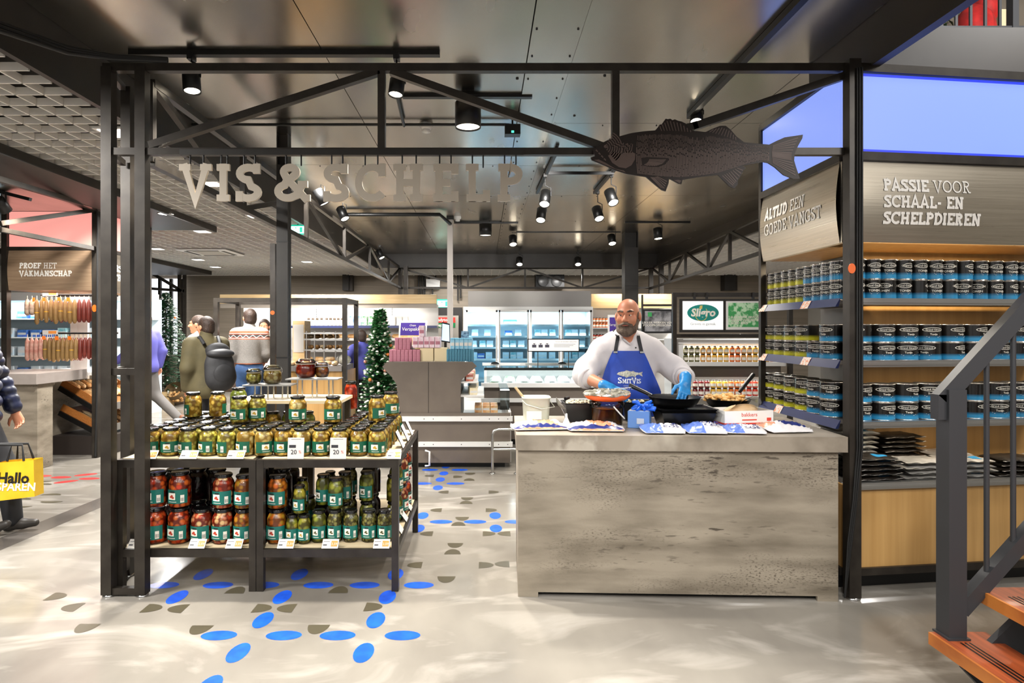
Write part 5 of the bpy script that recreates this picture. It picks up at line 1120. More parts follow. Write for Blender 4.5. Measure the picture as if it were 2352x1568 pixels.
# glass door fridges on the rear
RD = 12.0; rx = lambda px: X(px, RD); rz = lambda py: Z(py, RD)
t = T('glass_door_fridge', 'row of four lit glass-door fridges below a grey panel at the rear', 'fridge', (rx(1215), RD, 0))
coldm = M('fridge_liner', '#d6ecf6', .4); steelg = M('grey_steel_panel', '#8d8985', .35, .5)
MB().b2((rx(1075), RD+.02, rz(706)), (rx(1357), RD+.06, rz(668))).build('header_panel', steelg, t)
MB().b2((rx(1064), RD, rz(712)), (rx(1362), RD+.7, rz(704))).build('top', wht, t)
for px in (1064, 1357): MB().b2((rx(px), RD, 0), (rx(px+5), RD+.7, rz(712))).build('side_wall', wht, t)
MB().b2((rx(1069), RD+.64, .06), (rx(1357), RD+.7, rz(712))).build('back_wall', coldm, t)
MB().b2((rx(1069), RD, 0), (rx(1357), RD+.64, .3)).build('base', wht, t)
shz = [rz(824), rz(797), rz(771), rz(745)]+[.62, .36]
for z in shz:
    MB().b2((rx(1070), RD+.08, z-.02), (rx(1357), RD+.62, z)).build('shelf', wht, t); MB().b2((rx(1070), RD+.06, z-.035), (rx(1357), RD+.08, z+.005)).build('price_strip', wht, t)
edges = [1069, 1144, 1216, 1288, 1360]
for i in range(4):
    a, b_ = rx(edges[i])+.01, rx(edges[i+1])-.01; z0, z1 = .3, rz(712)
    d = MB()
    for xx_ in (a, b_-.035): d.b2((xx_, RD-.04, z0), (xx_+.035, RD, z1))
    for zz in (z0, z1-.04): d.b2((a, RD-.04, zz), (b_, RD, zz+.04))
    d = d.build('door_frame', wht if i % 2 == 0 else ALU, t); MB().b2((a+.035, RD-.03, z0), (b_-.035, RD-.02, z1-.04)).build('door_glass', glass('door_glass', '#dff2fb', .2), d)
    MB().b2((b_-.03, RD-.07, 1.0), (b_-.012, RD-.04, 1.5)).build('door_handle', ALU, d)
    MB().b2((a-.008, RD+.01, .35), (a+.004, RD+.03, z1-.05)).build('led_strip', M('cold_led', '#ffffff', .4, emit=5, ecol='#d4efff'), t)
for i in range(4): lamp('AREA', ((rx(edges[i])+rx(edges[i+1]))/2, RD+.12, rz(714)), 22, (.78, .93, 1), size=.6, sy=.1, target=((rx(edges[i])+rx(edges[i+1]))/2, RD+.4, .2))
for z in (shz[0], shz[1], shz[2]): lamp('AREA', (rx(1213), RD+.1, z-.04+.27), 16, (.78, .93, 1), size=2.4, sy=.04, target=(rx(1213), RD+.5, z-.2))
fc = [M('fridge_white', '#e9f1f5', .35, var=(12, '#c4dbe8')), M('fridge_blue', '#4d7fc4', .35, var=(12, '#2f4c9e')), M('fridge_teal', '#6fb6c0', .35, var=(12, '#d9eef0')), M('fridge_meat', '#b0554c', .35, var=(12, '#e3b8a9')), M('fridge_can_white', '#d5dce4', .35, var=(12, '#8d2f3a'))]
FPK = [proto_box('chilled_pack', 'pack', w, .1, h, [fc[k], wht]) for k, w, h in ((0, .15, .15), (1, .17, .12), (2, .14, .15), (3, .14, .14))]+[proto_box('chilled_pack', 'pack', .075, .075, .17, [fc[4], fc[3]])]
fkinds = {3: ((0, 3), (1, 1, 2), (4, 4, 4, 4, 4, 4), (2, 0)), 2: ((0, 0), (1, 0), (2, 0, 2), (2, 0, 0)), 1: ((0, 2, 0), (0, 2, 0), (0, 0), (0, 0)), 0: ((0, 1, 0), (0, 2, 0), (0, 0, 0), (0, 2, 0))}
for s_, rows in fkinds.items():
    for d_, ks in enumerate(rows):
        a, b_ = rx(edges[d_])+.09, rx(edges[d_+1])-.09
        for i, k in enumerate(ks):
            dup(FPK[k], (a+(b_-a)*(i+.5)/len(ks)+R.uniform(-.02, .02), RD+.2, shz[s_]+.0008), R.uniform(-.1, .1), f'chilled pack on shelf {("four", "three", "two", "one")[s_]} from the top behind the {ORD[d_]} fridge door, {ORD[i]} along', 'packs in the glass-door fridges', .85)
# sauce shelves, frame and store sign right of the chef
SD = 8.3; sx = lambda px: X(px, SD); sz = lambda py: Z(py, SD)
t = T('sauce_bay', 'white sauce shelf bay in a dark steel frame behind the chef, right side', 'shelf unit', (sx(1650), SD, 0))
MB().b2((sx(1544), SD-.03, 0), (sx(1553), SD+.03, sz(672))).build('frame_post', STEEL, t); MB().b2((sx(1810), SD-.03, 0), (sx(1819), SD+.03, sz(672))).build('frame_post', STEEL, t)
for y0_, y1_ in ((682, 672), (775, 767)): MB().b2((sx(1553), SD-.025, sz(y0_)), (sx(1810), SD+.025, sz(y1_))).build('frame_beam', STEEL, t)
MB().b2((sx(1556), SD+.05, .05), (sx(1572), SD+.6, sz(778))).build('side_panel', wht, t); MB().b2((sx(1572), SD+.58, .05), (sx(1810), SD+.62, sz(778))).build('back_panel', wht, t)
MB().b2((sx(1556), SD+.04, sz(793)+.02), (sx(1810), SD+.62, sz(780))).build('canopy', wht, t); lamp('AREA', (sx(1680), SD+.2, sz(793)), 9, (1, .96, .9), size=1.3, sy=.1)
lamp('AREA', (sx(1680), SD+.12, sz(868)), 5, (1, .96, .9), size=1.3, sy=.06)
MB().b2((sx(1572), SD+.08, sz(835)), (sx(1810), SD+.58, sz(832))).build('shelf', wht, t); MB().b2((sx(1578), SD+.05, sz(841)), (sx(1810), SD+.08, sz(832))).build('price_strip', wht, t)
MB().b2((sx(1572), SD+.03, sz(916)), (sx(1810), SD+.58, sz(911))).build('shelf', wht, t)
MB().b2((sx(1572), SD+.2, sz(868)), (sx(1810), SD+.56, sz(842))).build('grey_recess', M('recess_grey', '#59544f', .6), t)
def sauce(name, col, r=.036, h=.11):
    t = T(name, 'jar', 'jar'); MB().lathe([(0, 0), (r*.9, 0), (r, .006), (r, h*.72), (r*.8, h*.84), (r*.72, h*.86)], 14).build('jar_body', M('sauce_'+col, col, .25, coat=.3), t)
    MB().lathe([(r*.74, h*.86), (r*.74, h), (0, h)], 14).build('lid', BLACK, t); MB().lathe([(r+.001, h*.2), (r+.001, h*.56)], 10, (0, 0, 0), -PI/2-1.2, -PI/2+1.2).build('label', lwhite, t); return freeze(t)
SJ = {k: sauce('sauce_jar', c) for k, c in (('y', '#dba93a'), ('r', '#6e1717'), ('o', '#d5681f'), ('e', '#c93b22'), ('g', '#5d5a2e'), ('b', '#c48a3c'))}
CNM = {'y': 'yellow', 'r': 'dark red', 'o': 'orange', 'e': 'bright red', 'g': 'dark green', 'b': 'amber'}
for lay in range(2):
    for i in range(17):
        k = 'gggbbyyyoobbyyybb'[i]; dup(SJ[k], (sx(1584+i*13.6), SD+.17, sz(832)+.0006+lay*.111), R.uniform(-.3, .3), f'{CNM[k]} sauce jar, {("lower", "upper")[lay]} layer under the store sign, {ORD[i]} from the chef side', 'jars on the upper sauce shelf')
        k = 'yrrryyyoooeeyyyrr'[i]; dup(SJ[k], (sx(1590+i*14), SD+.13, sz(911)+.0006+lay*.111), R.uniform(-.3, .3), f'{CNM[k]} sauce jar, {("lower", "upper")[lay]} layer on the bottom sauce shelf, {ORD[i]} from the chef side', 'jars on the lower sauce shelf')
t = T('store_sign', 'white framed sign with a teal oval store logo behind the chef', 'sign', (sx(1610), SD-.06, sz(763)))
MB().b2((sx(1558), SD-.08, sz(763)), (sx(1658.5), SD-.04, sz(687))).build('frame', DARK, t); MB().b2((sx(1563.5), SD-.085, sz(757)), (sx(1655.5), SD-.08, sz(692))).build('board', M('lit_sign_white', '#f4f4f2', .4, emit=.35, ecol='#ffffff'), t)
m = MB(); c = Vector((sx(1609.5), SD-.0855, sz(718.5))); tl = M('logo_teal', '#12897f', .45); U = Vector((1, 0, 0))
m.prism(arc(0, 0, 36/F*SD, 19/F*SD, 0, 360, 30)[:-1], c, U, ZV, .001); ov = m.build('logo_oval', tl, t)
m = MB(); text_mb(m, 'Sligro', .145, c+Vector((0, -.0015, -.045)), U+Vector((0, 0, .0)), Vector((.12, 0, 1)), .001, bold=.035); m.build('logo_word', lwhite, ov)
m = MB(); gold = M('logo_gold', '#d8c26a', .45); k_ = SD/F
ribbon(m, [(px*k_, py*k_) for px, py in arc(-4, 0, 14, 17, 150, 400, 20)], .008, c+Vector((0, -.0012, -.01)), U, ZV, .0005); m.prism([(-9*k_, 8*k_), (-2*k_, 9*k_), (-1*k_, 17*k_), (-7*k_, 16*k_)], c+Vector((0, -.0012, 0)), U, ZV, .0006); m.build('logo_flourish', gold, ov)
m = MB(); text_mb(m, 'Groots in gemak', .05, c+Vector((0, 0, -28*k_)), U, ZV, .001); m.build('slogan', M('slogan_grey', '#8d9390', .5), t)
t = T('field_poster', 'framed poster of green leaves with white capitals, beside the store sign', 'poster', (sx(1705), SD-.06, sz(763)))
MB().b2((sx(1659.2), SD-.08, sz(763)), (sx(1756), SD-.04, sz(687))).build('frame', DARK, t); bd = MB().b2((sx(1662), SD-.085, sz(757)), (sx(1752), SD-.08, sz(692))).build('board', WHITE, t)
MB().b2((sx(1667), SD-.0865, sz(751)), (sx(1752), SD-.085, sz(696))).build('leaf_picture', M('leaf_print', '#3fa35a', .5, var=(16, '#c9ecc4', None, .46, .58, 8)), bd)
m = MB()
for k, s_ in enumerate(('ELKE VOOR GEZOND,', 'VERANTWOORD EN', 'GOED ETEN')): text_mb(m, s_, .042, (sx(1673), SD-.088, sz(731+k*6.5)), U, ZV, .001, 'L', .02)
m.build('poster_text', lwhite, bd)
t = T('hanging_lamp_box', 'slim black hanger boxes above the framed signs', 'hanger', (sx(1600), SD, sz(684))); t2 = t
for px in (1592, 1620, 1726): MB().b2((sx(px)-.012, SD-.07, sz(687)), (sx(px)+.012, SD-.03, sz(672)-.0)).build('hook', DARK, t)
# framed grey poster, purple sign and back shelf beside the column
BD = 10.0; t = T('glass_poster', 'dark framed grey photo poster behind the chef shoulder', 'poster', (X(1510, BD), BD, Z(765, BD)))
MB().b2((X(1478, BD), BD, Z(765, BD)), (X(1543, BD), BD+.03, Z(710, BD))).build('frame', BLACK, t); q = MB().b2((X(1481, BD), BD-.004, Z(761, BD)), (X(1541, BD), BD, Z(714, BD))).build('picture', M('grey_photo', '#8e8c8e', .5, var=(7, '#3d3b3e', None, .4, .6, 3)), t)
m = MB().b2((X(1488, BD), BD-.006, Z(727, BD)), (X(1497, BD), BD-.004, Z(717, BD))).build('green_logo', M('green_logo', '#2f8f4a', .5), q)
m = MB(); text_mb(m, 'LEKKER WERKEN VOOR', .05, (X(1513, BD), BD-.006, Z(743, BD)), U, ZV, .001); text_mb(m, 'FOODPROFESSIONALS', .05, (X(1513, BD), BD-.006, Z(749, BD)), U, ZV, .001); m.build('poster_text', lwhite, q)
MB().b2((X(1476, BD), BD+.04, 0), (X(1479, BD), BD+.09, Z(676, BD))).b2((X(1479, BD), BD+.04, Z(703, BD)), (X(1545, BD), BD+.07, Z(698, BD))).build('stand', STEEL, t)
t = T('purple_sign', 'white bordered purple sign half hidden behind the chef head', 'sign', (X(1425, BD), BD+.2, 0))
MB().b2((X(1402, BD), BD+.2, Z(772, BD)), (X(1452, BD), BD+.22, Z(722, BD))).build('board', WHITE, t); q = MB().b2((X(1406, BD), BD+.196, Z(768, BD)), (X(1448, BD), BD+.2, Z(728, BD))).build('purple_panel', M('sign_purple', '#43288c', .45), t); MB().b2((X(1426, BD), BD+.2, 0), (X(1428, BD), BD+.23, Z(770, BD))).build('pole', STEEL, t)
m = MB(); text_mb(m, 'Versproducten', .06, (X(1427, BD), BD+.194, Z(748, BD)), U, Vector((.2, 0, 1)), .001); m.build('script_text', lwhite, q)
WD = 13.4; t = T('rear_shelf', 'rear wall shelf bay with a lit wood header, right of the fridges', 'shelf unit', (X(1450, WD), WD, 0))
MB().b2((X(1364, WD), WD+.3, Z(706, WD)), (X(1560, WD), WD+.34, Z(673, WD))).build('wood_header', M('pale_wood_header', '#cdb183', .5, var=(6, '#bfa070', (.2, 3, 4))), t); MB().b2((X(1364, WD), WD+.5, 0), (X(1560, WD), WD+.54, Z(706, WD))).build('back_panel', M('back_panel_grey', '#b3afaa', .6), t)
lamp('AREA', (X(1460, WD), WD+.15, Z(668, WD)), 10, WARM, size=1.6, sy=.1, target=(X(1460, WD), WD+.3, Z(700, WD)))
for z in (Z(752, WD), Z(779, WD), Z(806, WD)): MB().b2((X(1364, WD), WD+.2, z-.02), (X(1560, WD), WD+.5, z)).build('shelf', wht, t)
for lv, (py, ks) in enumerate(((752, 'ooooo'), (779, 'eeeee'))):
    for lay in range(2 if lv == 0 else 1):
        for i in range(5): dup(SJ[ks[i]], (X(1369+i*7.6, WD), WD+.3, Z(py, WD)+.0008+lay*.111), 0, f'{CNM[ks[i]]} jar on the {("upper", "lower")[lv]} rear shelf beside the fridges, {("bottom", "top")[lay]} layer, {ORD[i]} along', 'jars on the rear wall shelf')
# ------------------------------------------------------------------ bakery: wall shelves, kiosk frame, counter
BW = 14.0; bx_ = lambda px: X(px, BW); bz = lambda py: Z(py, BW)
pwood = M('pale_wood_header', '#cdb183'); greyp = M('back_panel_grey', '#b3afaa')
t = T('bakery_wall_unit', 'long rear bakery wall unit with a pale wood header strip', 'shelf unit', (bx_(800), BW, 0))
MB().b2((bx_(505), BW, bz(697)), (bx_(1003), BW+.04, bz(676))).build('wood_header', pwood, t); MB().b2((bx_(505), BW+.02, bz(707)), (bx_(1003), BW+.05, bz(697))).build('taupe_rail', M('taupe_board', '#8d8378', .5), t)  # taupe strip below the wood header
MB().b2((bx_(540), BW+.5, 0), (bx_(1003), BW+.54, bz(697))).build('back_panel', greyp, t)
lamp('AREA', (bx_(770), BW+.2, bz(700)), 26, NEUT, size=4.0, sy=.1, target=(bx_(770), BW+.3, 1))
for z in (bz(748), bz(777), bz(803), bz(830)): 
    s_ = MB().b2((bx_(660), BW+.1, z-.02), (bx_(1003), BW+.5, z)).build('shelf', wht, t); MB().b2((bx_(660), BW+.08, z-.05), (bx_(1003), BW+.1, z+.006)).build('price_strip', navy if z > 1.6 else ALU, s_)
m = MB()
for px in (713, 803, 893):
    for k in range(9): m.b2((bx_(px)-.008, BW+.49, bz(738-k*4)), (bx_(px)+.008, BW+.5, bz(740-k*4)+.035))
m.build('rail_slots', BLACK, t)
wj = T('white_label_jar', 'jar', 'jar'); MB().lathe([(0, 0), (.045, 0), (.05, .01), (.05, .12), (.03, .15)], 12).build('jar_body', M('cream_jar', '#e6dcc4', .4), wj); MB().lathe([(.035, .15), (.035, .2), (0, .2)], 12).build('lid', M('brown_lid', '#4c3a26', .4), wj); freeze(wj)
for i, px in enumerate((703, 713, 723, 733, 745, 754, 763, 772, 781)): dup(wj, (bx_(px), BW+.2, bz(748)+.0008), 0, f'cream jar with brown lid on the top bakery wall shelf, {ORD[i]} from the column', 'cream jars on the bakery wall', .92)
BGP = [proto_box('snack_bag', 'bag', .14, .1, .24, [m_, wht], .35, .02) for m_ in (M('bag_blue', '#3f94cf', .35, var=(12, '#e4eef4')), M('bag_green', '#2f9c56', .35, var=(12, '#dff0d8')), M('bag_red', '#c8745c', .35, var=(12, '#f0dcd0')), M('bag_white', '#e9e4dc', .4))]
for i, (px, k) in enumerate(((803, 0), (820, 0), (834, 1), (849, 1), (866, 2), (878, 2), (900, 3), (915, 3), (930, 3))): dup(BGP[k], (bx_(px), BW+.2, bz(748)+.0008), R.uniform(-.2, .2), f'{("blue", "green", "reddish", "white")[k]} snack bag on the top bakery wall shelf, {ORD[i]} past the frame post', 'snack bags on the bakery wall')
crust = M('bread_crust', '#b98447', .6, var=(9, '#dcb886')); crust2 = M('floury_crust', '#d9c39c', .6, var=(9, '#a97c48')); rustic = M('seed_loaf', '#9b6c38', .6, var=(12, '#c79a62'))
def loaf(mat_, L=.24, r=.06):
    t = T('bread_loaf', 'bread', 'bread'); m = MB(); vs = []
    for j in range(9):
        f = j/8; q = r*math.sqrt(max(.03, 1-(2*f-1)**4)); vs += [(-L/2+L*f, q*1.15*math.cos(a), max(0, r*.8+q*.85*math.sin(a))) for a in np.linspace(0, 2*PI, 13)[:-1]]
    m.add(vs, [(j*12+i, j*12+(i+1) % 12, j*12+12+(i+1) % 12, j*12+12+i)[::-1] for j in range(8) for i in range(12)], True); m.build('crust', mat_, t)
    m = MB()
    for k in (-.25, 0, .25): m.ell((k*L, 0, r*1.6), (.008, r*.6, .004), 8, 4, Matrix.Rotation(.5, 3, 'Z'))
    m.build('score_marks', crust2, t); return freeze(t)
LV = [loaf(crust), loaf(crust2), loaf(rustic), loaf(crust2, .46, .034), loaf(crust, .5, .036)]
LN = ('golden', 'floury', 'dark seeded', 'floury baguette-shaped', 'golden baguette-shaped')
for s_, (py, x0_, n_) in enumerate(((777, 700, 11), (803, 700, 11), (830, 700, 10))):
    for i in range(n_): k = R.randrange(3); dup(LV[k], (bx_(x0_+i*26), BW+.26, bz(py)+.0008), R.uniform(-.2, .2), f'{LN[k]} loaf on the {ORD[s_+1]} bakery wall shelf, {ORD[i]} from the column', 'loaves on the bakery wall')
# kiosk frame + counter
QD = 8.6; qx = lambda px: X(px, QD); qz = lambda py: Z(py, QD); QX = qx(792); QB = 9.36
t = T('bakery_kiosk', 'dark steel bakery kiosk frame on an oak-fronted counter, left of the tree', 'kiosk', (qx(720), QD, 0))
for x, y in ((QX, QD), (QX, QB), (qx(497), QD), (qx(497), QB)): MB().b2((x-.03, y-.03, 0), (x+.03, y+.03, qz(684))).build('post', STEEL, t)
for y in (QD, QB): MB().b2((qx(497), y-.028, qz(684)-.06), (QX, y+.028, qz(684)-.001)).build('top_beam', STEEL, t)
for x in (QX, qx(497)): MB().b2((x-.028, QD, qz(684)-.061), (x+.028, QB, qz(684)-.002)).build('side_beam', STEEL, t)
cx0 = qx(625)
MB().b2((cx0, QD-.01, .1), (QX-.035, QD+.03, qz(852))).b2((QX-.02, QD+.035, .1), (QX+.0, QB-.035, qz(852))).build('oak_front', oak, t); MB().b2((cx0-.03, QD-.05, qz(852)), (QX-.032, QB-.035, qz(840))).build('worktop', M('worktop_grey', '#7c7672', .4), t)
MB().b2((cx0, QD+.05, 0), (QX-.05, QB-.05, .1)).build('plinth', BLACK, t)
t = T('bread_rack', 'chrome wire bread rack standing on the bakery counter', 'rack', (qx(735), QD+.3, qz(840)))
for px in (697, 716, 738, 765): MB().tube([(qx(px), QD+.15, qz(840)), (qx(px), QD+.15, qz(760))], .01, 6).build('upright', ALU, t)
for py in (764, 778, 803):
    MB().b2((qx(690), QD+.14, qz(py)-.02), (qx(782), QD+.55, qz(py))).build('shelf', ALU, t)
for s_, (py, n_) in enumerate(((778, 5), (803, 6))):
    for i in range(n_): k = R.randrange(3); dup(LV[k], (qx(700+i*15), QD+.32, qz(py)+.0008), PI/2+R.uniform(-.2, .2), f'{LN[k]} loaf on the {("upper", "lower")[s_]} chrome rack shelf, {ORD[i]} from the column', 'loaves on the chrome rack', .62)
for i in range(7): k = (1, 4, 0, 2, 0, 1, 1)[i] % 3; dup(LV[k], (qx(668+i*16.5), QD+.06, qz(840)+.0008), PI/2+R.uniform(-.1, .1), f'{LN[k]} loaf lying on the bakery counter, {ORD[i]} from the column', 'loaves on the bakery counter', .68)
t = T('wrapped_bundle', 'white wrapped bundle by the corner post of the bakery kiosk', 'bundle', (qx(780), QD, qz(840))); MB().ell((qx(779), QD+.28, qz(840)+.075), (.11, .09, .075), 12, 8).build('wrap', M('white_wrap', '#e6e2d8', .4, var=(20, '#c9c4ae')), t); MB().ell((qx(779), QD+.28, qz(840)+.15), (.03, .03, .02), 8, 5).build('knot', M('white_wrap', '#e6e2d8'), t)
t = T('wooden_display_box', 'pale wooden display box beside the dark column on the bakery counter', 'box', (qx(672), QD+.3, qz(840)))
MB().b2((qx(662), QD+.2, qz(840)+.001), (qx(690), QD+.5, qz(736))).build('case', M('pale_wood_header', '#cdb183'), t); MB().b2((qx(664), QD+.196, qz(810)), (qx(688), QD+.2, qz(745))).build('front', greyp, t)
# poster on the aisle end
t = T('purple_poster', 'purple poster with white script in a white frame behind the gondola', 'poster', (X(950, 9.5), 9.5, 0))
f_ = lambda px, py: (X(px, 9.5), 9.5, Z(py, 9.5))
a = MB().add([f_(915, 795), f_(976, 795), f_(982, 736), f_(917, 736)]+[tuple(Vector(f_(*p))+Vector((0, .03, 0))) for p in ((915, 795), (976, 795), (982, 736), (917, 736))], [(0, 1, 2, 3), (7, 6, 5, 4), (0, 4, 5, 1), (1, 5, 6, 2), (2, 6, 7, 3), (3, 7, 4, 0)]).build('frame', WHITE, t)
MB().add([tuple(Vector(f_(*p))-Vector((0, .003, 0))) for p in ((919, 770), (973, 770), (977, 741), (921, 741))], [(0, 1, 2, 3)]).build('purple_panel', M('sign_purple', '#43288c', .45), t); MB().add([tuple(Vector(f_(*p))-Vector((0, .003, 0))) for p in ((919, 792), (972, 792), (973, 770), (919, 770))], [(0, 1, 2, 3)]).build('food_picture', M('pastry_print', '#d9953d', .5, var=(10, '#f3d9a4')), t)
m = MB(); text_mb(m, 'Verspakket', .075, Vector(f_(948, 759))-Vector((0, .006, 0)), U, Vector((.15, 0, 1)), .001); text_mb(m, 'Onze', .045, Vector(f_(948, 749))-Vector((0, .006, 0)), U, Vector((.15, 0, 1)), .001); m.build('script_text', lwhite, t)
MB().b2((X(945, 9.5), 9.51, 0), (X(948, 9.5), 9.54, Z(790, 9.5))).build('pole', STEEL, t)
# rear wall: electrics, door and red/green sign
ED = 17.45; ex = lambda px: X(px, ED); ez = lambda py: Z(py, ED)
t = T('service_cupboard', 'grey wall cupboard with red and green lettered strips by the duct column', 'cupboard', (ex(1018), ED, 0)); MB().b2((ex(984), ED-.3, 0), (ex(1054), ED, ez(725))).build('body', M('cupboard_grey', '#9b948a', .5), t)
MB().b2((ex(963), ED-.02, 0), (ex(1062), ED, ez(706))).build('dark_surround', M('dark_recess', '#24211f', .6), t)
for tx, y0_, y1_, c_ in (('readytogo', 741, 729, '#c8342a'), ('diepvries', 752, 742, '#1d7a42')):
    q = MB().b2((ex(991), ED-.31, ez(y0_)), (ex(1047), ED-.3, ez(y1_))).build('strip', M('strip_'+c_, c_, .5), t); m = MB(); text_mb(m, tx, .12, (ex(1019), ED-.312, ez((y0_+y1_)/2)-.035), U, ZV, .001, bold=.02); m.build('strip_text', lwhite, q)
t = T('electrical_box', 'white electrical box with conduits high on the rear wall', 'electrical box', (ex(995), ED, ez(664))); MB().b2((ex(980), ED-.15, ez(664)), (ex(1011), ED, ez(642))).build('box', wht, t); MB().b2((ex(990), ED-.1, ez(683)), (ex(1002), ED, ez(676))).build('junction', wht, t)
for k, px in enumerate((962, 967, 972, 976)): MB().tube([(ex(px), ED-.06, ez(622)), (ex(px), ED-.06, ez(690+k*6)), (ex(px+8), ED-.06, ez(698+k*6))], .025, 6).build('conduit', DARK, t)
for px, y0_, y1_ in ((986, 622, 642), (994, 664, 676), (1001, 622, 642), (1052, 622, 690), (1058, 622, 685)): MB().tube([(ex(px), ED-.06, ez(y0_)), (ex(px), ED-.06, ez(y1_))], .025, 6).build('conduit', DARK, t)
t = T('ventilation_unit', 'black fan unit high on the rear wall behind the truss', 'ventilator', (ex(1260), ED, ez(665))); MB().b2((ex(1228), ED-.4, ez(664)), (ex(1292), ED, ez(632))).build('housing', BLACK, t)
for k in range(2): MB().lathe([(.1, 0), (.22, 0), (.22, .02), (.1, .02)], 18).mesh
for k, px in enumerate((1245, 1275)): m = MB().lathe([(0, 0), (.14, .0), (.15, .03)], 16); m.v = [(ex(px)+v[0], ED-.41-v[2], ez(648)+v[1]) for v in m.v]; m.build('fan_grille', M('grille_grey', '#5a5a5a', .4, .5), t)
def stub(lab, px0, px1, y0_, y1_): 
    t = T('wall_pier', lab, 'pier', (ex((px0+px1)/2), ED, ez(y1_))); MB().b2((ex(px0), ED-.3, ez(y1_)), (ex(px1), ED, ez(y0_))).build('pier', DARK, t); MB().b2((ex(px1), ED-.2, ez(y1_)), (ex(px1+7), ED, ez(y0_))).build('flange', STEEL, t)
stub('dark steel wall pier above the bakery wall unit', 792, 806, 626, 668); stub('dark steel wall pier on the rear wall, far right', 1655, 1680, 632, 668)
# ------------------------------------------------------------------ Christmas trees
ndl = M('fir_needles', '#1f4a2a', .6, var=(8, '#123018')); ndl2 = M('tree_leaves', '#4c8c54', .55, var=(8, '#2c6638')); snow = M('white_blossom', '#ece6dc', .5); bark = M('bark', '#4b3a28', .8)
def xmas(lab, x, y, z0, h, rad, leafm, nwhite, seed, nbr=150, tier=0):
    rn = random.Random(seed); t = T('christmas_tree', lab, 'christmas tree', (x, y, z0)); c = Vector((x, y, z0))
    MB().tube([c, c+ZV*h*.5, c+ZV*h*.97], [.035, .022, .006], 8).build('trunk', bark, t)
    m = MB(); tips = []
    for k in range(nbr):
        f = (k/nbr)**.85; zz = .1*h+.9*h*f; r_ = rad*(1-f)**.8*(.75+.25*rn.random())+.03; a = k*2.39996+rn.uniform(-.2, .2)
        d = Vector((math.cos(a), math.sin(a), 0)); p0 = c+ZV*zz; p1 = p0+d*r_+ZV*(-.12*r_ if tier else .1*r_); tips.append((p1, d))
        nn = 14 if r_ > .12 else 8
        for j in range(nn):
            g = (j+.6)/nn; b0 = p0.lerp(p1, g)
            for s_ in (-1, 1, 0):
                L = (.075 if leafm is ndl2 else .06)*(1.15-.4*g)*rn.uniform(.8, 1.3); sd = Vector((-d.y, d.x, 0))*s_
                e = (d*.7+sd*.9+ZV*rn.uniform(-.35, .45)).normalized(); w = e.cross(ZV); w = w.normalized()*(.016 if leafm is ndl2 else .009)
                m.add([b0-w, b0+e*L*.5-w*1.3+ZV*.006, b0+e*L, b0+e*L*.5+w*1.3-ZV*.004], [(0, 1, 2, 3)])
    tag(m.build('foliage', leafm, t), None, kind='stuff')
    wb = MB()
    for k in range(nwhite):
        p, d = rn.choice(tips); q = p-d*rn.uniform(-.01, .07)+ZV*rn.uniform(-.02, .03)
        wb.ell(q, ((.022, .022, .017) if leafm is ndl2 else (.016, .016, .013)), 6, 4)
    tag(wb.build('white_tufts', snow, t), None, kind='stuff')
    for k in range(12):
        p, d = tips[rn.randrange(int(nbr*.75))]; mm = M('ornament_orange', '#d5783a', .3) if k % 2 else M('ornament_copper', '#c98a78', .25, .4)
        MB().ell(p+d*.01-ZV*.03, (.026, .026, .026), 10, 7).build('bauble', mm, t)
    m = MB().lathe([(0, 0), (rad*.45, 0), (rad*.5, .12), (rad*.42, .13)], 16, c-ZV*.0); m.build('pot', M('tree_pot', '#5b4a38', .7), t)
    return t
xmas('white flecked christmas tree beside the gondola with pink boxes', X(873, 8.3), 8.3, 0, Z(713, 8.3), .33, ndl2, 560, 3, 210)
xmas('tall dark green christmas tree behind the three-post column', X(381, 13.2), 13.2, 0, Z(672, 13.2), .78, ndl, 230, 5, 240, 1)
c = Vector((X(409, 13.0), 13.0, 0)); t = T('potato_basket', 'tipped wicker basket of potatoes at the foot of the dark tree', 'basket', tuple(c)); m = MB().lathe([(.02, 0), (.15, .02), (.2, .2), (.19, .3)], 16); q = Matrix.Rotation(.9, 3, 'X'); m.v = [tuple(c+Vector((0, .05, .17))+q @ Vector(v)) for v in m.v]; m.build('wicker', M('wicker', '#6b5638', .8, bump=(40, .5)), t)
m = MB()
for k in range(40): m.ell(c+Vector((R.uniform(-.15, .15), -.12+R.uniform(-.08, .06), .1+R.uniform(0, .2))), (.04, .03, .03), 7, 5, Matrix.Rotation(R.uniform(0, 6), 3, 'Z'))
tag(m.build('potatoes', M('potato', '#c79b62', .7, var=(10, '#a8763e')), t), None, kind='stuff')
t = T('wooden_crate', 'small pale crate under the dark tree beside the basket', 'crate', (X(378, 13.0), 12.75, 0)); x = X(376, 12.75)
for k in range(3): MB().b2((x-.12, 12.72, .02+.1*k), (x+.12, 12.74, .1+.1*k)).build('slat', M('crate_wood', '#b99a6c', .7), t)
MB().b2((x-.12, 12.74, .0), (x+.12, 12.95, .3)).build('box', M('crate_wood', '#b99a6c'), t)
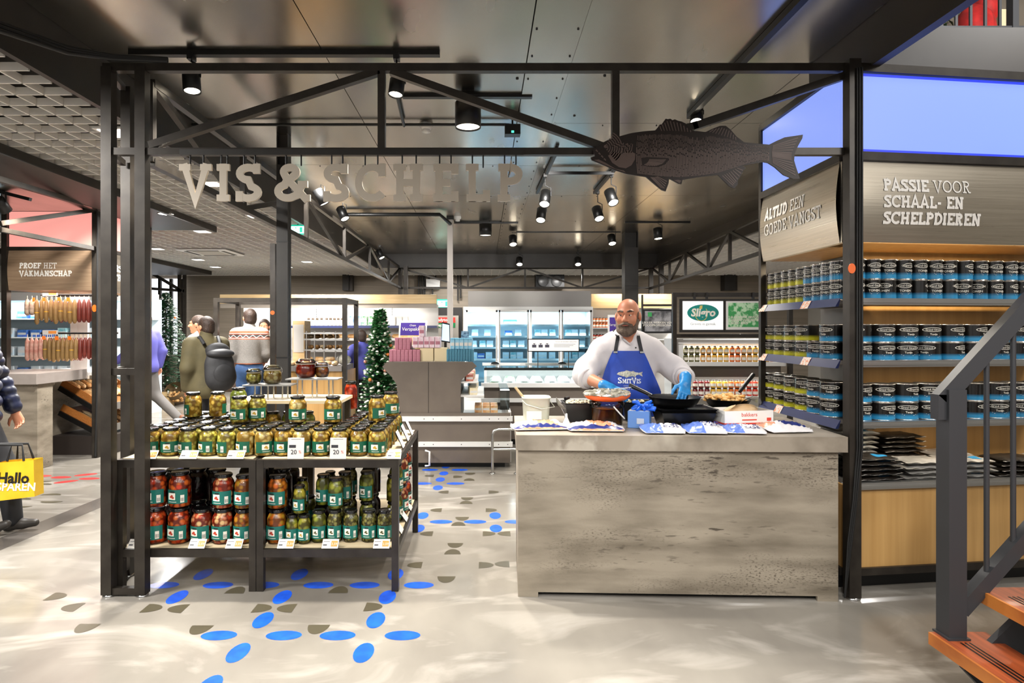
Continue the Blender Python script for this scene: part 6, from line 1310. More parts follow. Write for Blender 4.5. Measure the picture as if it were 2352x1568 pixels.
# ------------------------------------------------------------------ left kiosk: sausages, bread, red light box
VD = 7.67; VX = -4.88; VL = X(14, VD); VB = 8.85; vz = lambda py: Z(py, VD)
red = M('red_lightbox', '#d98a80', .35, emit=.6, ecol='#ffaaa0'); brush2 = M('brushed_copper_sheet', '#c4a78a', .3, .5, var=(3, '#b3977c', (1, 1, 14)), bump=(3, .04, (.4, .4, 3)))
t = T('sausage_kiosk', 'left kiosk with a glowing red light box over a brushed sign and hanging sausages', 'kiosk', (VX, VD, 0))
for x, y in ((VX, VD), (VL, VD), (VX, VB), (VX-.06, VD+.1)): MB().b2((x-.035, y-.035, 0), (x+.035, y+.035, 3.14)).build('post', STEEL, t)
for z in (3.12, 2.625):
    MB().bar((VL, VD, z), (VX, VD, z), .045).build('beam', STEEL, t); MB().bar((VX, VD, z), (VX, VB, z), .045).build('beam', STEEL, t)
MB().bar(P(0, 513, 6.5), (VX, VD-.05, 3.1), .05).build('brace', STEEL, t); MB().bar(P(0, 527, 6.5), (VX, VD-.05, 2.62), .05).build('brace', STEEL, t); MB().bar(P(-40, 400, 5.2), (VX, VD-.05, 3.14), .05).build('brace', STEEL, t)
MB().b2((VL+.04, VD+.0, 2.65), (VX-.04, VD+.08, 3.095)).build('light_box', red, t, 'glowing red front light box'); MB().b2((VX-.08, VD+.14, 2.65), (VX, VB-.04, 3.095)).build('light_box', red, t, 'glowing red side light box')
sg = MB(); bow(sg, Vector((VL+.04, VD-.01, 0)), Vector((1, 0, 0)), Vector((0, -1, 0)), VX-VL-.08, 2.10, 2.6); sg.b2((VL+.04, VD-.008, 2.1), (VX-.04, VD+.03, 2.6)); sg = sg.build('brushed_sign', brush2, t, 'copper toned sign with pale slab lettering')
m = MB(); o = Vector((X(49, VD), VD-.036, Z(617, VD)))
slab(m, 'PROEF', .072, .2, o, U, ZV, .0006); slab(m, 'HET', .072, .11, o+U*slab_w('PROEF ', .072, .2), U, ZV, .0006); slab(m, 'VAKMANSCHAP', .072, .2, o-ZV*.098, U, ZV, .0006); conform(m, None, Vector((0, -1, 0)), .026, 2.1, 2.6); m.build('sign_lettering', letm, sg)
sg = MB(); bow(sg, Vector((VX+.01, VD+.1, 0)), Vector((0, 1, 0)), Vector((1, 0, 0)), VB-VD-.14, 2.10, 2.6); sg.b2((VX-.04, VD+.1, 2.1), (VX+.008, VB-.04, 2.6)); sg = sg.build('brushed_sign', brush, t, 'grey side sign with white slab lettering')
m = MB(); o = Vector((VX+.042, VD+.18, 2.37)); vv = Vector((0, 1, 0)); slab(m, 'WORST VOL', .085, .18, o, vv, ZV, .0006); slab(m, 'EENS', .085, .12, o+vv*slab_w('WORST VOL ', .085, .18), vv, ZV, .0006); slab(m, 'AUTHENTIEK', .085, .2, o-ZV*.12, vv, ZV, .0006); conform(m, None, Vector((1, 0, 0)), .032, 2.1, 2.6); m.build('sign_lettering', letm, sg)
MB().b2((VL+.04, VD+.04, 2.1), (VX-.03, VB, 2.12)).build('canopy_board', oakin, t); lamp('AREA', ((VL+VX)/2, VD+.35, 2.08), 12, (1, .82, .72), size=1.0, sy=.5); lamp('AREA', (VX-.25, 8.3, 2.08), 12, (1, .86, .75), size=.3, sy=.9)
MB().b2((VL+.4, VD+.6, .9), (VX-.5, VD+.64, 2.1)).build('back_board', wht, t)
for z, y in ((2.06, VD+.26), (1.56, VD+.26), (2.06, VD+.5), (1.56, VD+.5)): MB().tube([(VL+.25, y, z), (VX-.03, y, z)], .012, 8).build('hanging_rod', BLACK, t)
MB().b2((VL+.1, VD+.16, 1.02), (VX-.04, VB, 1.06)).build('shelf', wht, t); MB().b2((VX-.7, VD+.15, .0), (VX+.08, VB, .24)).build('plinth', M('kiosk_plinth', '#2e2723', .5), t); MB().b2((VX-.72, VD+.12, .24), (VX-.68, VB, 1.02)).build('inner_panel', conc, t)
MB().prism(arc(0, 0, .03, .045, 0, 360, 16)[:-1], (VX, VD-.036, Z(708, VD)), U, ZV, .003).build('orange_number_tag', om, t)
MB().tube([(VX+.04, VD-.045, 3.1), (VX+.05, VD-.06, 2.2), (VX+.04, VD-.05, .9), (VX+.02, VD-.05, .02)], .012, 6).build('power_cable', M('black_rubber', '#101010'), t)
# sausages
def saus(name, m_, L, r, tagm=None):
    t = T(name, 'sausage', 'sausage'); MB().lathe([(0, -L), (r*.5, -L+.004), (r, -L+.03), (r*1.02, -L*.6), (r*.92, -.09), (r*.4, -.05), (.006, -.045)], 10).build('casing', m_, t); MB().tube([(0, 0, .0), (0, 0, -.06)], .004, 5).build('string', M('twine', '#d8ccb0', .8), t)
    if tagm: MB().b2((-r*.8, -.012-.03, -.075), (r*.8, -.01-.03, -.025)).build('paper_tag', tagm, t)
    if tagm: MB().lathe([(r*1.03, -L*.60), (r*1.05, -L*.57)], 10).build('band', M('yellow_band', '#d9a52a', .5), t)
    return freeze(t)
tanm = M('tan_sausage', '#8f7040', .55, var=(9, '#755730')); redm = M('dark_sausage', '#6e2a20', .45, var=(9, '#511a15')); palm = M('pale_mould_sausage', '#c4b09a', .6, var=(12, '#6b3a30')); pinkm = M('pink_sausage', '#b8796a', .5, var=(12, '#d8b8a4'))
orp = M('orange_tag', '#ee7a1e', .5)
SG = {'t': saus('tan_sausage', tanm, .36, .026, orp), 'r': saus('dark_red_sausage', redm, .34, .026), 'u': saus('tan_sausage', tanm, .35, .026), 'p': saus('mottled_sausage', palm, .27, .036), 'k': saus('pink_sausage', pinkm, .33, .028)}
SGN = {'t': 'tan sausage with orange tag', 'r': 'dark red sausage', 'p': 'fat mottled sausage', 'k': 'pink labelled sausage', 'u': 'plain tan sausage'}
for lv, z, seq, rows in ((0, 2.047, 'pptutuututurrrr', 2), (1, 1.547, 'kkkktuutuuturrrr', 2)):
    n_ = len(seq)
    for row in range(rows):
        for i, k in enumerate(seq):
            if row: k = 'r' if i > 1 else k
            dup(SG[k], (X(63+i*(215-63)/(n_-1), VD+.26)+(.03 if row else 0), VD+.26+.24*row, z-.0), R.uniform(-.3, .3), f'{SGN[k]}, {("upper", "lower")[lv]} {("front", "rear")[row]} rod, {ORD[i]} from the outer kiosk post', 'sausages hanging in the left kiosk', R.uniform(.92, 1.06))
for lv, z in enumerate((2.075, 1.575)):
    t = T('price_card', ('upper', 'lower')[lv]+' white price card clipped on the sausage rod in the left kiosk', 'price card', (X(115, VD+.24), VD+.24, z)); MB().b2((X(98, VD+.24), VD+.235, z-.03), (X(133, VD+.24), VD+.24, z+.025)).build('card', cardm, t); MB().b2((X(112, VD+.24), VD+.234, z-.02), (X(130, VD+.24), VD+.235, z+.015)).build('print', cardo, t)
lamp('AREA', (VX-.05, 8.3, 1.0), 9, (1, .85, .7), size=.08, sy=.8, target=(VX-.35, 8.3, .4))
# kiosk counter
cc_ = T('kiosk_counter', 'grey concrete-look counter with thick slab in front of the sausage kiosk', 'counter', (-5.4, 7.3, 0))
MB().b2((-5.92, 6.9, .985), (-5.07, 7.79, 1.105)).build('worktop', M('pale_concrete', '#938a84', .5, var=(5, '#857c76')), cc_); MB().b2((-5.9, 6.97, .003), (-5.11, 7.22, .985)).build('body', conc, cc_)
MB().b2((-5.9, 7.23, .003), (-5.6, 7.75, .985)).build('return_panel', conc, cc_)
# slanted bread racks
for lv, (za, zb_) in enumerate(((.89, .56), (.57, .28))):
    t = T('bread_tray', ('upper', 'lower')[lv]+' slanted bread tray on the side of the left kiosk', 'tray', (-5.2, 8.3, zb_), 0, 'slanted bread trays')
    a, b_ = Vector((-5.45, 0, za)), Vector((-4.90, 0, zb_)); d = (b_-a).normalized(); nn = Vector((-d.z, 0, d.x)); nn = nn if nn.z > 0 else -nn
    for y in (7.83, 8.78): MB().add([(a+Vector((0, y, 0))), (b_+Vector((0, y, 0))), (b_+nn*.09+Vector((0, y, 0))), (a+nn*.09+Vector((0, y, 0)))]+[(a+Vector((0, y+.02, 0))), (b_+Vector((0, y+.02, 0))), (b_+nn*.09+Vector((0, y+.02, 0))), (a+nn*.09+Vector((0, y+.02, 0)))], [(0, 1, 2, 3), (7, 6, 5, 4), (0, 4, 5, 1), (2, 6, 7, 3), (1, 5, 6, 2), (3, 7, 4, 0)]).build('side_board', M('tray_wicker', '#9c5f25', .6, bump=(60, .6)), t)
    MB().bar(a+Vector((0, 7.82, -.03)), b_+Vector((0, 7.82, -.03)), .03, .06).build('side_rail', BLACK, t)
    MB().add([a+Vector((0, 7.85, .012)), b_+Vector((0, 7.85, .012)), b_+Vector((0, 8.78, .012)), a+Vector((0, 8.78, .012)), a+Vector((0, 7.85, 0)), b_+Vector((0, 7.85, 0)), b_+Vector((0, 8.78, 0)), a+Vector((0, 8.78, 0))], [(0, 1, 2, 3), (7, 6, 5, 4), (0, 4, 5, 1), (1, 5, 6, 2), (2, 6, 7, 3), (3, 7, 4, 0)]).build('tray_floor', M('tray_floor', '#6e4a26', .6), t)
    MB().bar(b_+Vector((.02, 7.83, .04)), b_+Vector((.02, 8.8, .04)), .02, .09).build('front_rail', ALU, t)
    ang = math.atan2(b_.z-a.z, b_.x-a.x)
    for i in range(8):
        k = (4, 3, 0, 3, 4, 2, 3, 4)[i] if lv else (0, 1, 2, 1, 0, 1, 2, 1)[i]; p = a.lerp(b_, .55)+Vector((0, 7.93+i*.115, .022))
        dup(LV[k], p, (0, -ang, 0) if k > 2 else (0, -ang, R.uniform(-.1, .1)), f'{LN[k]} loaf in the {("upper", "lower")[lv]} slanted kiosk tray, {ORD[i]} from the front', 'loaves in the kiosk trays', .8)
        if lv == 0: dup(LV[k], a.lerp(b_, .18)+Vector((0, 7.93+i*.115, .022)), (0, -ang, 0), f'{LN[k]} loaf high in the upper slanted kiosk tray, {ORD[i]} from the front', 'loaves in the kiosk trays', .7)
# kiosk ceilings (dark boards with metal sheet)
ks = MB().b2((-10.8, 3.8, 3.09), (-4.03, 9.1, 3.13)).build('ceiling_kiosk', bm); struct(ks); MB().b2((-10.6, 4.0, 3.085), (-4.75, 7.6, 3.09)).build('metal_sheet', cm, ks)
struct(MB().b2((-10.8, 3.78, 3.06), (-4.0, 3.8, 3.148)).b2((-4.03, 3.78, 3.06), (-4.0, 9.12, 3.148)).build('trim_6', bm)); struct(MB().b2((-10.8, 11.6, 3.05), (-7.15, 16.0, 3.148)).build('trim_7', bm))
track('short black lighting track above the left kiosk, left edge', P(-60, 425, 6.5)+Vector((0, 0, .0)), P(70, 458, 6.5), .04)
spot('lit spotlight at the extreme left above the red light box', 4, 470, 6.4, .06, .16, (.02, .75, -.7), 2.95, 110, 90, 'left kiosk spotlights')
t = T('soffit_light', 'small oval light in the dark kiosk soffit right of the column', 'light', P(381, 485, 7.8)); c = P(381, 485, 7.8); MB().lathe([(0, 3.086), (.09, 3.086)], 18, (c.x, c.y, 0)).build('lens', LIT, t); MB().lathe([(.09, 3.088), (.1, 3.08), (.1, 3.089)], 18, (c.x, c.y, 0)).build('ring', BLACK, t)
# lit wall fridge far left, bright window behind the tree
t = T('wall_fridge', 'brightly lit open wall fridge at the far left behind the kiosk', 'fridge', (-8.2, 11.5, 0)); MB().b2((-9.9, 12.0, 0), (-6.4, 12.1, 2.2)).build('back_wall', M('fridge_liner', '#bfe2f2'), t)
MB().b2((-9.9, 11.3, 2.15), (-6.4, 12.0, 2.3)).build('canopy', wht, t); MB().b2((-9.9, 11.3, 0), (-6.4, 12.0, .35)).build('base', wht, t)
lamp('AREA', (-8.1, 11.4, 2.12), 45, (.8, .93, 1), size=3.2, sy=.1, target=(-8.1, 11.9, .5))
for k, z in enumerate((.75, 1.12, 1.47, 1.82)):
    MB().b2((-9.9, 11.45, z-.02), (-6.4, 12.0, z)).build('shelf', wht, t)
    for i in range(13): kk = R.choice((0, 1, 2, 0)); dup(FPK[kk], (-9.75+i*.25, 11.6, z+.0008), R.uniform(-.1, .1), f'chilled pack on shelf {("four", "three", "two", "one")[k]} from the top of the left wall fridge, {ORD[i]} along', 'packs in the left wall fridge', 1.15)
wn = struct(MB().b2((X(340, 17.4), 17.38, .9), (X(418, 17.4), 17.42, Z(640, 17.4))).build('window_1', M('bright_window', '#ffffff', .3, emit=1.1, ecol='#f2f6ff'))); m = MB()
for px in (340, 366, 392, 418): m.b2((X(px, 17.3)-.04, 17.3, .9), (X(px, 17.3)+.04, 17.37, Z(640, 17.3)))
m.build('window_frame', STEEL, wn)
t = T('window_truss', 'dark steel frame and brace in front of the bright rear window', 'frame', (X(420, 16.4), 16.4, 0)); f_ = lambda px, py: P(px, py, 16.4)
for a, b_ in (((412, 625), (412, 830)), ((424, 620), (424, 830)), ((345, 625), (418, 668)), ((340, 662), (424, 668))): MB().bar(f_(*a) if a[1] < 700 else f_(*a), (f_(*b_).x, 16.4, 0) if b_[1] == 830 else f_(*b_), .07).build('bar', STEEL, t)
# air conditioning cassette and flush lights in the grid ceilings
c = Vector((X(485, 12.0), 12.0, 3.13)); t = T('ceiling_cassette', 'white ceiling air-conditioning cassette in the open grid', 'air conditioner', tuple(c)); MB().box(c, (.95, .95, .03), None, .01).build('panel', wht, t); MB().box(c-ZV*.017, (.5, .5, .008)).build('intake', M('grille_pale', '#b5b0a8', .6), t)
for s_ in (-1, 1): MB().box(c+Vector((0, .36*s_, -.017)), (.6, .06, .006)).build('vent_slot', DARK, t); MB().box(c+Vector((.36*s_, 0, -.017)), (.06, .6, .006)).build('vent_slot', DARK, t)
for i, (px, py) in enumerate(((268, 302), (485, 420), (465, 530), (360, 570), (455, 595), (495, 612), (590, 495), (660, 612), (705, 600))):
    D = F*1.55/(CY-py); x = X(px, D); t = T('grid_light', f'small flush light in the left white grid ceiling, {ORD[i]} going towards the rear', 'ceiling light', (x, D, 3.14), 0, 'flush lights in the white grid'); MB().b2((x-.12, D-.12, 3.135), (x+.12, D+.12, 3.149)).build('frame', wht, t); MB().b2((x-.095, D-.095, 3.132), (x+.095, D+.095, 3.135)).build('diffuser', M('soft_glow', '#ffffff', .4, emit=3, ecol='#fff6ea'), t)
# ------------------------------------------------------------------ staircase, front right
railm = M('anthracite_rail', '#38393c', .45, .3); trd = M('red_brown_tread', '#a8522c', .38, var=(5, '#7c3a1e', (8, .6, 1), .35, .65, 6), coat=.2); nose = M('tread_edge', '#c47a35', .45, var=(5, '#9a5220', (8, .6, 1)))
st = T('staircase', 'steel and red-brown timber staircase rising at the front right', 'staircase', (2.1, 2.8, 0))
rise, go, Y0 = .205, .213, 2.81
for k in range(9):
    x = 2.06+go*k; z = rise*(k+1)+.005
    b = MB(); b.mat(0).b2((x, 1.5, z-.055), (x+.25, Y0, z)); 
    b.mat(1).b2((x-.012, 1.5, z-.055), (x, Y0, z+.0)); s_ = b.build('tread', [trd, nose], st)
    m = MB()
    for o in (.055, .075, .095): m.b2((x+o, 1.5, z), (x+o+.008, Y0-.1, z+.0015))
    m.build('grip_strips', BLACK, s_)
ry = 2.775; x0 = X(2185, ry)
MB().b2((x0-.04, ry-.04, rise+.006), (x0+.04, ry+.04, Z(893, ry))).build('newel_post', railm, st); MB().b2((x0-.05, ry-.05, rise+.005), (x0+.05, ry+.05, rise+.014)).build('base_plate', railm, st)
sl = rise/go; a = Vector((X(2160, ry), ry, Z(918, ry))); bv = Vector((1, 0, 1.10)); 
MB().bar(a, a+bv*1.6, .05, .07).build('handrail', railm, st); MB().b2((X(2146, ry), ry-.025, Z(962, ry)), (X(2172, ry), ry+.025, Z(905, ry))).build('handrail_end', railm, st)
c = Vector((x0+.035, ry, Z(1400, ry))); MB().bar(c, c+Vector((1, 0, 1.12))*1.6, .05, .06).build('lower_rail', railm, st)
for px in (2266, 2327): 
    x = X(px, ry); MB().tube([(x, ry, c.z+(x-c.x)*1.12), (x, ry, a.z+(x-a.x)*1.1)], .011, 8).build('baluster', railm, st)
for k in range(6):
    x = X(2327, ry)+.121*(k+1); MB().tube([(x, ry, c.z+(x-c.x)*1.12), (x, ry, a.z+(x-a.x)*1.1)], .011, 8).build('baluster', railm, st)
MB().bar((2.2, 2.72, .02), (2.2+1.7, 2.72, .02+1.63), .03, .2).build('stringer', railm, st)
# ------------------------------------------------------------------ mezzanine edge, upper right
MZ = 6.0; mw = M('mezzanine_white', '#c9ccd2', .6); 
struct(MB().b2((3.9, MZ, Z(165, MZ)), (9.3, MZ+.35, Z(76, MZ))).build('wall_mezzanine', mw)); struct(MB().b2((3.9, MZ-.02, Z(84, MZ)), (9.3, MZ+.02, Z(70, MZ))).build('trim_8', M('grey_capping', '#8b8d90', .5)))
t = T('mezzanine_railing', 'grey bar railing along the upper floor edge, top right', 'railing', (5.5, MZ+.1, Z(72, MZ)))
MB().b2((3.9, MZ+.06, Z(66, MZ)), (9.3, MZ+.12, Z(52, MZ))).build('bottom_rail', railm, t); MB().b2((3.9, MZ+.06, Z(72, MZ)+1.02), (9.3, MZ+.12, Z(72, MZ)+1.08)).build('top_rail', railm, t)
for k in range(12):
    x = X(2178+k*34, MZ); MB().b2((x-.012, MZ+.08, Z(66, MZ)), (x+.012, MZ+.1, Z(72, MZ)+1.03)).build('baluster', railm, t)
for px in (2344,): MB().b2((X(px, MZ)-.03, MZ+.05, Z(76, MZ)), (X(px, MZ)+.03, MZ+.13, Z(72, MZ)+1.1)).build('post', railm, t)
zf = Z(76, MZ)+.002
c = Vector((X(2255, 6.5), 6.6, zf)); t = T('red_santa_heap', 'bright red Santa figure, built as a plain heap, behind the upper railing', 'figure', tuple(c)); m = MB()
m.ell(c+Vector((0, 0, .3)), (.2, .18, .3), 16, 10).ell(c+Vector((-.12, .05, .2)), (.16, .15, .2), 14, 8).ell(c+Vector((.1, 0, .55)), (.15, .14, .2), 14, 8); m.build('cloth', M('red_plush', '#c2140f', .7, var=(9, '#8d0b08')), t)  # rounded red lumps standing in for a Santa figure
t = T('upstairs_fir', 'green fir branch heap beside the red Santa figure upstairs', 'greenery', (X(2192, 6.5), 6.6, zf)); m = MB(); rn = random.Random(2)
for k in range(260):
    p = Vector((X(2192, 6.5), 6.6, zf))+Vector((rn.gauss(0, .1), rn.gauss(0, .08), abs(rn.gauss(.2, .15)))); e = Vector((rn.uniform(-1, 1), rn.uniform(-1, 1), rn.uniform(-.3, 1))).normalized()*.09; w = e.cross(ZV).normalized()*.012; m.add([p-w, p+e, p+w], [(0, 1, 2)])
tag(m.build('sprigs', M('fir_needles', '#1f4a2a'), t), None, kind='stuff')
for i, (px, c_) in enumerate(((2318, '#cfae7c'), (2340, '#d9c6a0'))): t = T('kraft_box', ('kraft box beside the red Santa figure upstairs', 'paler kraft box by the upstairs railing post')[i], 'box', (X(px, 6.5), 6.7, zf)); MB().b2((X(px, 6.5)-.1, 6.6, zf), (X(px, 6.5)+.08, 6.8, zf+.35+.2*i)).build('carton', M('kraft'+c_, c_, .6), t); MB().b2((X(px, 6.5)-.03, 6.595, zf+.02), (X(px, 6.5)+.02, 6.6, zf+.3)).build('tape', WHITE, t)
struct(MB().b2((3.9, 7.2, 4.3), (9.3, 7.3, 7.0)).build('wall_upstairs', M('upstairs_cream', '#6b6255', .7))); struct(MB().b2((3.9, MZ+.35, Z(120, MZ)), (9.3, 7.3, Z(76, MZ))).build('floor_upstairs', M('upstairs_floor', '#8f8578', .5)))
lamp('AREA', (5.4, 3.0, 5.4), 150, NEUT, size=1.2, target=(5.6, 6.0, 4.4))  # added unseen area lamp that brightens the mezzanine wall
# ------------------------------------------------------------------ flat foil packs and back stock in the corner unit
fl = [M('foil_pack_dark', '#3b352f', .3, .2, var=(14, '#221e1a')), M('foil_pack_silver', '#b9b6b0', .3, .5, var=(10, '#e9e6e0')), M('foil_pack_blue', '#2f8fc4', .35)]
def flatpack(i):
    t = T('flat_foil_pack', 'pack', 'pack'); rn = random.Random(i); m = MB()
    def fn(a, b_): x, y = 2*a-1, 2*b_-1; return ((x*.15)*(1-.04*abs(y)), y*.1, .011*(1-x**6)*(1-y**4)+.012+.004*math.sin(9*x+i)*math.cos(6*y))
    m.grid(fn, 12, 8); m.grid(lambda a, b_: (lambda p: (p[0], p[1], .004))(fn(1-a, b_)), 12, 8); k = 13
    m.build('foil', fl[i % 2 if i < 4 else 0], t)
    m = MB(); m.grid(lambda a, b_: (-.152+.304*a, -.102+.018*b_, .010+.003*math.sin(14*a+i)), 10, 1); m.build('crimped_edge', M('foil_edge', '#d4d0c8', .35), t)
    if i % 3 == 0: m = MB(); m.grid(lambda a, b_: (lambda p: (p[0], p[1], p[2]+.0015))(fn(.55+.25*a, .15+.3*b_)), 4, 4); m.build('blue_print', fl[2], t)
    return freeze(t)
FPs = [flatpack(i) for i in range(6)]
n_ = 0
for s_, (off, cnt, dy) in enumerate(((.09, 5, .135), (.42, 4, .135), (.75, 4, .135), (1.08, 4, .135), (1.41, 4, .135), (.1, 10, .348), (.45, 8, .348), (.8, 4, .348))):
    for k in range(cnt): dup(FPs[(n_*5+k) % 6], K0+ku*(off+.13+R.uniform(-.02, .02))+kv*(dy+R.uniform(-.004, .004))+ZV*(.667+.031*k), KA+R.uniform(-.08, .08), f'flat foil pack, {ORD[k]} from the bottom of the {ORD[s_]} pile under the bottom can shelf', 'flat foil packs in the corner unit'); n_ += 1
for k in range(6): dup(FPs[k % 6], (LX+.2, 4.3+R.uniform(-.02, .02), .667+.031*k), PI/2+R.uniform(-.05, .05), f'flat foil pack in the side bay pile, {ORD[k]} from the bottom, near the demo counter', 'flat foil packs in the side bay')
for k in range(0): dup(FPs[(k+2) % 6], (LX+.2, 3.97+R.uniform(-.02, .02), .667+.031*k), PI/2+R.uniform(-.05, .05), f'flat foil pack in the side bay pile by the corner post, {ORD[k]} from the bottom', 'flat foil packs in the side bay')
# back-to-back stock shelf seen through the gaps
ssm = [M('sachet_cream', '#dccfae', .5, var=(20, '#8c6d48')), M('sachet_red', '#c32a3e', .45, var=(20, '#e6a0a4')), M('sachet_orange', '#d9643a', .45, var=(20, '#f0d0b4'))]
SS = [proto_box('sachet_box', 'box', .08, .1, .1, [m_, wht]) for m_ in ssm]
for lv, z in enumerate((1.60, 1.235)):
    t = T('rear_stock_shelf', ('upper', 'lower')[lv]+' dark shelf of small boxes seen through the gap above the cans', 'shelf', (2.75, 4.55, z)); MB().b2((LX+.5, 4.42, z-.02), (3.35, 4.72, z)).build('board', shelfm, t); MB().b2((LX+.5, 4.40, z-.04), (3.35, 4.42, z+.005)).build('price_strip', navy, t); MB().b2((LX+.5, 4.7, .7), (LX+.52, 4.72, z-.02)).build('bracket', STEEL, t)
    for i in range(7): k = (0, 0, 0, 1, 2, 2, 1)[i]; dup(SS[k], (LX+.56+i*.095, 4.5, z+.0006), R.uniform(-.05, .05), f'{("cream", "red", "orange")[k]} small box on the {("upper", "lower")[lv]} rear stock shelf, {ORD[i]} from the side bay', 'boxes on the rear stock shelves')
# ------------------------------------------------------------------ people: bodies as one smooth surface from blended limbs
def field(prims, res, k=.03, pad=.03):
    A = np.array
    bb = []
    for p in prims:
        if p[0] == 'c': a, b, ra, rb = A(p[1], float), A(p[2], float), p[3], p[4]; m = max(ra, rb); bb.append((np.minimum(a, b)-m, np.maximum(a, b)+m))
        elif p[0] in 'e': c, r = A(p[1], float), A(p[2], float); m = max(r); bb.append((c-m, c+m))
    lo = np.min([b[0] for b in bb], 0)-pad; hi = np.max([b[1] for b in bb], 0)+pad
    n = np.ceil((hi-lo)/res).astype(int)+1; f = np.full(n, 1.0, np.float32)
    def sub(l, h): i0 = np.maximum(((l-lo)/res).astype(int)-1, 0); i1 = np.minimum(((h-lo)/res).astype(int)+2, n); return i0, i1
    for p in prims:
        kk = p[5] if len(p) > 5 and p[0] == 'c' else (p[4] if len(p) > 4 and p[0] in 'eE' else k)
        if p[0] == 'c': a, b, ra, rb = A(p[1], float), A(p[2], float), p[3], p[4]; m = max(ra, rb)+kk+2*res; l, h = np.minimum(a, b)-m, np.maximum(a, b)+m
        elif p[0] in 'eE': c, r = A(p[1], float), A(p[2], float); m = max(r)+kk+2*res; l, h = c-m, c+m
        else: l, h = lo, hi
        i0, i1 = sub(l, h)
        if (i1 <= i0).any(): continue
        g = [lo[d]+res*np.arange(i0[d], i1[d]) for d in range(3)]; x, y, z = np.meshgrid(*g, indexing='ij', sparse=True)
        if p[0] == 'c':
            d = b-a; L = max(float(d@d), 1e-9); t = np.clip(((x-a[0])*d[0]+(y-a[1])*d[1]+(z-a[2])*d[2])/L, 0, 1)
            s = np.sqrt((x-a[0]-t*d[0])**2+(y-a[1]-t*d[1])**2+(z-a[2]-t*d[2])**2)-(ra+(rb-ra)*t)
        elif p[0] in 'eE':
            X_, Y_, Z_ = x-c[0], y-c[1], z-c[2]
            if len(p) > 3 and p[3] is not None: q = A(p[3]); X_, Y_, Z_ = q[0][0]*X_+q[1][0]*Y_+q[2][0]*Z_, q[0][1]*X_+q[1][1]*Y_+q[2][1]*Z_, q[0][2]*X_+q[1][2]*Y_+q[2][2]*Z_
            k0 = np.sqrt((X_/r[0])**2+(Y_/r[1])**2+(Z_/r[2])**2); k1 = np.sqrt((X_/r[0]**2)**2+(Y_/r[1]**2)**2+(Z_/r[2]**2)**2)+1e-9; s = k0*(k0-1)/k1
        elif p[0] == 'cut': nn = A(p[2], float); s = (x-p[1][0])*nn[0]+(y-p[1][1])*nn[1]+(z-p[1][2])*nn[2]
        sl = tuple(slice(i0[d], i1[d]) for d in range(3)); o = f[sl]
        if p[0] == 'E': hh = np.maximum(kk-np.abs(o+s), 0)/kk; f[sl] = np.maximum(o, -s)+hh*hh*kk*.25
        elif p[0] == 'cut': f[sl] = np.maximum(o, s)
        else: hh = np.maximum(kk-np.abs(o-s), 0)/kk; f[sl] = np.minimum(o, s)-hh*hh*kk*.25
    return f, lo, res
def skin_net(mb, fld):
    f, lo, res = fld; ins = f < 0; n = np.array(f.shape)-1
    c = np.zeros(n, int); acc = np.zeros(tuple(n)+(3,), np.float64); cnt = np.zeros(n)
    corners = [(i, j, k) for i in (0, 1) for j in (0, 1) for k in (0, 1)]; S_ = lambda o: tuple(slice(o[d], o[d]+n[d]) for d in range(3))
    for a in corners:
        c += ins[S_(a)]
        for d in range(3):
            if a[d] == 0:
                b = list(a); b[d] = 1; va, vb = f[S_(a)], f[S_(b)]; x = (va < 0) != (vb < 0); t = np.where(x, va/np.where(x, va-vb, 1), 0)
                for e in range(3): acc[..., e] += np.where(x, a[e]+(t if e == d else 0), 0)
                cnt += x
    act = cnt > 0; idx = np.full(n, -1); idx[act] = np.arange(act.sum())
    co = np.argwhere(act)+acc[act]/cnt[act][:, None]; vs = lo+co*res; faces = []
    for d in range(3):
        e, g = (d+1) % 3, (d+2) % 3; sh = [slice(None)]*3; s0 = [slice(None)]*3; s1 = [slice(None)]*3
        s0[d] = slice(0, -1); s1[d] = slice(1, None); a, b = ins[tuple(s0)], ins[tuple(s1)]
        P_ = np.argwhere(a != b); P_ = P_[(P_[:, e] > 0) & (P_[:, g] > 0) & (P_[:, e] < f.shape[e]-1) & (P_[:, g] < f.shape[g]-1)]
        if not len(P_): continue
        def at_(de, dg): q = P_.copy(); q[:, e] += de; q[:, g] += dg; return idx[q[:, 0], q[:, 1], q[:, 2]]
        quad = np.stack([at_(-1, -1), at_(0, -1), at_(0, 0), at_(-1, 0)], 1); fl = a[P_[:, 0], P_[:, 1], P_[:, 2]]
        quad[~fl] = quad[~fl][:, ::-1]; faces.append(quad)
    if faces:
        q = np.concatenate(faces); q = q[(q >= 0).all(1)]; mb.add(vs.tolist(), q.tolist(), True)
    return mb
def blob_mesh(prims, res, name, mat_, parent, k=.03, label=None): fl_ = field(prims, res, k); return skin_net(MB(), fl_).build(name, mat_, parent, label), fl_
V3 = lambda *a: Vector(a)
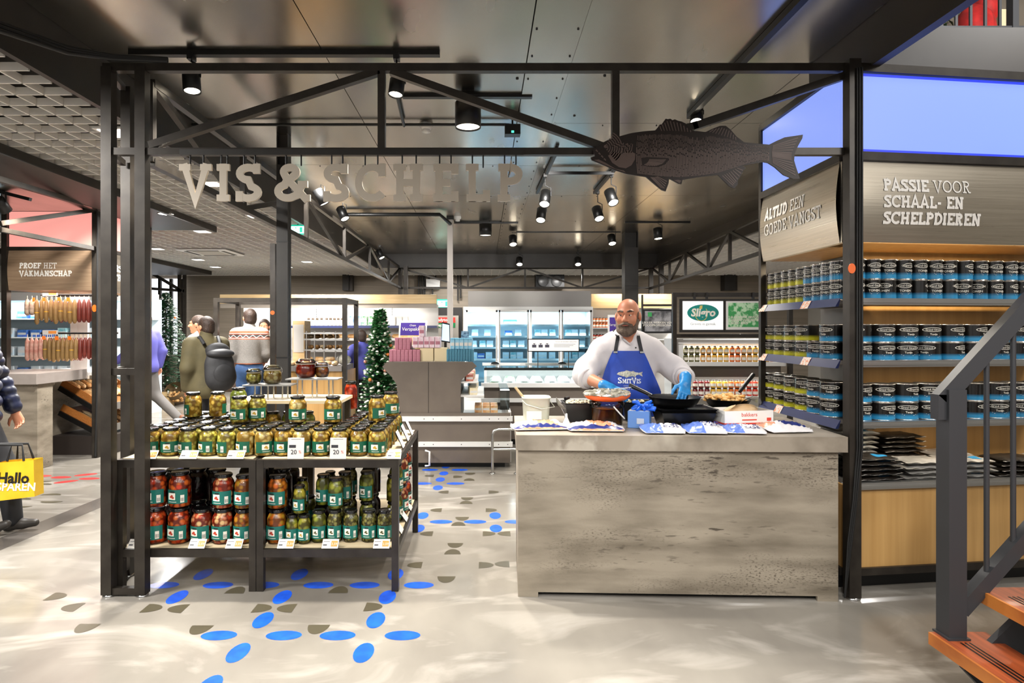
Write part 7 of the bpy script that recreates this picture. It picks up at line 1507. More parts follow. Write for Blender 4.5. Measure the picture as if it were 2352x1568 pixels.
def head_prims(c, q, s=1.0, k=.02):
    """head of full height .25*s around c; q turns it (face = local -Y)"""
    L = lambda x, y, z: tuple(c+q @ Vector((x*s, y*s, z*s)))
    E = lambda x, y, z, a, b, d, kk=k: ('e', L(x, y, z), (a*s, b*s, d*s), q, kk)
    return [E(0, .015, .032, .078, .098, .094), E(0, -.03, -.03, .066, .066, .086), E(0, -.03, -.085, .05, .05, .042), ('c', L(0, -.088, .018), L(0, -.116, -.02), .010*s, .016*s, .012), E(.013, -.105, -.026, .011, .012, .010, .008), E(-.013, -.105, -.026, .011, .012, .010, .008),
            ('c', L(-.045, -.076, .034), L(.045, -.076, .034), .014*s, .014*s, .014), E(.04, -.062, -.018, .03, .026, .028), E(-.04, -.062, -.018, .03, .026, .028), ('E', L(.031, -.1, .012), (.017*s, .016*s, .012*s), q, .012), ('E', L(-.031, -.1, .012), (.017*s, .016*s, .012*s), q, .012),
            E(.083, .012, -.004, .012, .026, .034, .008), E(-.083, .012, -.004, .012, .026, .034, .008), ('c', L(-.024, -.088, -.058), L(.024, -.088, -.058), .009*s, .009*s, .008), E(0, -.07, -.1, .026, .022, .02), E(.031, -.0805, .0205, .0155, .010, .0075, .006), E(-.031, -.0805, .0205, .0155, .010, .0075, .006), E(.031, -.078, .003, .014, .009, .005, .006), E(-.031, -.078, .003, .014, .009, .005, .006)]
def hand_prims(w, d, n, side, curl=.5, s=1.0, spread=.05):
    """palm from wrist w along d, back of the hand faces n; side = +1 thumb on d x n side"""
    d = Vector(d).normalized(); n = (Vector(n)-d*Vector(n).dot(d)).normalized(); u = d.cross(n)*side; P_ = []; w = Vector(w)
    for o in (-.03, -.01, .01, .03): P_.append(('c', tuple(w+u*o*.6*s+d*.012*s), tuple(w+u*o*s+d*.088*s), .0165*s, .0125*s, .014))
    for i, (o, L) in enumerate(((.031, .072), (.0105, .080), (-.0105, .074), (-.031, .058))):
        p = w+u*o*s+d*.088*s; dd = (d+u*(o/.03)*spread).normalized(); a = 0
        for j, f in enumerate((.45, .32, .23)):
            a += curl*(.55, .8, .6)[j]*(1+.08*i); e = p+(dd*math.cos(a)-n*math.sin(a))*L*f*s; P_.append(('c', tuple(p), tuple(e), (.0095-.001*j)*s, (.0088-.001*j)*s, .005)); p = e
    p = w+u*.028*s+d*.03*s
    for j, (L, dr) in enumerate(((.038, d*.6+u*.75-n*.25), (.03, d*.85+u*.3-n*.4), (.024, d*.95-n*.5))): e = p+dr.normalized()*L*s; P_.append(('c', tuple(p), tuple(e), (.013-.002*j)*s, (.0115-.002*j)*s, .008)); p = e
    return P_
I3 = Matrix.Identity(3)
def limb(pts, rs, k=.03): return [('c', tuple(a), tuple(b), ra, rb, k) for a, b, ra, rb in zip(pts, pts[1:], rs, rs[1:])]
def grow(pr, t): return [(p[0], p[1], p[2], p[3]+t, p[4]+t)+tuple(p[5:]) if p[0] == 'c' else (p[0], p[1], tuple(v+t for v in p[2]))+tuple(p[3:]) for p in pr]
skin = M('skin', '#c98a6a', .5, var=(9, '#b97558', None, .35, .65)); skin2 = M('skin_warm', '#d08f6c', .5); hairm = M('dark_brown_hair', '#2a1c14', .6, var=(40, '#3a281c', (1, 1, .3)), bump=(90, .6)); eyew = M('eye_white', '#e6e0d8', .2); eyed = M('eye_dark', '#221610', .15)
def eyes(t, c, q, s=1.0):
    for sx_ in (-1, 1):
        p = c+q @ Vector((.031*s*sx_, -.0755*s, .0115*s)); e = MB().ell(p, (.0118*s,)*3, 12, 8).build('eye', eyew, t)
        g = (q @ Vector((-.18, -1, 0))).normalized(); MB().ell(p+g*.0072*s, (.0062*s, .0062*s, .0062*s), 10, 7).build('iris', eyed, e)
# ---- the chef
t = T('person', 'bearded bald man in white chef jacket and blue apron reaching into the big pan', 'person', (1.08, 4.62, 0)); hc = V3(1.075, 4.56, 1.703); q = Matrix.Rotation(math.radians(-24), 3, 'Z') @ Matrix.Rotation(.06, 3, 'X')
sL, eL, wL = V3(.905, 4.66, 1.45), V3(.725, 4.55, 1.262), V3(.885, 4.30, 1.195); sR, eR, wR = V3(1.27, 4.66, 1.45), V3(1.49, 4.58, 1.262), V3(1.385, 4.20, 1.238)
torso = [('e', (1.09, 4.66, 1.37), (.2, .135, .19), None, .08), ('e', (1.09, 4.63, 1.15), (.195, .16, .2), None, .08), ('e', (1.09, 4.65, .97), (.185, .15, .15), None, .08)]
arms = limb([sL, eL], [.068, .055], .05)+limb([eL, wL], [.052, .032], .03)+limb([sR, eR], [.068, .055], .05)+limb([eR, wR], [.052, .033], .03)
legs = limb([(1.0, 4.65, .95), (.98, 4.64, .5), (.98, 4.66, .09)], [.1, .07, .045], .05)+limb([(1.19, 4.65, .95), (1.2, 4.64, .5), (1.21, 4.66, .09)], [.1, .07, .045], .05)
neck = [('c', (1.085, 4.64, 1.5), (1.078, 4.59, 1.62), .075, .066, .05)]
blob_mesh(head_prims(hc, q, 1.04)+neck+[(p[0], p[1], tuple(v-.02 for v in p[2]))+p[3:] for p in torso]+arms+legs, .0055, 'body', skin, t, .03)
eyes(t, hc, q, 1.04)
Lq = lambda x, y, z: tuple(hc+q @ Vector((x*1.04, y*1.04, z*1.04)))
E_ = lambda x, y, z, a, b, d, kk=.012: ('e', Lq(x, y, z), (a, b, d), q, kk)
beard = M('grey_brown_beard', '#3d2c21', .7, var=(30, '#7a6a5c', (1, 1, .4)), bump=(120, .7)); shorth = M('cropped_grey_hair', '#4a3c32', .7, var=(40, '#6e5f52'), bump=(120, .5))
blob_mesh([E_(0, -.062, -.1, .056, .052, .047), ('c', Lq(.07, -.015, -.03), Lq(.05, -.055, -.095), .016, .024, .02), ('c', Lq(-.07, -.015, -.03), Lq(-.05, -.055, -.095), .016, .024, .02), ('c', Lq(0, -.108, -.043), Lq(.04, -.088, -.062), .012, .01, .01), ('c', Lq(0, -.108, -.043), Lq(-.04, -.088, -.062), .012, .01, .01),
           ('c', Lq(.04, -.088, -.062), Lq(.04, -.078, -.1), .011, .012, .01), ('c', Lq(-.04, -.088, -.062), Lq(-.04, -.078, -.1), .011, .012, .01), ('E', Lq(0, -.118, -.06), (.024, .014, .007), q, .004)], .004, 'beard', beard, t, .015)
blob_mesh([E_(.0, .022, .012, .0875, .098, .074), ('cut', Lq(0, -.03, 0), tuple(q @ Vector((0, -1, .35)))), ('cut', Lq(0, 0, .062), tuple(q @ Vector((0, .35, 1)))), ('E', Lq(.095, .012, -.02), (.02, .028, .035), q, .01), ('E', Lq(-.095, .012, -.02), (.02, .028, .035), q, .01)], .005, 'hair', shorth, t, .01)
for sx_ in (-1, 1): MB().tube([Lq(sx_*.015, -.096, .037), Lq(sx_*.034, -.095, .043), Lq(sx_*.056, -.079, .036)], [.006, .008, .005], 7).build('eyebrow', beard, t)
MB().tube([Lq(-.02, -.1015, -.0605), Lq(0, -.105, -.0605), Lq(.02, -.1015, -.0605)], [.004, .005, .004], 7).build('lips', M('lips', '#a0584a', .45), t)
jk = M('chef_white', '#d8d4d5', .75, var=(4, '#c8c3c6'), bump=(9, .9, (1, 1, .6)))
jac, JF = blob_mesh(grow(torso, .022)+limb([sL+V3(.05, 0, .02), sL, eL.lerp(sL, .25), eL+V3(.015, -.02, .0)], [.075, .084, .080, .078], .06)+limb([sR-V3(.05, 0, -.02), sR, eR.lerp(sR, .25), eR+V3(-.015, -.02, 0)], [.075, .084, .080, .078], .06)+limb([eL+V3(.015, -.02, .0), eL.lerp(wL, .22)], [.076, .066], .03)+limb([eR+V3(-.015, -.02, 0), eR.lerp(wR, .3)], [.076, .066], .03)
                       +[('c', (1.0, 4.66, 1.52), (1.17, 4.66, 1.52), .07, .07, .06), ('c', (1.085, 4.645, 1.53), (1.08, 4.62, 1.57), .088, .083, .03), ('E', (1.078, 4.585, 1.62), (.075, .08, .06), None, .01), ('E', (1.075, 4.50, 1.54), (.055, .06, .055), None, .02), ('cut', (0, 0, .86), (0, 0, -1))], .007, 'chef_jacket', jk, t, .05, 'white chef jacket with rolled sleeves')
for e_, w_, f_ in ((eL, wL, .2), (eR, wR, .27)):
    d = (w_-e_).normalized(); a = d.orthogonal().normalized(); b_ = d.cross(a); o = e_.lerp(w_, f_); m = MB(); vs = []
    for r_, z in ((.066, -.03), (.078, -.02), (.082, .0), (.078, .022), (.066, .028), (.058, .015)): vs += [o+d*z+(a*math.cos(k)+b_*math.sin(k))*(r_+.003*math.sin(3*k)) for k in np.linspace(0, 2*PI, 25)[:-1]]
    m.add(vs, [(j*24+i, j*24+(i+1) % 24, j*24+24+(i+1) % 24, j*24+24+i) for j in range(5) for i in range(24)], True); m.build('rolled_cuff', jk, jac)
def front_y(F_, x, z, off):
    f, lo, res = F_; i = int(round((x-lo[0])/res)); k = int(round((z-lo[2])/res))
    if not (0 <= i < f.shape[0] and 0 <= k < f.shape[2]): return None
    c = f[i, :, k]; j = np.argmax(c < 0)
    if c[j] >= 0: return None
    t_ = c[j-1]/(c[j-1]-c[j]) if j > 0 else 0
    return lo[1]+(j-1+t_)*res-off
ap = M('apron_blue', '#1344b4', .6, var=(5, '#0f3899'), bump=(10, .25)); yc = {}
def apron_y(x, z, off=.006):
    xs_ = min(max(x, .93), 1.25); zz = min(max(z, 1.0), 1.47); y = front_y(JF, 1.09+(xs_-1.09)*.9, zz, off)
    return (y if y is not None else 4.5)+max(0, abs(x-1.09)-.15)*.25
m = MB(); n_a, n_b = 26, 30
def apf(a, b_):
    z = .62+(1.447-.62)*b_; w0, w1 = (X(1407, 4.46), X(1476, 4.46)) if False else (.958, 1.178)
    fz = min(1, max(0, (1.447-z)/.30)); lo_, hi_ = w0-.115*fz**.9, w1+.13*fz**.9; x = lo_+(hi_-lo_)*a
    return (x, apron_y(x, z)-.004*math.sin(9*a+3*b_)*(1-b_), z)
m.grid(apf, n_a, n_b); m.grid(lambda a, b_: (lambda p: (p[0], p[1]+.003, p[2]))(apf(1-a, b_)), n_a, n_b); apr = m.build('apron', ap, t, 'blue apron printed with a fish and white lettering')
def on_apron(mb):
    mb.v = [(v[0], apron_y(v[0], v[2], .011), v[2]) for v in mb.v]; return mb
wm_ = M('apron_print_white', '#e6ebf4', .6); m = MB(); fy = 1.268; s_ = .000093; cx_ = 1.068
sub_ = []
for i, (a, b_) in enumerate(zip(FP, FP[1:]+FP[:1])): sub_ += [a, ((a[0]+b_[0])/2, (a[1]+b_[1])/2)]
uu = np.linspace(75, 1925, 40); top_ = lambda x: np.interp(x, [75, 200, 500, 760, 860, 1100, 1270, 1450, 1600, 1925], [460, 300, 205, 175, 60, 150, 190, 130, 250, 325]); bot_ = lambda x: np.interp(x, [75, 230, 450, 700, 850, 1030, 1400, 1560, 1700, 1925], [470, 545, 630, 690, 800, 690, 640, 770, 530, 505])
pt = lambda x, y: (cx_+(x-1150)*s_*.92, 4.4, fy+.012-(y-420)*s_*.8-.0)
for a, b_ in zip(uu, uu[1:]): m.add([pt(a, bot_(a)), pt(b_, bot_(b_)), pt(b_, top_(b_)), pt(a, top_(a))], [(0, 1, 2, 3)])
m.add([pt(1925, 325), pt(1925, 505), pt(2240, 680), pt(2190, 450)], [(0, 1, 2, 3)]); m.add([pt(1925, 325), pt(2190, 450), pt(2270, 222)], [(0, 1, 2)]); on_apron(m).build('fish_print', M('apron_fish', '#c9c7b8', .6, var=(60, '#8d8f86')), apr)
m = MB(); hS = .036; wS = slab_w('SMITVIS', hS, .17, .02); xx_ = cx_-wS/2-.004
for ch, hh in (('S', 1.15), ('M', .9), ('I', .9), ('T', .9), ('V', 1.15), ('I', .9), ('S', .9)): xx_ += slab(m, ch, hS*hh, .17, (xx_, 4.4, 1.212), U, ZV, .0005, .03)
m.v = [(v[0], apron_y(v[0], v[2], .0115), v[2]) for v in m.v]; m.build('white_lettering', wm_, apr)
m = MB(); m.b2((cx_-.05, 4.4, 1.192), (cx_+.05, 4.401, 1.195)); text_mb(m, 'DIRECT UIT ZEE', .019, (cx_, 4.4, 1.168), U, ZV, .0004); on_apron(m).build('small_print', wm_, apr)
sm_ = M('apron_strap', '#16161c', .55)
for s2, x in ((-1, .972), (1, 1.166)):
    pts = [(x, apron_y(x, 1.43, .012), 1.43)]
    for f in (.33, .66, 1): xx_ = x+(1.078+s2*.075-x)*f; z = 1.43+.125*f; y = front_y(JF, xx_, z, .006); pts.append((xx_, y if y is not None else pts[-1][1]+.02, z))
    pts += [(1.078+s2*.088, 4.64, 1.60), (1.078+s2*.06, 4.71, 1.58)]
    m = MB()
    for a, b_ in zip(pts, pts[1:]): m.bar(a, b_, .026, .004, (0, -1, 0))
    m.build('neck_strap', sm_, apr); MB().box((x, apron_y(x, 1.435, .017), 1.437), (.03, .004, .012)).build('buckle', CHROME, apr)
m = MB(); m.tube([(1.09, front_y(JF, 1.09, 1.49, .004) or 4.5, 1.49), (1.04, front_y(JF, 1.05, 1.53, .004) or 4.52, 1.535)], [.006, .008], 6).build('jacket_lapel', jk, jac)
for x, z in ((1.125, 1.47),): y = front_y(JF, x, z, .004); MB().ell((x, y or 4.5, z), (.006, .004, .006), 8, 5).build('button', BLACK, jac)
gm_ = M('blue_nitrile_glove', '#2a8bd0', .4, var=(25, '#2179b8'), bump=(30, .3))
d = V3(.10, -.06, -.035).normalized(); blob_mesh(limb([wL-d*.045, wL+d*.01], [.04, .034], .01)+hand_prims(wL, d, (.1, -.35, .9), 1, .75, 1.08), .0042, 'glove', gm_, t, .012, 'blue nitrile glove behind the orange tub')
d = V3(-.04, -.10, -.115).normalized(); blob_mesh(limb([wR-d*.05, wR+d*.01], [.042, .036], .01)+hand_prims(wR, d, (.25, -.75, .5), 1, .55, 1.08), .0042, 'glove', gm_, t, .012, 'blue nitrile glove in the frying pan')
blob_mesh(grow(legs, .02), .012, 'trousers', M('dark_trousers', '#22242a', .8), t)
for x in (.98, 1.21): MB().ell((x, 4.6, .045), (.05, .14, .045), 12, 8).build('shoe', M('black_shoe', '#141414', .4), t)
# ---- shoppers
def figure(lab, x, y, hgt, face, parts, armL, armR, legL=None, legR=None, hair=hairm, lean=(0, 0), shoe='#1c1a18', hairlen=0, handL=.6, handR=.6, skinm=skin2, width=1.0, head_turn=0, bag=None):
    """face: heading in degrees (0 = away from the camera, 90 = towards picture left); arms as (elbow, wrist) offsets in body axes (right, forward, up)"""
    s = hgt/1.78; t = T('person', lab, 'person', (x, y, 0)); q = Matrix.Rotation(math.radians(face), 3, 'Z'); o = V3(x, y, 0)
    B = lambda r, f, u: o+q @ Vector((r*s*width, f*s, 0))+V3(0, 0, u*s)
    ln = lambda p: p
    sh = {-1: B(-.195, lean[1], 1.44), 1: B(.195, lean[1], 1.44)}; hp = {-1: B(-.09, 0, .93), 1: B(.09, 0, .93)}
    hq = Matrix.Rotation(math.radians(face+180+head_turn), 3, 'Z'); hcen = B(0, lean[1]+.03, 1.655); pr = head_prims(hcen, hq, .98*s)
    pr += [('c', tuple(B(0, lean[1]-.01, 1.45)), tuple(B(0, lean[1]+.01, 1.58)), .062*s, .055*s, .04)]
    tor = [('e', tuple(B(0, lean[1], 1.32)), (.175*s*width, .115*s, .19*s), q, .08), ('e', tuple(B(0, lean[1]*.5, 1.12)), (.16*s*width, .115*s, .18*s), q, .08), ('e', tuple(B(0, 0, .96)), (.165*s*width, .125*s, .14*s), q, .08)]
    ar = {}; hd = {}
    for sd, a in ((-1, armL), (1, armR)):
        e, w = B(sd*.195+a[0][0], a[0][1]+lean[1], 1.44+a[0][2]), B(sd*.195+a[1][0], a[1][1]+lean[1], 1.44+a[1][2]); ar[sd] = (sh[sd], e, w); hd[sd] = (w, (w-e).normalized())
    arms = sum((limb([a[0], a[1]], [.058*s, .046*s], .04)+limb([a[1], a[2]], [.044*s, .028*s], .03) for a in ar.values()), [])
    lg = {}
    for sd, L in ((-1, legL), (1, legR)):
        kn, an = L or ((0, .01, .49), (0, -.01, .085)); lg[sd] = (hp[sd], B(sd*.09+kn[0], kn[1], kn[2]), B(sd*.09+an[0], an[1], an[2]))
    legs = sum((limb(list(a), [.092*s, .06*s, .04*s], .04) for a in lg.values()), [])
    hands = sum((hand_prims(hd[sd][0], hd[sd][1], q @ Vector((sd*1., 0, .1)), sd, (handL, handR)[sd > 0], s) for sd in (-1, 1)), [])
    blob_mesh(pr+tor+arms+legs+hands, .0085, 'body', skinm, t, .03); eyes(t, hcen, hq, .98*s)
    Lh = lambda a, b, c: tuple(hcen+hq @ Vector((a*s, b*s, c*s)))
    if hair: blob_mesh([('e', Lh(0, .02, .035), (.088*s, .108*s, .1*s), hq), ('e', Lh(0, .05, -.03-hairlen), (.078*s, .07*s, (.07+hairlen)*s), hq), ('cut', Lh(0, -.055, .05), tuple(hq @ Vector((0, -1, -.55)))), ('E', Lh(.09, -.01, -.02), (.03*s, .04*s, .035*s), hq, .01), ('E', Lh(-.09, -.01, -.02), (.03*s, .04*s, .035*s), hq, .01), ('cut', Lh(0, 0, -.1-hairlen*1.6), (0, 0, -1))], .009, 'hair', hair, t, .02)
    res_ = {}
    for kind, col, opt in parts:
        if kind == 'top':
            hem, loose, sl = opt.get('hem', .9), opt.get('loose', .03), opt.get('sleeve', .95); g = grow(tor, loose*s)+[('e', tuple(B(0, 0, (hem+.98)/2)), (.175*s*width+loose*s, .13*s+loose*s, max(.12, (1.0-hem)*.62)*s), q, .08)]
            for a in ar.values(): g += limb([a[0], a[1]], [.07*s+loose*.7*s, .056*s+loose*.6*s], .05)+limb([a[1], a[1].lerp(a[2], sl)], [.055*s+loose*.6*s, .038*s+loose*.5*s], .03)
            g += [('c', tuple(B(-.12, lean[1], 1.46)), tuple(B(.12, lean[1], 1.46)), .07*s, .07*s, .05), ('c', tuple(B(0, lean[1]-.01, 1.48)), tuple(B(0, lean[1], 1.48+opt.get('collar', .05))), .078*s, .074*s, .03), ('cut', tuple(B(0, 0, hem)), (0, 0, -1))]
            res_['top'] = blob_mesh(g, .011, opt.get('name', 'jacket'), col, t, .05)
        if kind == 'legs':
            cutz = opt.get('to', .1); g = sum((grow(limb(list(a), [.095*s, .068*s, .052*s], .04), opt.get('loose', .014)) for a in lg.values()), [])+grow([tor[2]], .012); blob_mesh(g, .011, 'trousers', col, t, .04)
    for sd in (-1, 1):
        a = lg[sd][2]; f = q @ Vector((0, 1, 0)); kn = lg[sd][1]; dn = (a-kn).normalized(); fw = (f-dn*f.dot(dn)).normalized(); c0 = a+dn*.05*s
        blob_mesh([('c', tuple(c0-fw*.05*s), tuple(c0+fw*.06*s), .038*s, .04*s, .02), ('c', tuple(c0+fw*.06*s), tuple(c0+fw*.15*s+dn*.008), .04*s, .03*s, .02), ('c', tuple(a), tuple(c0-fw*.03*s), .045*s, .04*s, .02)], .009, 'shoe', M('shoe'+shoe, shoe, .5), t, .02)
    return t, B, ar, res_, s
hang = (((-.05, -.02, -.27), (-.05, .05, -.52)), ((.05, -.02, -.27), (.05, .05, -.52)))
# olive jacket with backpack
t, B, ar, rs, s = figure('person seen from behind in an olive jacket with a dark grey backpack', X(474, 7.3), 7.3, 1.76, 46, [('top', M('olive_jacket', '#5b5236', .8, var=(5, '#4a432b'), bump=(10, .4)), {'hem': .80, 'loose': .045, 'collar': .09}), ('legs', M('black_trousers', '#17171a', .8), {})], ((-.06, -.03, -.27), (-.04, .06, -.52)), ((.05, .02, -.27), (-.02, .16, -.44)), head_turn=18, width=.9)
bp = M('backpack_grey', '#2e2e30', .7, var=(7, '#212123'), bump=(12, .4)); bk = T('backpack', 'dark grey slouching backpack worn by the person in the olive jacket', 'backpack', tuple(B(.02, -.25, 1.1)))
pq = Matrix.Rotation(math.radians(46), 3, 'Z')
blob_mesh([('e', tuple(B(.05, -.27, 1.2)), (.17, .10, .2), pq, .05), ('e', tuple(B(.06, -.29, 1.06)), (.18, .11, .17), pq, .05), ('e', tuple(B(.04, -.24, 1.38)), (.14, .075, .09), pq, .05)], .012, 'pack', bp, bk, .05)
blob_mesh([('e', tuple(B(.06, -.37, 1.1)), (.12, .04, .12), pq, .03)], .012, 'front_pocket', bp, bk); blob_mesh([('e', tuple(B(.05, -.3, 1.34)), (.16, .1, .06), pq, .03)], .012, 'top_flap', M('backpack_flap', '#2a2a2c', .6), bk)
for sd in (-1, 1): MB().tube([B(sd*.1, -.17, 1.45), B(sd*.12, -.08, 1.535), B(sd*.135, .09, 1.48), B(sd*.14, .17, 1.3)], .02, 8).build('shoulder_strap', bp, bk)
# knitted cardigan with pattern bands
knit = M('grey_knit', '#8b8782', .85, var=(60, '#6f6b66'), bump=(90, .8)); t, B, ar, rs, s = figure('person seen from behind in a grey patterned knit cardigan and blue jeans', X(573, 8.97), 8.97, 1.91, 14, [('legs', M('blue_jeans', '#41618f', .8, var=(9, '#2f4a72')), {})], ((-.05, -.02, -.27), (-.06, .10, -.50)), ((.05, 0, -.27), (-.02, .18, -.42)), head_turn=18, width=.9)
for pm_, nm, hem in ((knit, 'cardigan', 1.02),):
    g = []
def knit_mat():
    m = MATS['grey_knit']; nt = m.node_tree; N = nt.nodes; K = nt.links; b = N['Principled BSDF']; src = b.inputs['Base Color'].links[0].from_socket
    tc = N.new('ShaderNodeTexCoord'); sp = N.new('ShaderNodeSeparateXYZ'); K.new(tc.outputs['Object'], sp.inputs[0])
    wv = N.new('ShaderNodeMath'); wv.operation = 'PINGPONG'; wv.inputs[1].default_value = .045; K.new(sp.outputs[0], wv.inputs[0])
    zz = N.new('ShaderNodeMath'); zz.operation = 'MULTIPLY_ADD'; zz.inputs[1].default_value = .9; K.new(wv.outputs[0], zz.inputs[0]); K.new(sp.outputs[2], zz.inputs[2])
    r = N.new('ShaderNodeValToRGB'); r.color_ramp.interpolation = 'CONSTANT'; mp = N.new('ShaderNodeMapRange'); mp.inputs[1].default_value = 1.08; mp.inputs[2].default_value = 1.72
    K.new(sp.outputs[2], mp.inputs[0]); e = r.color_ramp.elements; e[0].position = 0; e[0].color = srgb('#b4694a'); e[1].position = .06; e[1].color = srgb('#87837e')
    for p_, c_ in ((.60, '#b0603e'), (.62, '#d9d2c8'), (.635, '#9a4a32'), (.655, '#4a4746'), (.71, '#9a4a32'), (.73, '#d9d2c8'), (.745, '#b0603e'), (.79, '#cfc9c2'), (.805, '#b0603e'), (.82, '#bfbab4')): q_ = e.new(p_); q_.color = srgb(c_)
    K.new(mp.outputs[0], r.inputs[0]); wr = N.new('ShaderNodeMapRange'); wr.inputs[1].default_value = 1.345; wr.inputs[2].default_value = 1.355
    a1 = N.new('ShaderNodeMath'); a1.operation = 'COMPARE'; a1.inputs[1].default_value = 1.53; a1.inputs[2].default_value = .006; K.new(zz.outputs[0], a1.inputs[0])
    mx = N.new('ShaderNodeMix'); mx.data_type = 'RGBA'; K.new(a1.outputs[0], mx.inputs[0]); K.new(r.outputs[0], mx.inputs[6]); mx.inputs[7].default_value = srgb('#e2dcd2')
    m2 = N.new('ShaderNodeMix'); m2.data_type = 'RGBA'; m2.blend_type = 'MULTIPLY'; m2.inputs[0].default_value = .55; K.new(mx.outputs[2], m2.inputs[6]); nb = N.new('ShaderNodeTexNoise'); nb.inputs['Scale'].default_value = 60; K.new(tc.outputs['Object'], nb.inputs['Vector']); mr = N.new('ShaderNodeMapRange'); mr.inputs[3].default_value = .5; mr.inputs[4].default_value = 1.3; K.new(nb.outputs['Fac'], mr.inputs[0]); K.new(mr.outputs[0], m2.inputs[7]); K.new(m2.outputs[2], b.inputs['Base Color'])
knit_mat()
def cloth_top(t, B, ar, col, name, hem, loose, s, width, collar=.06, sl=.95, res=.011):
    q = Matrix.Rotation(t.rotation_euler.z, 3, 'Z'); g = []
    for u, a, b_, c_ in ((1.32, .175, .115, .19), (1.12, .16, .115, .18), (.98, .165, .125, .14)): g.append(('e', tuple(B(0, 0, u)), (a*s*width+loose, b_*s+loose, c_*s+loose), None, .08))
    for a in ar.values(): g += limb([a[0], a[1]], [.07*s+loose*.7, .056*s+loose*.6], .05)+limb([a[1], a[1].lerp(a[2], sl)], [.055*s+loose*.6, .038*s+loose*.5], .03)
    g += [('c', tuple(B(-.12, 0, 1.46)), tuple(B(.12, 0, 1.46)), .07*s, .07*s, .05), ('c', tuple(B(0, -.01, 1.48)), tuple(B(0, 0, 1.48+collar)), .08*s, .076*s, .03), ('cut', tuple(B(0, 0, hem)), (0, 0, -1))]
    return blob_mesh(g, res, name, col, t, .05)
cloth_top(t, B, ar, knit, 'cardigan', 1.03, .022, s, .88)
wpt = ar[-1][2]; bg = T('leather_bag', 'brown leather bag hanging from the hand of the person in the patterned cardigan', 'bag', tuple(wpt-ZV*.3)); c = wpt+V3(.0, -.06, -.2); bm_ = M('brown_leather', '#5a4536', .5, var=(8, '#44342a'))
m = MB(); vs = []
for j, (z, w, d_) in enumerate(((-.11, .16, .06), (-.09, .18, .075), (.02, .16, .06), (.1, .11, .025), (.11, .10, .012))): vs += [c+V3(w*a*1.0, d_*b_, z+.03*a*(j/4)) for a, b_ in sq(1, .5, 20)]
m.add(vs, [(j*20+i, j*20+(i+1) % 20, j*20+20+(i+1) % 20, j*20+20+i) for j in range(4) for i in range(20)]+[tuple(range(80, 100)), tuple(range(20))[::-1]], True); m.build('bag_body', bm_, bg)
MB().tube([c+V3(-.08, 0, .1), c+V3(-.05, .02, .19), c+V3(0, .03, .235), c+V3(.05, .02, .19), c+V3(.08, 0, .1)], .008, 8).build('handle', bm_, bg)
# white coated staff
wc = M('white_coat', '#d6d3d0', .75, bump=(9, .3))
figure('person in a white coat facing left behind the olive jacket', X(459, 8.4), 8.4, 1.8, 95, [('top', wc, {'hem': .72, 'loose': .035}), ('legs', M('dark_trousers', '#22242a'), {})], *hang)
figure('person in a white coat half hidden behind the patterned cardigan', X(608, 10.2), 10.2, 1.78, 190, [('top', wc, {'hem': .75, 'loose': .035}), ('legs', M('dark_trousers', '#22242a'), {})], ((-.05, .05, -.27), (0, .25, -.38)), ((.05, .05, -.27), (0, .25, -.38)))
# purple sweater, striding
figure('person in a violet sweater and grey trousers striding behind the three-post column', X(334, 10.0), 10.0, 1.88, 80, [('top', M('violet_sweater', '#5a58a8', .8, bump=(12, .3)), {'hem': .86, 'loose': .03}), ('legs', M('grey_trousers', '#6a6764', .8, bump=(12, .3)), {})], ((-.05, .08, -.26), (-.04, .3, -.4)), ((.05, -.1, -.26), (.05, -.05, -.5)), ((0, .22, .5), (0, .3, .1)), ((0, -.1, .5), (0, -.5, .16)), shoe='#7a4a2c')
# dark clothed shopper behind the white flecked tree
figure('person in a blue violet jacket and black trousers bending behind the white flecked tree', X(838, 9.7), 9.7, 1.6, 60, [('top', M('blue_violet_jacket', '#4d4fa0', .8), {'hem': .92, 'loose': .04}), ('legs', M('black_trousers', '#17171a'), {})], ((-.05, .15, -.24), (0, .35, -.3)), ((.05, .15, -.24), (0, .35, -.3)), lean=(0, .08))
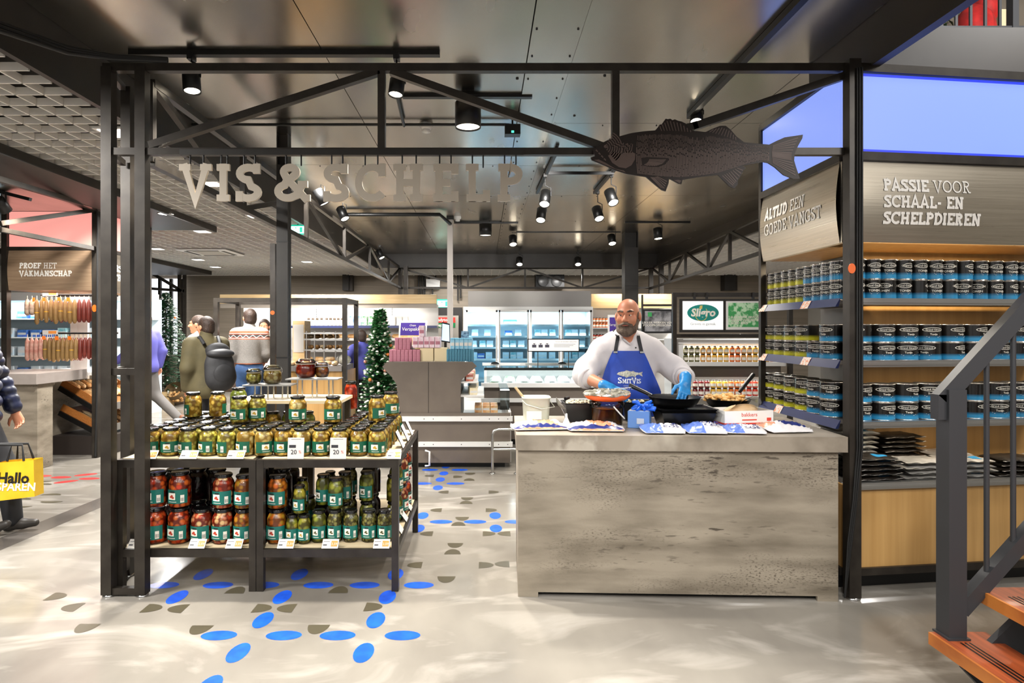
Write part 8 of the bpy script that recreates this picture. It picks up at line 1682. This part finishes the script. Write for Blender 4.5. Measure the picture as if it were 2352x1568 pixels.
# puffer jacket shopper at the left edge
puf = M('navy_puffer', '#1c2240', .38, var=(6, '#10131f'))
t, B, ar, rs, s = figure('person in a navy puffer jacket carrying a yellow bag, cut off by the left edge', -3.98, 4.72, 1.78, -80, [('legs', M('black_trousers', '#17171a'), {})], ((-.06, .08, -.27), (-.05, .18, -.50)), ((.06, .0, -.30), (.05, .06, -.575)), ((0, .2, .5), (0, .25, .1)), ((0, -.05, .5), (0, .14, .1)), shoe='#2a2622', skinm=skin)
g = [('e', tuple(B(0, 0, u)), (.2, .2, .1), None, .03) for u in (1.4, 1.28, 1.16, 1.04, .92)]+[('c', tuple(B(-.12, 0, 1.46)), tuple(B(.12, 0, 1.46)), .08, .08, .05), ('c', tuple(B(0, 0, 1.5)), tuple(B(0, 0, 1.6)), .1, .1, .03)]
for sd, a in ar.items():
    pts = [a[0].lerp(a[1], f) for f in (0, .33, .66, 1)]+[a[1].lerp(a[2], f) for f in (.3, .6, .85)]
    for i, p in enumerate(pts): r_ = .095-.005*i; g.append(('e', tuple(p), (r_, r_, .062), None, .018))
blob_mesh(g, .0085, 'puffer_jacket', puf, t, .02)
wpt = ar[1][2]; d = (ar[1][2]-ar[1][1]).normalized(); MB().tube([wpt-d*.03, wpt+d*.0], [.04, .038], 12).build('orange_cuff', M('orange_cuff', '#d9602c', .7), t)
bg = T('yellow_bag', 'yellow carrier bag with black handles held at the left edge', 'bag', (X(46, 4.7), 4.7, Z(1147, 4.7))); by = 4.7; ym = M('yellow_bag', '#f2c62e', .45, var=(6, '#e5b41f'), bump=(8, .3))
cb_ = [(X(0, by), Z(1147, by)), (X(90, by), Z(1136, by)), (X(88, by), Z(1053, by)), (X(8, by), Z(1059, by))]
m = MB(); a = [V3(x, by-.05, z) for x, z in cb_]; b_ = [V3(x, by+.05, z) for x, z in cb_]; m.add(a+b_, [(0, 1, 2, 3), (7, 6, 5, 4), (0, 4, 5, 1), (1, 5, 6, 2), (3, 7, 4, 0)]); m.build('bag_body', ym, bg)
for yo in (-.05, .05):
    MB().tube([V3(X(28, by), by+yo, Z(1056, by)), V3(X(34, by), by+yo*.6, Z(1020, by)), wpt+d*.1+V3(-.015, 0, -.01), wpt+d*.1+V3(.015, 0, -.01), V3(X(58, by), by+yo*.6, Z(1020, by)), V3(X(66, by), by+yo, Z(1055, by))], .009, 7).build('handle', M('black_webbing', '#141414', .7), bg)
m = MB(); text_mb(m, 'Hallo', .115, (X(42, by), by-.053, Z(1105, by)), U, Vector((.1, 0, 1)), .001, bold=.03); m.build('black_word', M('bag_ink', '#1a1712', .6), bg); m = MB(); text_mb(m, 'SPAREN', .085, (X(48, by), by-.053, Z(1122, by)), U, Vector((.1, 0, 1)), .001, bold=.03); m.build('white_word', lwhite, bg)
